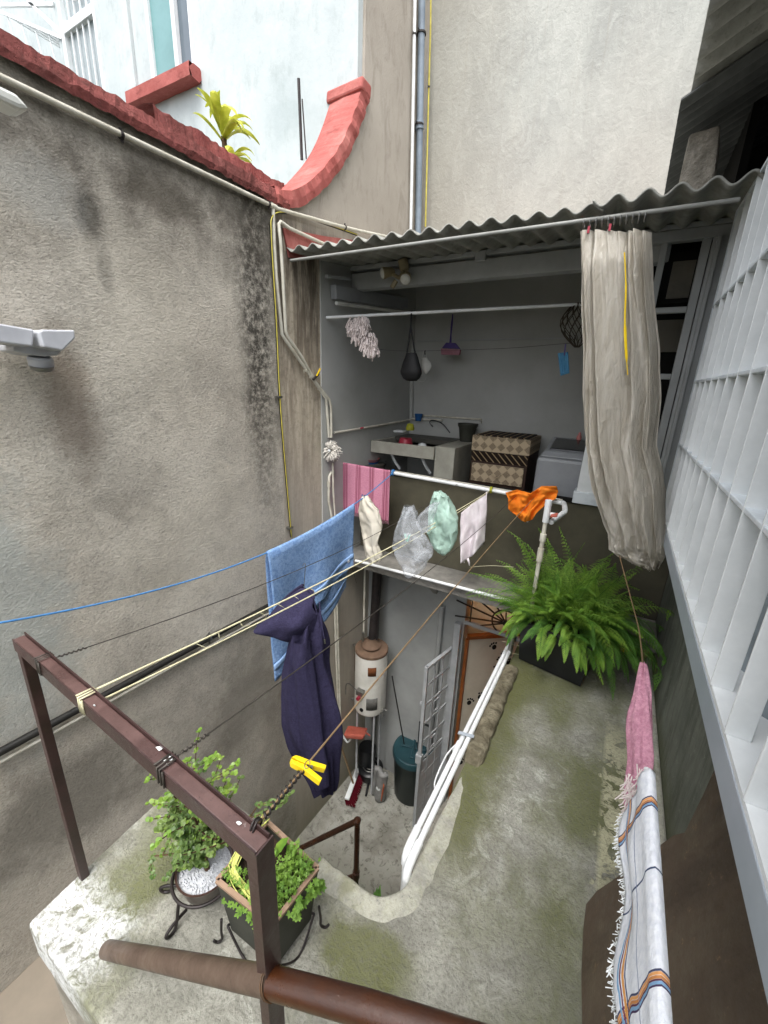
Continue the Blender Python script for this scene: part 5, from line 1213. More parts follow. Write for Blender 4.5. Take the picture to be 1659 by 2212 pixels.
# white pipes along the slab edge
def Zp(x, y, z=SL+.02): return P(x, y, 'Z', z)
pe = thing('edge_pipes', (HX-.03, 2, SL), 'pair of clean white pipes clipped along the courtyard edge of the slab', 'pipes')
a0, a1 = V(HX-.028, 1.02, SL+.03), V(HX-.024, 2.72, SL+.03)
b0_ = V(HX-.062, 1.08, SL+.015); b1_ = V(HX-.053, 2.72, SL+.015)
for (s_, e_, n_) in ((a0, a1, 0), (b0_, b1_, 1)):
    o = MB().tube([s_+V(0, 0, -.30), s_+V(0,0,-.035), s_+V(0, .012, -.012), s_+V(0, .04, 0), e_], .0125, 14).build('pipe', M['pvcw'], pe, smooth='auto')
    MB().tube([s_+V(0,-.002,-.06), s_+V(0,-.002,-.03), s_+V(0,.012,-.008), s_+V(0, .045, .001), s_+V(0,.11,.001)], .0165, 14).build('elbow', M['pvcw'], pe, smooth='auto')
    MB().tube([s_+V(0, .55, .0), s_+V(0, .62, .0)], .0148, 14).build('joint', M['pvcw'], pe, smooth='auto')
MB().bar(V(HX-.085, 1.74, SL+.035), V(HX, 1.74, SL+.052), .02, .004).build('clip', M['sill'], pe)
tag(MB().tube(smoothpath([V(HX-.07, 1.40, SL-.0), V(HX-.092, 1.45, SL-.01), V(HX-.096, 1.60, SL+.0), V(HX-.07, 1.70, SL+.01)], 6), .004, 6).build('white_string', M['pvcw']), 'thin white cord looping off the white pipes at the slab edge', 'cord')
q = P(1087, 1385, 'Y', 2.78); t = thing('pipe_union', tuple(q), 'galvanised pipe union with bag wrapped elbow beside the black planter', 'pipe fitting')
q = V(HX-.02, 2.62, SL+.0)
MB().tube([q, q+V(0,0,.25)], .017, 12).build('pipe', M['metal'], t, smooth='auto')
MB().lathe(q+V(0,0,.12), [(.022, 0), (.03, .005), (.03, .03), (.024, .035), (.024, .045), (.028, .05), (.028, .07)], 12).build('union', M['metal'], t, smooth='auto')
MB().tube(smoothpath([q+V(0,0,.22), q+V(0,0,.28), q+V(.03, 0, .31), q+V(.07, .01, .30)], 4), .024, 12).build('wrapped_elbow', M['bagclear'], t, smooth=True)

# ================================================================== CLOTHES LINES
BZ = 3.835
frame = thing('clothes_line_stand', (-.95, .37, SL), 'brown steel clothes line frame with two posts standing on the slab', 'frame')
bl = P(52, 1378, 'Z', BZ); br = P(545, 1796, 'Z', BZ)
bl = V(-1.45, .385, BZ); br = V(-.425, .345, BZ)
bdir = (br-bl).normalized(); bs_ = V(-bdir.y, bdir.x, 0)
mb = MB(); mb.bar(bl-bdir*.02+V(0,0,-.02), br+bdir*.015+V(0,0,-.02), .027, .034); o = mb.build('crossbeam', M['beamtop'], frame, bevel=.002)
MB().bar(bl-bdir*.02+bs_*.0155+V(0,0,-.014), br+bdir*.015+bs_*.0155+V(0,0,-.014), .003, .040).build('beam_flange', M['steelbrown'], frame)
MB().bar(bl-bdir*.02-bs_*.015+V(0,0,-.022), br+bdir*.015-bs_*.015+V(0,0,-.022), .003, .040).build('beam_flange', M['steelbrown'], frame)
MB().bar(V(bl.x, bl.y, SL-.01), V(bl.x, bl.y, BZ-.04), .028, .028).build('post', M['steelbrown'], frame, bevel=.002)
MB().bar(V(br.x+.002, br.y, SL-.01), V(br.x+.002, br.y, BZ-.04), .028, .030).build('post', M['steelbrown'], frame, bevel=.002)
MB().bar(V(br.x+.019, br.y-.0, SL-.01), V(br.x+.019, br.y-.0, BZ-.0), .003, .04, (0,1,0)).build('post_flange', M['steelbrown'], frame)
mb = MB(); rnd = random.Random(8)
for t_, w_ in ((.695, .02), (.73, .012), (.735, .018), (.74, .008), (.95, .012), (.45, .006), (.455, .008)):
    c = lerp(bl, br, t_)+V(rnd.uniform(-.005,.005), rnd.uniform(-.010,.012), -.0005); n_ = 7; pts = []
    for k in range(n_):
        a = 2*math.pi*k/n_; rr_ = w_*.5*rnd.uniform(.5, 1.1); pts.append(c+bdir*math.cos(a)*rr_+bs_*math.sin(a)*rr_*.6)
    mb.prism(pts, (0, 0, .001))
mb.build('white_paint_drips', M['white'], frame)
def rope_fn(a, m, b, sagpt=None):
    return None
def project(p): d = p-CAM; w = d.dot(FW); return 829.5+FPX*d.dot(RT)/w, 1106-FPX*d.dot(UP)/w
class Line:
    def __init__(s, a, b, sag): s.a, s.b, s.sag = Vector(a), Vector(b), sag
    def at(s, t): return lerp(s.a, s.b, t) - V(0, 0, 4*s.sag*t*(1-t))
    def col(s, x):    # point of the line lying on the sight line of image column x
        return min((s.at(i/600) for i in range(601)), key=lambda p: abs(project(p)[0]-x))
    def pts(s, n=40, t0=0, t1=1): return [s.at(t0+(t1-t0)*i/n) for i in range(n+1)]
def fit_line(a, b, px_, py_):
    # sag chosen so that the line hangs through a measured sight line
    best = None
    for k in range(-30, 61):
        L_ = Line(a, b, k*.005); p = L_.col(px_); e = abs(project(p)[1]-py_)
        if best is None or e < best[0]: best = (e, L_)
    return best[1]
RX = lambda x: lerp(rl0, rl1, (P(x, 1040, 'Y', 3.06).x-rl0.x)/(rl1.x-rl0.x)) + V(0, -.012, .006)
blue_l = fit_line(P(-40, 1352, 'X', -1.75), RX(850), 575, 1194)
wire1 = fit_line(lerp(bl, br, .155)+V(0, .02, -.015), RX(990), 655, 1226)
cream = fit_line(lerp(bl, br, .40)+V(0, .02, .0), RX(1064), 765, 1222)
wire3 = fit_line(lerp(bl, br, .73)+V(0, .02, -.01), RX(1122), 795, 1335)
wire4 = fit_line(br+V(-.02, .02, -.005), RX(1160), 834, 1445)
print('SAGS', blue_l.sag, wire1.sag, cream.sag, wire3.sag, wire4.sag)
def line_obj(name, L_, r, m, label, cat='rope'):
    t = thing(name, tuple(L_.a), label, cat, 'lines strung from the frame to the laundry rail'); MB().tube(L_.pts(), r, 8).build('strand', m, t, smooth=True); return t
def knot(t, p, axis, r, m, turns=3, thr=.0025, wob=.1, name='coil', pitch=.006):
    ax_ = Vector(axis).normalized(); q_ = V(0,0,1).rotation_difference(ax_); pts = []
    for i in range(turns*14+1):
        a = 2*math.pi*i/14; pts.append(p+q_@V(math.cos(a)*r*(1+wob*math.sin(i)), math.sin(a)*r, pitch*(i/14-turns/2)))
    MB().tube(pts, thr, 6).build(name, m, t, smooth=True)
t = line_obj('blue_line', blue_l, .0042, M['bluerope'], 'blue rope line carrying the blue towel'); knot(t, RX(850), (1,0,0), .022, M['bluerope'], 3, .004)
ml = simple('dark thin wire', '3b3833', '57514a', 60, .5, .5, .5)
t = line_obj('wire_line', wire1, .0017, ml, 'thin dark wire with the purple hooded top hanging from it', 'wire')
def boxcoil(t, c, m, thr, n_=3, w=.019, h=.021, name='coil'):
    pts = []
    for i in range(n_*4+1):
        k = i % 4; o_ = [(-1,1),(1,1),(1,-1),(-1,-1)][k]; pts.append(c+bs_*o_[0]*w+V(0,0,-.018+o_[1]*h)+bdir*(.010*i/4-.012))
    MB().tube(pts, thr, 6).build(name, m, t, smooth=True)
boxcoil(t, lerp(bl, br, .155), ml, .0022); 
def twist(t, L_, t0, t1, m, thr, r, turns):
    pts = []; n_ = turns*10
    for i in range(n_+1):
        p = L_.at(t0+(t1-t0)*i/n_); d = (L_.b-L_.a).normalized(); s1 = d.cross(V(0,0,1)).normalized(); s2 = s1.cross(d); a = 2*math.pi*i/10
        pts.append(p+(s1*math.cos(a)+s2*math.sin(a))*r)
    MB().tube(pts, thr, 6).build('twist', m, t, smooth=True)
twist(t, wire1, .004, .03, ml, .0018, .0028, 6)
t = line_obj('cream_line', cream, .0030, M['creamrope'], 'cream nylon rope tied round the middle of the steel frame'); boxcoil(t, lerp(bl, br, .40), M['creamrope'], .0027, 3, .019, .021)
cream2 = Line(cream.a+V(.01, 0, -.03), cream.b+V(0,0,-.004), cream.sag+.012)
MB().tube(cream2.pts(), .0028, 8).build('second_strand', M['creamrope'], t, smooth=True)
knot(t, RX(1064), (1,0,0), .022, M['yellowp'], 3, .0035); rnd = random.Random(6)
for i in range(7):
    p = cream.at(.10+.03*i); MB().tube(smoothpath([p, p+V(.015,.0,-.012)+V(0,rnd.uniform(-.02,.02),0), p+V(.03*rnd.random(),.02,-.04*rnd.random())], 4), .0009, 4).build('frayed_fibre', M['creamrope'], t)
t = line_obj('wire_line', wire3, .0017, ml, 'thin brown wire from the coiled loop near the right third of the frame', 'wire'); boxcoil(t, lerp(bl, br, .735), ml, .0026); twist(t, wire3, .006, .03, ml, .002, .003, 6)
t = line_obj('wire_line', wire4, .0022, M['wirebrown'], 'tan wire with the yellow clothes peg, tied at the right end of the frame', 'wire'); twist(t, wire4, .006, .055, M['metal'] if False else M['iron'], .0022, .0052, 11)
knot(t, br+V(-.02, .018, -.005), (1, 0, 0), .012, M['iron'], 2, .0022)
tag(MB().tube(smoothpath([P(760, 1222, 'Y', 3.2)-V(.0,0,0), P(770, 1260, 'Y', 3.15)], 3), .002, 5).build('loose_wire', ml), 'tiny loose wire end near the ledge pipe', 'wire')

# ---- yellow peg on the tan wire
pp_ = wire4.col(661); dW = (wire4.b-wire4.a).normalized()
t = thing('clothes_peg', tuple(pp_), 'bright yellow plastic peg clipped on the tan wire', 'peg')
u_ = (P(697, 1672, 'Y', pp_.y+.02)-P(626, 1636, 'Y', pp_.y-.01)).normalized()
u_ = (ray(697, 1668)*.86-ray(626, 1636)*.86).normalized(); vv = ray(661, 1650).normalized(); w_ = vv.cross(u_).normalized(); w_, vv = (w_*.82-vv*.57).normalized(), (vv*.82+w_*.57).normalized()
def pegarm(s_, open_):
    mb = MB(); pts = []
    prof_ = [(-.034, .0015), (-.028, .009), (-.02, .0105), (.0, .0115), (.040, .0120+open_), (.041, .0030+open_), (.0, .0012), (-.018, .0012), (-.026, .0022)]
    pts = [pp_+u_*x+w_*(y*s_) - vv*.0075 for x, y in prof_]; mb.prism(pts, vv*.015); return mb
pegarm(-1, .005).build('arm', M['yellow'], t, bevel=.0012); pegarm(1, .009).build('arm', M['yellow'], t, bevel=.0012)
MB().tube([pp_+u_*(.002+.005*math.cos(a))+w_*.0095*math.sin(a)-vv*.008 for a in [k*math.pi/6 for k in range(12)]], .0009, 5, closed=True).build('spring', M['metal'], t)
MB().lathe(pp_+u_*.012-vv*.009, [(.003, 0), (.003, .018)], 10, ax=tuple(vv)).build('spring_coil', M['metal'], t)

# ---- blue towel over the blue rope
ta, tb2 = blue_l.col(576), blue_l.col(764)
def towel(name, L_, xa, xb, drops_front, drops_back, m, label, cat, foldn=6, amp=.012, thick=.008, nn=None, uv=False, corners=None):
    t0 = min(range(601), key=lambda i: abs(project(L_.at(i/600))[0]-xa))/600
    t1 = min(range(601), key=lambda i: abs(project(L_.at(i/600))[0]-xb))/600
    d = (L_.b-L_.a).normalized(); nrm = (nn or V(d.y, -d.x, 0)).normalized()
    o = thing(name, tuple(L_.at((t0+t1)/2)), label, cat)
    return t0, t1, d, nrm, o
t0, t1, d_, nrm_, tw = towel('bath_towel', blue_l, 576, 764, None, None, None, 'blue terry bath towel folded over the blue rope', 'towel')
# front panel measured: bottom-left (600,1470)->(620,1560) hidden; right bottom (765,1300),(700,1370)
def bt(side):
    def f(u, v):
        top = blue_l.at(t0+(t1-t0)*u); L1 = .60 if side > 0 else .78
        ln = (.40+.10*math.sin(u*3)) if side > 0 else (.86-.22*u)
        drop = v*ln; near = min(1, v*6)
        sw = nrm_*side*(.012*min(1, v*12)+.03*v*.4) + nrm_*(.014*math.sin(u*11+v*1.5)*near*v + .010*mnoise.noise(V(u*4, v*3, side)))
        slide = -d_*0.0
        return top + sw + V(0, 0, .006-drop) + d_*(.05*v*(u-.5)*-1)
    return f
mb = MB()
def both(u, v):
    # v from front hem over the rope to the back hem
    top = blue_l.at(t0+(t1-t0)*u); vv_ = v*2-1; side = 1 if vv_ > 0 else -1; w2 = abs(vv_)
    ln = (.60-.10*u) if side > 0 else (.94-.24*u)
    drop = w2*ln; rr_ = min(1, w2*16)
    sw = nrm_*side*(.010*rr_+.012*w2) + nrm_*w2*(.022*math.sin(u*10+w2*2+side)+.014*mnoise.noise(V(u*5, w2*3, side*3)))
    return top + sw + V(0, 0, .008-drop-.012*(1-math.cos(min(1, w2*12)*math.pi/2))*0) + d_*(-.05*w2*(u-.3))
mb.grid(60, 90, both); mb.build('cloth', M['bluetowel'], tw, smooth=True, solid=.007)
def borderf(u, v):
    p = both(u, .5+.5*(.78+.07*v)); return p + nrm_*.0055
MB().grid(60, 3, borderf).build('border', M['bluetrim'], tw, smooth=True, solid=.004)
def borderf(u, v):
    p = both(u, .5-.5*(.86+.05*v)); return p + nrm_*.0055
MB().grid(60, 3, borderf).build('border', M['bluetrim'], tw, smooth=True, solid=.004)
q = both(.93, .5+.5*.84)+nrm_*.012; MB().lathe(q, [(.012, 0), (.014, .003), (.010, .006)], 12, ax=tuple(nrm_)).build('tag', M['lampwhite'], tw)

# ---- purple hooded top on a hanger
hp = wire1.col(656); Yh = hp.y
def HH(x, y, o=0): return P(x, y, 'Y', Yh-o)
hd = thing('hooded_top', tuple(HH(680, 1700)), 'faded purple navy hooded sweatshirt hanging from a wire hanger', 'sweatshirt')
secs = [(1325, 652, 682, .05), (1350, 644, 686, .07), (1375, 638, 690, .085), (1405, 632, 697, .095), (1445, 622, 702, .10), (1490, 620, 712, .10), (1550, 620, 724, .09), (1600, 632, 730, .08), (1650, 655, 727, .06), (1690, 676, 725, .045), (1712, 684, 722, .03)]
def tubef(secs, fn, folds=7, am=.030, seed=0):
    def f(u, v):
        k = v*(len(secs)-1); i = min(int(k), len(secs)-2); t = k-i; g = lambda j: secs[i][j]*(1-t)+secs[i+1][j]*t
        a, b = fn(g(1), g(0)), fn(g(2), g(0)); c = (a+b)/2; h = (b-a)/2; an = 2*math.pi*u
        fo = am*math.sin(folds*an+2*math.sin(v*4+seed))*.6 + am*mnoise.noise(V(math.cos(an)*2.2, math.sin(an)*2.2+seed, v*4))
        return c + h*math.cos(an) + V(0, math.sin(an)*g(3), 0) + (h.normalized()*math.cos(an)+V(0, math.sin(an), 0))*fo*.8
    return f
MB().grid(72, 60, tubef(secs, HH), closed_u=True).build('body', M['hoodie'], hd, smooth=True, sub=1)
# near sleeve hanging in front
sl_ = [(1385, 640, 668, .03), (1430, 636, 672, .045), (1500, 642, 682, .045), (1580, 652, 694, .04), (1650, 672, 706, .035), (1700, 684, 708, .025)]
MB().grid(36, 40, tubef(sl_, lambda x, y: HH(x, y, .085), 3, .010, 5), closed_u=True).build('sleeve', M['hoodie'], hd, smooth=True, sub=1)
# hood: open shell, rim towards lower left
ra = [(574, 1338), (583, 1330), (600, 1312), (625, 1288), (652, 1268), (668, 1276), (676, 1292)]
rb = [(574, 1340), (590, 1352), (612, 1368), (640, 1382), (662, 1386), (684, 1380), (692, 1350)]
def hf(u, v):
    # u along the rim from the peak to the nape, v across from upper to lower edge through a bulging middle
    k = u*6; i = min(int(k), 5); t = k-i; a = lerp(V(*ra[i], 0), V(*ra[i+1], 0), t); b = lerp(V(*rb[i], 0), V(*rb[i+1], 0), t); m_ = lerp(a, b, v)
    bul = math.sin(math.pi*v)*(.10*math.sin(math.pi*min(1, u*.9+.12)))
    p = HH(m_.x, m_.y, 0); return p + V(0, -bul*1.35+.035*mnoise.noise(V(u*4, v*3, 3))+.016*math.sin(u*9+v*7), 0)
MB().grid(40, 26, hf).build('hood', M['hoodie'], hd, smooth=True, solid=.009, sub=1)
def hf2(u, v):
    k = u*6; i = min(int(k), 5); t = k-i; a = lerp(V(*ra[i], 0), V(*ra[i+1], 0), t); b = lerp(V(*rb[i], 0), V(*rb[i+1], 0), t); m_ = lerp(a, b, v)
    bul = math.sin(math.pi*v)*(.08*math.sin(math.pi*min(1, u*.9+.12))); p = HH(m_.x, m_.y, 0); return p + V(0, bul, 0)
MB().grid(30, 16, hf2).build('hood', M['hoodie'], hd, smooth=True, solid=.007)
MB().tube(smoothpath([HH(576, 1346, .01), HH(583, 1332, .01), HH(602, 1309, .0), HH(626, 1284, -.0), HH(654, 1264, -.0)], 5), .008, 8).build('hood_hem', M['hoodie'], hd, smooth=True)
MB().tube(smoothpath([HH(575, 1342, .01), HH(592, 1356, .04), HH(614, 1370, .06), HH(642, 1384, .06), HH(664, 1387, .04)], 5), .007, 8).build('hood_hem', M['hoodie'], hd, smooth=True)
MB().tube(smoothpath([HH(690, 1300, .02), HH(694, 1340, .06), HH(701, 1380, .07)], 5), .003, 6).build('cord', M['hoodie'], hd)
MB().tube([HH(701, 1380, .07), HH(702, 1390, .07)], .004, 6).build('cord_tip', M['metal'], hd)
MB().tube(smoothpath([hp+V(0,-.008,.012), hp+V(0,.006,.02), hp+V(0,.012,.0), HH(657, 1262), HH(659, 1282)], 5), .0016, 6).build('hanger_hook', M['metal'], hd)

# ---- white bag, clear bag, green bag, white cloth, orange cloth, pink striped towel
def blob(name, L_, xtop, secs, m, label, cat, depth=.05, am=.02, peg=None, group=None, seed=1, thick=0):
    tp = L_.col(xtop); Yx = tp.y
    fn = lambda x, y: P(x, y, 'Y', Yx)
    o = thing(name, tuple(fn(secs[-1][1], secs[-1][0])), label, cat, group)
    def f(u, v):
        k = v*(len(secs)-1); i = min(int(k), len(secs)-2); t = k-i; t = t*t*(3-2*t)*.5+t*.5; g = lambda j: secs[i][j]*(1-t)+secs[i+1][j]*t
        a, b = fn(g(1), g(0)), fn(g(2), g(0)); c = (a+b)/2; h = (b-a)/2; an = 2*math.pi*u; w_ = min(1, h.length/.06)
        n1 = mnoise.noise(V(math.cos(an)*1.8+seed, math.sin(an)*1.8, v*5)); n2 = abs(mnoise.noise(V(math.cos(an)*4+seed, math.sin(an)*4, v*9)))
        return c + h*math.cos(an)*(1+.25*n1) + V(0, math.sin(an)*depth*w_+am*(n1+n2*.8)*w_, am*.5*n2)
    MB().grid(48, 40, f, closed_u=True).build('film', m, o, smooth=True)
    if peg:
        d1 = V(.005, 0, .022); mb = MB()
        for s_ in (-1, 1): mb2 = MB().bar(tp+V(s_*.003, -.004, -.018), tp+V(s_*.014, -.004, .022), .007, .009, (0,1,0)); mb2.build('peg_arm', M[peg], o, bevel=.001)
    return o
blob('paper_bag', blue_l, 786, [(1072, 782, 792), (1082, 778, 800), (1105, 774, 818), (1130, 778, 822), (1155, 782, 820), (1180, 786, 818), (1200, 790, 822), (1213, 800, 820)], M['kraft'], 'crumpled cream bag pegged on the blue rope beside the towel', 'bag', .03, .025, 'bluep')
blob('plastic_bag', cream, 880, [(1094, 872, 890), (1115, 866, 900), (1150, 852, 912), (1180, 848, 926), (1205, 856, 930), (1225, 868, 922), (1240, 874, 905), (1250, 880, 884)], M['bagclear'], 'clear plastic bag pegged upside down, left of the mint green bag', 'bag', .05, .03, 'mint')
blob('plastic_bag', cream, 908, [(1086, 940, 950), (1095, 925, 945), (1110, 908, 940), (1130, 898, 935), (1145, 905, 925), (1152, 915, 922)], M['bagclear'], 'small clear plastic bag squeezed between the clear bag and the mint green bag', 'bag', .03, .02, None, seed=5)
blob('plastic_bag', cream, 946, [(1062, 938, 952), (1075, 932, 966), (1100, 926, 976), (1125, 924, 984), (1150, 922, 986), (1175, 932, 982), (1192, 945, 970), (1200, 955, 962)], M['baggreen'], 'translucent mint green plastic bag pegged on the line', 'bag', .05, .03, 'mint', seed=3)
Yc = cream.col(1050).y
def CC(x, y): return P(x, y, 'Y', Yc)
o = thing('white_cloth', tuple(CC(1020, 1215)), 'off white cloth folded over the cream rope near the rail', 'cloth')
def f(u, v):
    tl, tr, br_, bl_ = CC(996, 1108), CC(1052, 1062), CC(1046, 1172), CC(998, 1212)
    p = lerp(lerp(tl, tr, u), lerp(bl_, br_, u), v); e = v
    p = p + V(.012*math.sin(v*5)*(u-.5), -.045*math.sin(u*9+v*2)*e-.01*e+.02*mnoise.noise(V(u*4, v*4, 0)), -.03*math.sin(u*math.pi)*v)
    return p
MB().grid(26, 26, f).build('front_layer', M['whitecloth'], o, smooth=True, solid=.005)
def f(u, v):
    tl, tr, br_, bl_ = CC(996, 1108), CC(1052, 1062), CC(1040, 1180), CC(1008, 1208)
    p = lerp(lerp(tl, tr, u), lerp(bl_, br_, u), v); return p + V(0, .03*v+.012*math.sin(u*7)*v, 0)
MB().grid(26, 26, f).build('back_layer', M['whitecloth'], o, smooth=True, solid=.005)
for (x, y, x2, y2) in ((998, 1205, 1003, 1216), (1010, 1206, 1014, 1222)): MB().tube([CC(x, y), lerp(CC(x,y), CC(x2,y2), .6)+V(.004,0,0), CC(x2, y2)], [.010, .007, .004], 7).build('corner_tail', M['whitecloth'], o, smooth=True)
# orange cloth draped on the rail
def OR(x, y, o_=0): return P(x, y, 'Y', 3.03-o_)
oc = [[(1092, 1064), (1118, 1058), (1146, 1066), (1170, 1050), (1202, 1050)], [(1098, 1078), (1120, 1068), (1148, 1074), (1176, 1062), (1206, 1062)], [(1098, 1100), (1128, 1090), (1146, 1088), (1172, 1080), (1200, 1078)], [(1108, 1108), (1126, 1110), (1140, 1108), (1156, 1100), (1190, 1082)], [(1112, 1110), (1126, 1124), (1134, 1128), (1150, 1122), (1160, 1104)]]
def f(u, v):
    i = min(int(v*4), 3); t = v*4-i; j = min(int(u*4), 3); s_ = u*4-j
    g = lambda a, b: V(oc[a][b][0], oc[a][b][1], 0)
    m_ = lerp(lerp(g(i, j), g(i, j+1), s_), lerp(g(i+1, j), g(i+1, j+1), s_), t)
    bump_ = .035*abs(mnoise.noise(V(u*4, v*3, 7)))+.018*math.sin(u*16+v*7)+.02*mnoise.noise(V(u*9, v*8, 1))
    return OR(m_.x, m_.y, bump_+.02)
o = MB().grid(60, 44, f).build('orange_cloth', M['orange'], smooth=True, solid=.004); tag(o, 'crumpled bright orange cloth draped on the end of the white rail', 'cloth')
MB().box(tuple(OR(1138, 1122)-V(.012,.0,.02)), tuple(OR(1138,1122)+V(.012,.004,.012))).build('label_tab', M['white'], o)
# pink striped towel over the left end of the rail
def with_uv(o, nu, nv, swap=False):
    me = o.data; uvl = me.uv_layers.new(name='UVMap'); w_ = nu+1
    for poly in me.polygons:
        for li in poly.loop_indices:
            vi = me.loops[li].vertex_index; uvl.data[li].uv = ((vi % w_)/nu, (vi//w_)/nv)
    return o
ta_, tb3 = P(733, 1000, 'Y', 3.045), P(848, 1021, 'Y', 3.045)
ta_.x = max(ta_.x, rl0.x-.02)
pt = thing('striped_towel', tuple(lerp(ta_, tb3, .5)), 'pink towel with dark rose stripes and fringe on the left end of the rail', 'towel')
hfz = P(733, 1103, 'Y', 3.03).z
def f(u, v):
    tp = lerp(P(733, 1001, 'Y', 3.02), P(843, 1020, 'Y', 3.02), u); lnn = tp.z-lerp(P(733, 1102, 'Y', 3.02), P(836, 1130, 'Y', 3.02), u).z
    w2 = max(0, v-.08)/.92; arc_ = max(0, .08-v)/.08
    return V(tp.x, tp.y+ .05*arc_ + .010*math.sin(u*14)*w2-.004, tp.z+.006-w2*lnn-.03*arc_+.01) 
with_uv(MB().grid(40, 40, f).build('cloth', M['pinkstripe'], pt, smooth=True, solid=.004), 40, 40)
mb = MB(); rnd = random.Random(11)
for i in range(60):
    p = f(i/59, 1); mb.tube([p, p+V(rnd.uniform(-.006,.006), -.003, -.012), p+V(rnd.uniform(-.008,.008), rnd.uniform(-.006,.004), -rnd.uniform(.02,.03))], .0018, 4)
mb.build('fringe', M['pinkcloth'], pt)

# ================================================================== RIGHT FOREGROUND: brown sheet, rod, towels
PN = V(-.8, 0, .27); PP = V(.183, 0, 2.81)
def PLT(x, y): return PL(x, y, PP, PN)
pts = [(1562, 1524), (1556, 1642), (1520, 1722), (1482, 1800), (1458, 1806), (1436, 1822), (1360, 1880), (1292, 1926), (1268, 1955), (1262, 2010), (1258, 2110), (1262, 2290), (1700, 2600), (1900, 2300), (1700, 1790), (1610, 1610)]
pts3 = [PLT(*q) for q in pts]; pts3 = [V(min(p.x, .462), p.y, min(p.z, 3.86)) if p.x > .462 else p for p in pts3]
b_ = MB().prism(pts3, PN.normalized()*-.0 + V(-.004, 0, .0015))
tag(b_.build('brown_sheet', M['plate'], bevel=.0015), 'large brown painted metal sheet leaning on the right wall under the grille', 'metal sheet')
# rod with towels: runs parallel to the house wall
rz_ = 3.88
ra_ = V(.166, .825, rz_); rb_ = V(.172, -.15, rz_)
tag(MB().tube([ra_, rb_], .006, 8).tube([V(.168, .80, rz_), V(.168, .80, rz_)+V(.14, .05, .03)], .004, 6).build('towel_rod', M['pvcw'], smooth='auto') if False else MB().tube([ra_, rb_], .006, 8).build('towel_rod', M['pvcw'], smooth='auto'), 'white rod at lower right carrying the colour striped towel', 'rod')
def f(u, v):
    y = .80-1.0*v if False else .815 - .95*u
    w2 = v*2-1; a = abs(w2); side = 1 if w2 > 0 else -1   # + : left (-X) side hangs long
    L1 = (.135+.02*math.sin(u*7)+.035*mnoise.noise(V(u*3, 0, 2))) if side > 0 else .06
    dr_ = a*L1; rr_ = min(1, a*9)
    wob = .020*mnoise.noise(V(u*6, a*3, side*2))+.008*math.sin(u*26+a*3)*a
    return V(.168 - side*(.007*rr_+.012*a) + wob*a*(.8 if side > 0 else .1), y + .012*mnoise.noise(V(u*3, a*4, 9)), rz_+.012-dr_*(.95))
o = thing('striped_cloth', (.168, .35, rz_-.24), 'white woven cloth with orange, blue and brown stripes on the white rod', 'towel')
with_uv(MB().grid(120, 50, f).build('cloth', M['whitestripe'], o, smooth=True, solid=.005), 120, 50)
mb = MB(); rnd = random.Random(12)
for i in range(420):
    p = f(i/419, 1); mb.tube([p, p+V(-.003+rnd.uniform(-.004,.004), rnd.uniform(-.004,.004), -.006), p+V(rnd.uniform(-.012,.002), rnd.uniform(-.006,.006), -rnd.uniform(.006,.018))], .0008, 3)
mb.build('fringe', M['white'], o)
# pink knit towel gathered at its top
pk = thing('knit_towel', (.166, 1.05, 3.5), 'pink knitted towel gathered to a point on the pale string', 'towel')
Ys = 1.12
secs = [(1434, 1387, 1393, .006), (1460, 1381, 1399, .012), (1500, 1372, 1406, .018), (1540, 1362, 1410, .024), (1580, 1358, 1410, .028), (1620, 1357, 1408, .028), (1660, 1356, 1403, .026), (1700, 1354, 1396, .022), (1730, 1352, 1388, .018), (1752, 1354, 1374, .010)]
MB().grid(44, 60, tubef(secs, lambda x, y: P(x, y, 'Y', Ys-(y-1434)*.00075), 5, .010, 2), closed_u=True).build('cloth', M['pinkcloth'], pk, smooth=True)
mb = MB(); rnd = random.Random(13); 
for i in range(36):
    c = P(rnd.uniform(1352, 1392), rnd.uniform(1650, 1745), 'Y', .87); mb.tube([c, c+V(rnd.uniform(-.012,.012), -.01, rnd.uniform(-.03,-.01)), c+V(rnd.uniform(-.016,.016), -.01, rnd.uniform(-.055,-.02))], .0012, 4)
mb.build('fringe', M['mop2'], pk)

# ================================================================== THE LEANING TUBE
tl_ = CAM+ray(236, 2052)*1.325; tm = ray(588, 2122)*.80+CAM; td = (tm-tl_); te = tl_+td*1.9
tt = thing('leaning_tube', tuple(tl_), 'brown steel tube rising from the slab corner across the front of the frame post', 'tube')
te2 = CAM+ray(1060, 2266)*.64
MB().tube([tl_-td*.02, tm], .0240, 24).build('dull_length', M['tubedull'], tt, smooth='auto')
MB().tube([tm, lerp(tm, te2, .5)+V(0,0,.008), te2, te2+(te2-tm)*.6], 0.0245, 24).build('red_length', M['tubered'], tt, smooth='auto')
knot(tt, tm, tuple(td), .026, M['wire'], 2, .0014, .02, 'wire_tie')

# ================================================================== PLANTS
def leafquad(mb, p, d, n, L_, w_):
    """one pointed leaf lying along d"""
    d = d.normalized(); s_ = d.cross(n).normalized()
    mb.add([p, p+d*L_*.35+s_*w_*.5+n*L_*.04, p+d*L_, p+d*L_*.35-s_*w_*.5+n*L_*.04], [(0, 1, 2, 3)])
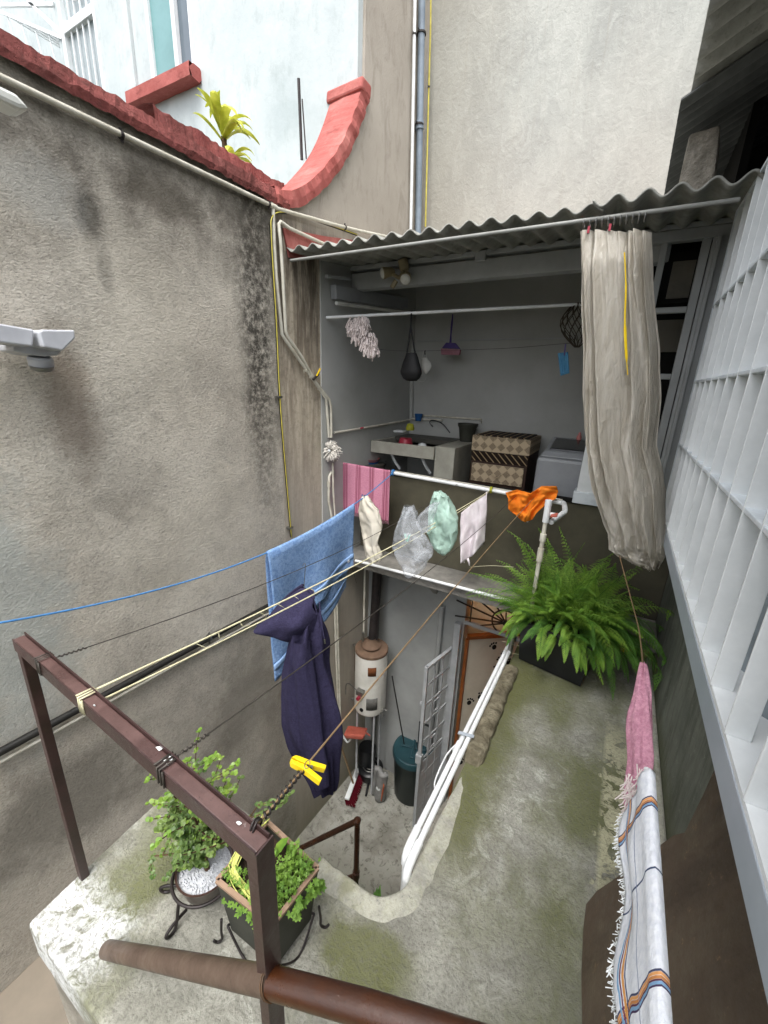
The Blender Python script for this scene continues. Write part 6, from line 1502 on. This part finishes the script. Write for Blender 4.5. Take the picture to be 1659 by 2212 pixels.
# --- black planter and its big fern
c0, c1 = P(1110, 1420, 'Z', SL+.015), P(1262, 1490, 'Z', SL+.015)
ztp = P(1128, 1345, 'Y', c0.y).z
bx = (c1-c0).normalized(); by = V(-bx.y, bx.x, 0)
pb = thing('black_planter', tuple((c0+c1)/2+by*.14), 'black square plastic planter box holding the big fern on the slab', 'planter')
c0 = V(c0.x, c0.y, SL+.012)+bx*.01; wdt = (c1-c0).length-.01; dp_ = .30; H = ztp-SL
o4 = lambda z, e: [c0-bx*e-by*e+V(0,0,z), c0+bx*(wdt+e)-by*e+V(0,0,z), c0+bx*(wdt+e)+by*(dp_+e)+V(0,0,z), c0-bx*e+by*(dp_+e)+V(0,0,z)]
a_, b_ = o4(0, -.02), o4(H, 0); ci_ = o4(H, -.015)
mb = MB(); 
mb.add(a_+b_, [(0,3,2,1), (0,1,5,4), (1,2,6,5), (2,3,7,6), (3,0,4,7)]); mb.build('box', M['black'], pb, solid=.006)
MB().tube(o4(H, .004), .010, 8, closed=True).build('rim', M['black'], pb, smooth=True)
MB().add(o4(H-.04, -.012), [(0, 1, 2, 3)]).build('soil', M['soil'], pb)
fe = thing('fern', tuple((c0+bx*wdt/2+by*dp_/2)+V(0,0,H-.04)), 'large feathery green fern spilling over its black planter', 'fern')
rnd = random.Random(21)
base = c0+bx*wdt*.52+by*dp_*.55+V(0,0,H-.02)
mf, mo_ = MB(), MB(); ms_ = MB()
def frond(base, az, el, ln, droop, twist_, tgt, stems):
    # arching rachis
    pts = []; p = base.copy(); d = V(math.cos(az)*math.cos(el), math.sin(az)*math.cos(el), math.sin(el)); n_ = 24; st_ = ln/n_; d = (d+V(rnd.uniform(-.1,.1), rnd.uniform(-.1,.1), 0)).normalized()
    for i in range(n_+1):
        pts.append(p.copy()); p = p+d*st_
        d = (d - V(0,0,1)*droop*(.35+i/n_)/n_).normalized()
        # stay off the walls
        if p.x > .44: p.x = .44; d.x = min(d.x, 0)
        if p.z < SL+.02: p.z = SL+.02
        if p.y > 3.27 and p.z < 3.85: p.y = 3.27
    stems.tube(pts, [.0022*(1-i/n_*.7) for i in range(n_+1)], 4)
    for i in range(4, n_+1):
        t_ = i/n_; d = (pts[min(i+1, n_)]-pts[i-1]).normalized(); up_ = V(0,0,1); s1 = d.cross(up_)
        if s1.length < .1: s1 = V(1,0,0)
        s1.normalize(); nn = s1.cross(d); pl = .066*math.sin(math.pi*min(1, (t_*.80+.20)))**.8*(ln/.5)*(1-.25*t_)
        if t_ > .85: pl *= (1.05-t_)/.2*1.0
        for sg in (-1, 1):
            q = pts[i]+d*st_*(.5 if sg > 0 else 0); dd_ = (s1*sg+d*.55+nn*rnd.uniform(-.25,.1)-up_*.12).normalized(); m_ = 7
            for k in range(1, m_+1):
                f_ = k/m_; qq = q+dd_*pl*f_ - V(0,0,.010)*f_*f_; ll = .0105*(1-f_*.62)+.0015; sd2 = dd_.cross(nn).normalized()
                for s2 in (-1, 1): leafquad(tgt, qq, (sd2*s2+dd_*.8), nn, ll, ll*.36)
            tgt.tube([q, q+dd_*pl - V(0,0,.010)], [.0010, .0005], 3, caps=False)
for i in range(215):
    az = rnd.uniform(0, 2*math.pi); el = rnd.uniform(.15, 1.35); ln = rnd.uniform(.22, .62)
    if -2.9 < (az if az < math.pi else az-2*math.pi) < -.9: el = max(el, .95); ln *= .55
    b = base+V(rnd.uniform(-.14,.20), rnd.uniform(-.12,.12), rnd.uniform(0,.06))
    b.z += .10*rnd.random(); frond(b, az, el, ln, rnd.uniform(.8, 2.2), 0, mf if (el > .5 or rnd.random() < .35) else mo_, ms_)
for i in range(40):     # fronds hanging over the front right
    az = rnd.uniform(-1.1, .9); frond(base+V(rnd.uniform(.10,.26), -.02, rnd.uniform(0,.15)), az, rnd.uniform(.1, .6), rnd.uniform(.28,.48), rnd.uniform(2.4, 3.4), 0, mo_, ms_)
for i in range(150):    # short feathery growth filling the crown
    a = rnd.uniform(0, 6.28); q = math.sqrt(rnd.random()); b = base+V(math.cos(a)*q*.26, math.sin(a)*q*.2+.02, rnd.uniform(.02, .30)*(1.1-q))
    frond(b, a+rnd.uniform(-.8,.8), rnd.uniform(-.1, 1.0), rnd.uniform(.14, .30), rnd.uniform(.8, 3.2), 0, mf if rnd.random() < .65 else mo_, ms_)
for i in range(26):     # to the left over the rail
    frond(base+V(-.1, -.02, 0), rnd.uniform(2.4, 3.6), rnd.uniform(.5,1.3), rnd.uniform(.35,.62), rnd.uniform(1.0,2.0), 0, mf, ms_)
mf.build('fronds', M['fern'], fe); mo_.build('older_fronds', M['fernold'], fe); ms_.build('stalks', M['fernold'], fe)
# bare runners
mb = MB()
for (q0, q1, q2) in (((1110, 1225), (1060, 1222), (1015, 1225)), ((1170, 1400), (1120, 1395), (1085, 1385)), ((1150, 1415), (1110, 1412), (1088, 1402)), ((1180, 1370), (1150, 1310), (1160, 1260))):
    mb.tube(smoothpath([P(*q0, 'Y', 2.62), P(*q1, 'Y', 2.60), P(*q2, 'Y', 2.62)], 5), .0013, 4)
mb.build('bare_runners', M['creamrope'], fe)

# --- round pot with jade bush
JZ = SL+.135
jc = P(443, 1868, 'Z', JZ); jr = .098
jp = thing('jade_pot', (jc.x, jc.y, SL), 'round dark brown pot of white gravel in a curled iron stand', 'pot')
J = V(jc.x, jc.y, 0)
MB().lathe(J, [(.055, SL+.035), (.075, SL+.05), (jr*.95, JZ-.012), (jr, JZ), (jr*.93, JZ), (jr*.88, JZ-.02), (.0, JZ-.03)], 40, closed=False).build('body', M['pot'], jp, smooth='auto')
MB().lathe(J, [(.0, JZ-.012), (jr*.9, JZ-.018)], 30, closed=False).build('gravel_bed', M['gravel'], jp)
mb = MB(); rnd = random.Random(31)
for i in range(420):
    a = rnd.uniform(0, 6.28); q = math.sqrt(rnd.random())*jr*.86; c = J+V(math.cos(a)*q, math.sin(a)*q, JZ-.012); r_ = rnd.uniform(.0028, .0048)
    mb.add([c+V(r_,0,0), c+V(0,r_,0), c+V(-r_,0,0), c+V(0,-r_,0), c+V(0,0,r_*.9)], [(0,1,4),(1,2,4),(2,3,4),(3,0,4)])
mb.build('pebbles', M['gravel'], jp)
MB().tube([J+V(math.cos(k*math.pi/18)*(jr+.012), math.sin(k*math.pi/18)*(jr+.012), JZ-.028) for k in range(36)], .0055, 8, closed=True).build('stand_ring', M['iron'], jp, smooth=True)
for a in (3.75, 4.75, .9, 2.2):
    d = V(math.cos(a), math.sin(a), 0); pts = [J+d*(jr+.012)+V(0,0,JZ-.03), J+d*(jr+.02)+V(0,0,SL+.07), J+d*(jr+.035)+V(0,0,SL+.015), J+d*(jr+.06)+V(0,0,SL+.010), J+d*(jr+.068)+V(0,0,SL+.03), J+d*(jr+.04)+V(0,0,SL+.04), J+d*(jr-.01)+V(0,0,SL+.035)]
    MB().tube(smoothpath(pts, 6), .0055, 7).build('stand_leg', M['iron'], jp, smooth=True)
jb = thing('jade_bush', (J.x, J.y, JZ-.02), 'small jade bush with round green leaves growing from the gravel pot', 'plant')
rnd = random.Random(35); stem = MB(); lv = MB(); lb = MB()
def jleaf(mb, p, d, n, r_):
    d = d.normalized(); n = (n-d*n.dot(d)).normalized(); s_ = d.cross(n)
    pts = [p]+[p+d*r_*(1-math.cos(a))*.95+s_*math.sin(a)*r_*.88+n*(.12*r_*math.sin(a)**2) for a in (math.pi*.30, math.pi*.55, math.pi*.8, math.pi, math.pi*1.2, math.pi*1.45, math.pi*1.7)]
    mb.add(pts, [tuple(range(8))])
def jbranch(p, d, ln, r_, depth, young):
    n_ = 6; pts = [p]; 
    for i in range(n_):
        d = (d+V(rnd.uniform(-.22,.22), rnd.uniform(-.22,.22), rnd.uniform(-.08,.16))).normalized(); p = p+d*ln/n_; pts.append(p)
        if depth >= 1:
            for sg in (0, 1, 2):
                a = rnd.uniform(0, 6.28); s_ = V(math.cos(a), math.sin(a), rnd.uniform(-.2,.5)); 
                for q in (s_, -s_+V(0,0,.5)): jleaf(lb if (young and i > 2) or rnd.random() < .05 else lv, p, q, V(rnd.uniform(-.5,.5), -.5+rnd.uniform(-.5,.5), 1), rnd.uniform(.0040, .0082))
        if depth < 2 and i >= 1:
            for _ in range(2 if depth == 0 else 1):
                a = rnd.uniform(0, 6.28); nd = (d*.35+V(math.cos(a), math.sin(a), rnd.uniform(.0,.7))).normalized()
                jbranch(p, nd, ln*rnd.uniform(.38,.58), r_*.55, depth+1, young)
    stem.tube(pts, [r_*(1-.55*i/n_) for i in range(n_+1)], 6)
jtop = P(420, 1610, 'Y', J.y+.0)
b0 = J+V(.01, 0, JZ-.02)
jbranch(b0+V(0,0,.05), V(-.12, -.05, 1), .15, .008, 0, False); jbranch(b0+V(0,0,.09), V(-.3, -.2, 1), .13, .005, 0, False)
stem.tube([b0-V(0,0,.01), b0+V(-.004,0,.06)], [.010, .009], 8)
for q in ((385, 1600), (440, 1665), (478, 1670), (380, 1668), (430, 1700), (410, 1690)):
    e_ = P(*q, 'Y', J.y); st0 = b0+V(-.01+rnd.uniform(-.02,.02), 0, .14); jbranch(st0, (e_-st0).normalized(), (e_-st0).length*.85, .0045, 1, True)
for q in ((350, 1770), (345, 1822), (490, 1750), (385, 1790), (465, 1800), (405, 1760), (370, 1800), (440, 1780), (500, 1800), (420, 1820)):
    e_ = P(*q, 'Y', J.y-.02); st0 = b0+V(0, 0, .06); jbranch(st0, (e_-st0).normalized(), (e_-st0).length*.9, .005, 1, False)
for q in ((395, 1870),): 
    e_ = P(*q, 'Y', J.y-.06); jbranch(b0+V(0,0,.05), (e_-b0-V(0,0,.05)).normalized(), .07, .004, 1, False)
stem.build('branches', M['stem'], jb); lv.build('leaves', M['jade'], jb); lb.build('young_leaves', M['jadebright'], jb)

# --- square planter of herbs behind the near post
PZ = SL+.30
rimp = [P(x, y, 'Z', PZ) for x, y in ((469, 1902), (588, 1998), (686, 1876), (578, 1776))]
cen = sum(rimp, V(0,0,0))/4
botp = [cen+(p-cen)*.82+V(0, 0, -.245) for p in rimp]
hbx = thing('herb_planter', (cen.x, cen.y, SL), 'dark square planter with tan rim on an iron stand, behind the near post', 'planter')
mb = MB(); mb.add(botp+rimp, [(0,3,2,1), (0,1,5,4), (1,2,6,5), (2,3,7,6), (3,0,4,7)]); mb.build('box', M['planter'], hbx, solid=.006)
rr = [p for p in rimp]
mb = MB()
for i in range(4): mb.bar(rr[i]+V(0,0,.0), rr[(i+1)%4]+V(0,0,.0), .014, .010)
mb.build('rim', M['rim'], hbx)
MB().add([cen+(p-cen)*.95+V(0,0,-.035) for p in rimp], [(0,1,2,3)]).build('soil', M['soil'], hbx)
for i, (p, q) in enumerate(zip(botp, rimp)):
    d = (p-cen); d.z = 0; d.normalize()
    foot = V(p.x, p.y, SL+.006)+d*.05
    MB().tube(smoothpath([p+d*.03+V(0,0,.06), p+d*.035+V(0,0,-.0), V(p.x, p.y, SL+.02)+d*.035, foot, foot+d*.012+V(0,0,.012)], 4), .0045, 6).build('stand_leg', M['iron'], hbx, smooth=True)
for i in range(4):
    p, q = botp[i], botp[(i+1)%4]; m_ = (p+q)/2; d = m_-cen; d.z = 0; d.normalize()
    MB().tube(smoothpath([p+(p-cen).normalized()*.03+V(0,0,.05), m_+d*.02+V(0,0,-.055), q+(q-cen).normalized()*.03+V(0,0,.05)], 6), .004, 6).build('stand_hoop', M['iron'], hbx, smooth=True)
hb_ = thing('herbs', (cen.x, cen.y, PZ-.03), 'bright green leafy herbs crowding the square planter', 'plant')
rnd = random.Random(41); mb = MB(); st2 = MB()
def trefoil(mb, p, n, r_, lobes=3):
    n = n.normalized(); a0 = rnd.uniform(0, 6.28); s_ = n.cross(V(1, .3, 0)).normalized(); t_ = n.cross(s_)
    for k in range(lobes):
        a = a0+2*math.pi*k/lobes*(.8 if lobes > 3 else 1); d = s_*math.cos(a)+t_*math.sin(a); e = s_*math.cos(a+math.pi/2)+t_*math.sin(a+math.pi/2)
        mb.add([p, p+d*r_*.45+e*r_*.30, p+d*r_*.75+e*r_*.18+n*.002, p+d*r_+n*r_*.1, p+d*r_*.75-e*r_*.18+n*.002, p+d*r_*.45-e*r_*.30], [(0,1,2,3,4,5)])
def inpl(u, v): return lerp(lerp(rimp[0], rimp[1], u), lerp(rimp[3], rimp[2], u), v)
for i in range(1100):
    u, v = rnd.random(), rnd.random()
    dens = (1 if u > .60 else (.55 if v < .22 else .10))
    if v > .62 and u < .62: dens = .04
    if rnd.random() > dens: continue
    p = inpl(u*1.02-.02 if u > .6 else .06+u*.9, v*.94+.03)+V(rnd.uniform(-.01,.01), rnd.uniform(-.01,.01), -.02+rnd.uniform(0, .06)+(.015 if u > .6 else 0))
    n = V(rnd.uniform(-.7,.7), rnd.uniform(-.9,.4), 1); trefoil(mb, p, n, rnd.uniform(.005, .0105), rnd.choice((3, 5, 5)))
    if rnd.random() < .25: st2.tube([inpl(u*.9+.05, v*.9+.05)+V(0,0,-.035), p], .0008, 3)
for i in range(60):   # trailing over the right rim and the front rim
    v = rnd.random(); p = inpl(1.05, v)+V(rnd.uniform(0,.02), rnd.uniform(-.02,.01), rnd.uniform(-.05,.01)) if v > .35 else inpl(rnd.uniform(.2,.9), -.05)+V(0, rnd.uniform(-.01,.0), rnd.uniform(-.03,.0))
    trefoil(mb, p, V(.3, -.8, .6), rnd.uniform(.010,.016), 5)
mb.build('leaves', M['herb'], hb_); st2.build('stems', M['herb'], hb_)
mb = MB()
for k, (u, v, az, ln) in enumerate(((.38, .75, .9, .10), (.25, .45, 2.8, .07), (.35, .5, .2, .06), (.5, .9, 1.2, .05))):
    p0_ = inpl(u, v)+V(0,0,-.02); d = V(math.cos(az)*.35, math.sin(az)*.35, 1).normalized(); s_ = V(1, -.3, .1).normalized(); nl = 8; vs = []
    for i in range(nl+1):
        t_ = i/nl; w_ = .016*math.sin(math.pi*min(1, t_*.9+.08))**.8*(1+.12*math.sin(i*2.4)); c = p0_+d*ln*t_+V(.02, 0, -.01)*t_*t_; vs += [c-s_*w_, c+V(0,.003,0), c+s_*w_]
    fs = []
    for i in range(nl): fs += [(3*i, 3*i+1, 3*i+4, 3*i+3), (3*i+1, 3*i+2, 3*i+5, 3*i+4)]
    mb.add(vs, fs)
mb.build('broad_leaves', M['fern'], hb_, smooth=True)
ch_ = thing('yellow_shoots', (inpl(.1, .6).x, inpl(.1, .6).y, PZ), 'bent yellow green shoots lying over the left rim of the square planter', 'plant')
mb = MB()
for i in range(22):
    a_ = inpl(.0+.10*rnd.random(), .75+.2*rnd.random())+V(rnd.uniform(-.01,.01), 0, rnd.uniform(.03,.08)); m1 = inpl(-.03+.12*rnd.random(), .45+.1*rnd.random())+V(0,0,.025+rnd.uniform(0,.02)); e_ = inpl(.35+.45*rnd.random(), .02+.14*rnd.random())+V(0,0,rnd.uniform(.0,.02))
    mb.tube(smoothpath([a_, m1, inpl(.08+.1*rnd.random(), .12+.1*rnd.random())+V(0,0,.015), e_], 6), [.0018]*12+[.0016]*7, 5)
mb.build('shoots', simple('yellow green shoot', 'b9c060', 'd0d07c', 12, .5), ch_, smooth=True)

# --- dracaena beyond the coping
dp0 = P(487, 345, 'X', XL-.62); dr2 = thing('dracaena', tuple(dp0-V(0,0,.3)), 'yellow green dracaena behind the red coping against the white house', 'plant')
mb = MB(); rnd = random.Random(51)
MB().tube([dp0-V(0,0,.5), dp0+V(0,0,.12), P(480, 300, 'X', XL-.62)], .018, 8).build('stem', M['stem'], dr2, smooth=True)
def dleaf(p, az, ln, el, w_):
    dq = rnd.uniform(.3, .75); tw = rnd.uniform(-.25, .25); w_ *= rnd.uniform(.9, 1.5)
    d = V(math.cos(az)*math.cos(el), math.sin(az)*math.cos(el), math.sin(el)); s_ = V(-math.sin(az), math.cos(az), 0); nl = 9; vs = []; c = p.copy()
    for i in range(nl+1):
        t_ = i/nl; ww = w_*math.sin(math.pi*min(.99, .12+t_*.86))**.75; up_ = d.cross(s_)
        vs += [c-s_*ww-up_*ww*.3, c.copy(), c+s_*ww-up_*ww*.3]; c = c+d*ln/nl; d = (d-V(0,0,1)*(.05+dq*t_)+s_*tw*t_).normalized()
    fs = []
    for i in range(nl): fs += [(3*i, 3*i+1, 3*i+4, 3*i+3), (3*i+1, 3*i+2, 3*i+5, 3*i+4)]
    mb.add(vs, fs)
hd1 = P(482, 288, 'X', XL-.62); hd2 = P(505, 340, 'X', XL-.55)
for i in range(17): dleaf(hd1+V(0,0,rnd.uniform(-.05,.04)), i*2.4, rnd.uniform(.22,.32), rnd.uniform(.5,1.35), .022)
for i in range(10): dleaf(hd2+V(0,0,rnd.uniform(-.05,.02)), i*2.4+.5, rnd.uniform(.16,.24), rnd.uniform(.2,.9), .02)
mb.build('leaves', M['drac'], dr2, smooth=True)
# --- weed by the stair
wp = P(825, 1925, 'Y', 2.05); 
mb = MB(); rnd = random.Random(61)
wb = V(wp.x, 1.95, wp.z-.15)
for i in range(16): 
    az = rnd.uniform(0, 6.28); d = V(math.cos(az), math.sin(az), rnd.uniform(.2, 1)); p = wb+d*rnd.uniform(.03,.10); leafquad(mb, p, d, V(0,0,1), rnd.uniform(.08,.13), .05)
mb.tube([wb-V(0,0,.6), wb+V(0,0,.08)], .005, 5)
tag(mb.build('weed_plant', M['fernold']), 'dark leafy weed at the foot of the opening below the pale lip', 'plant')
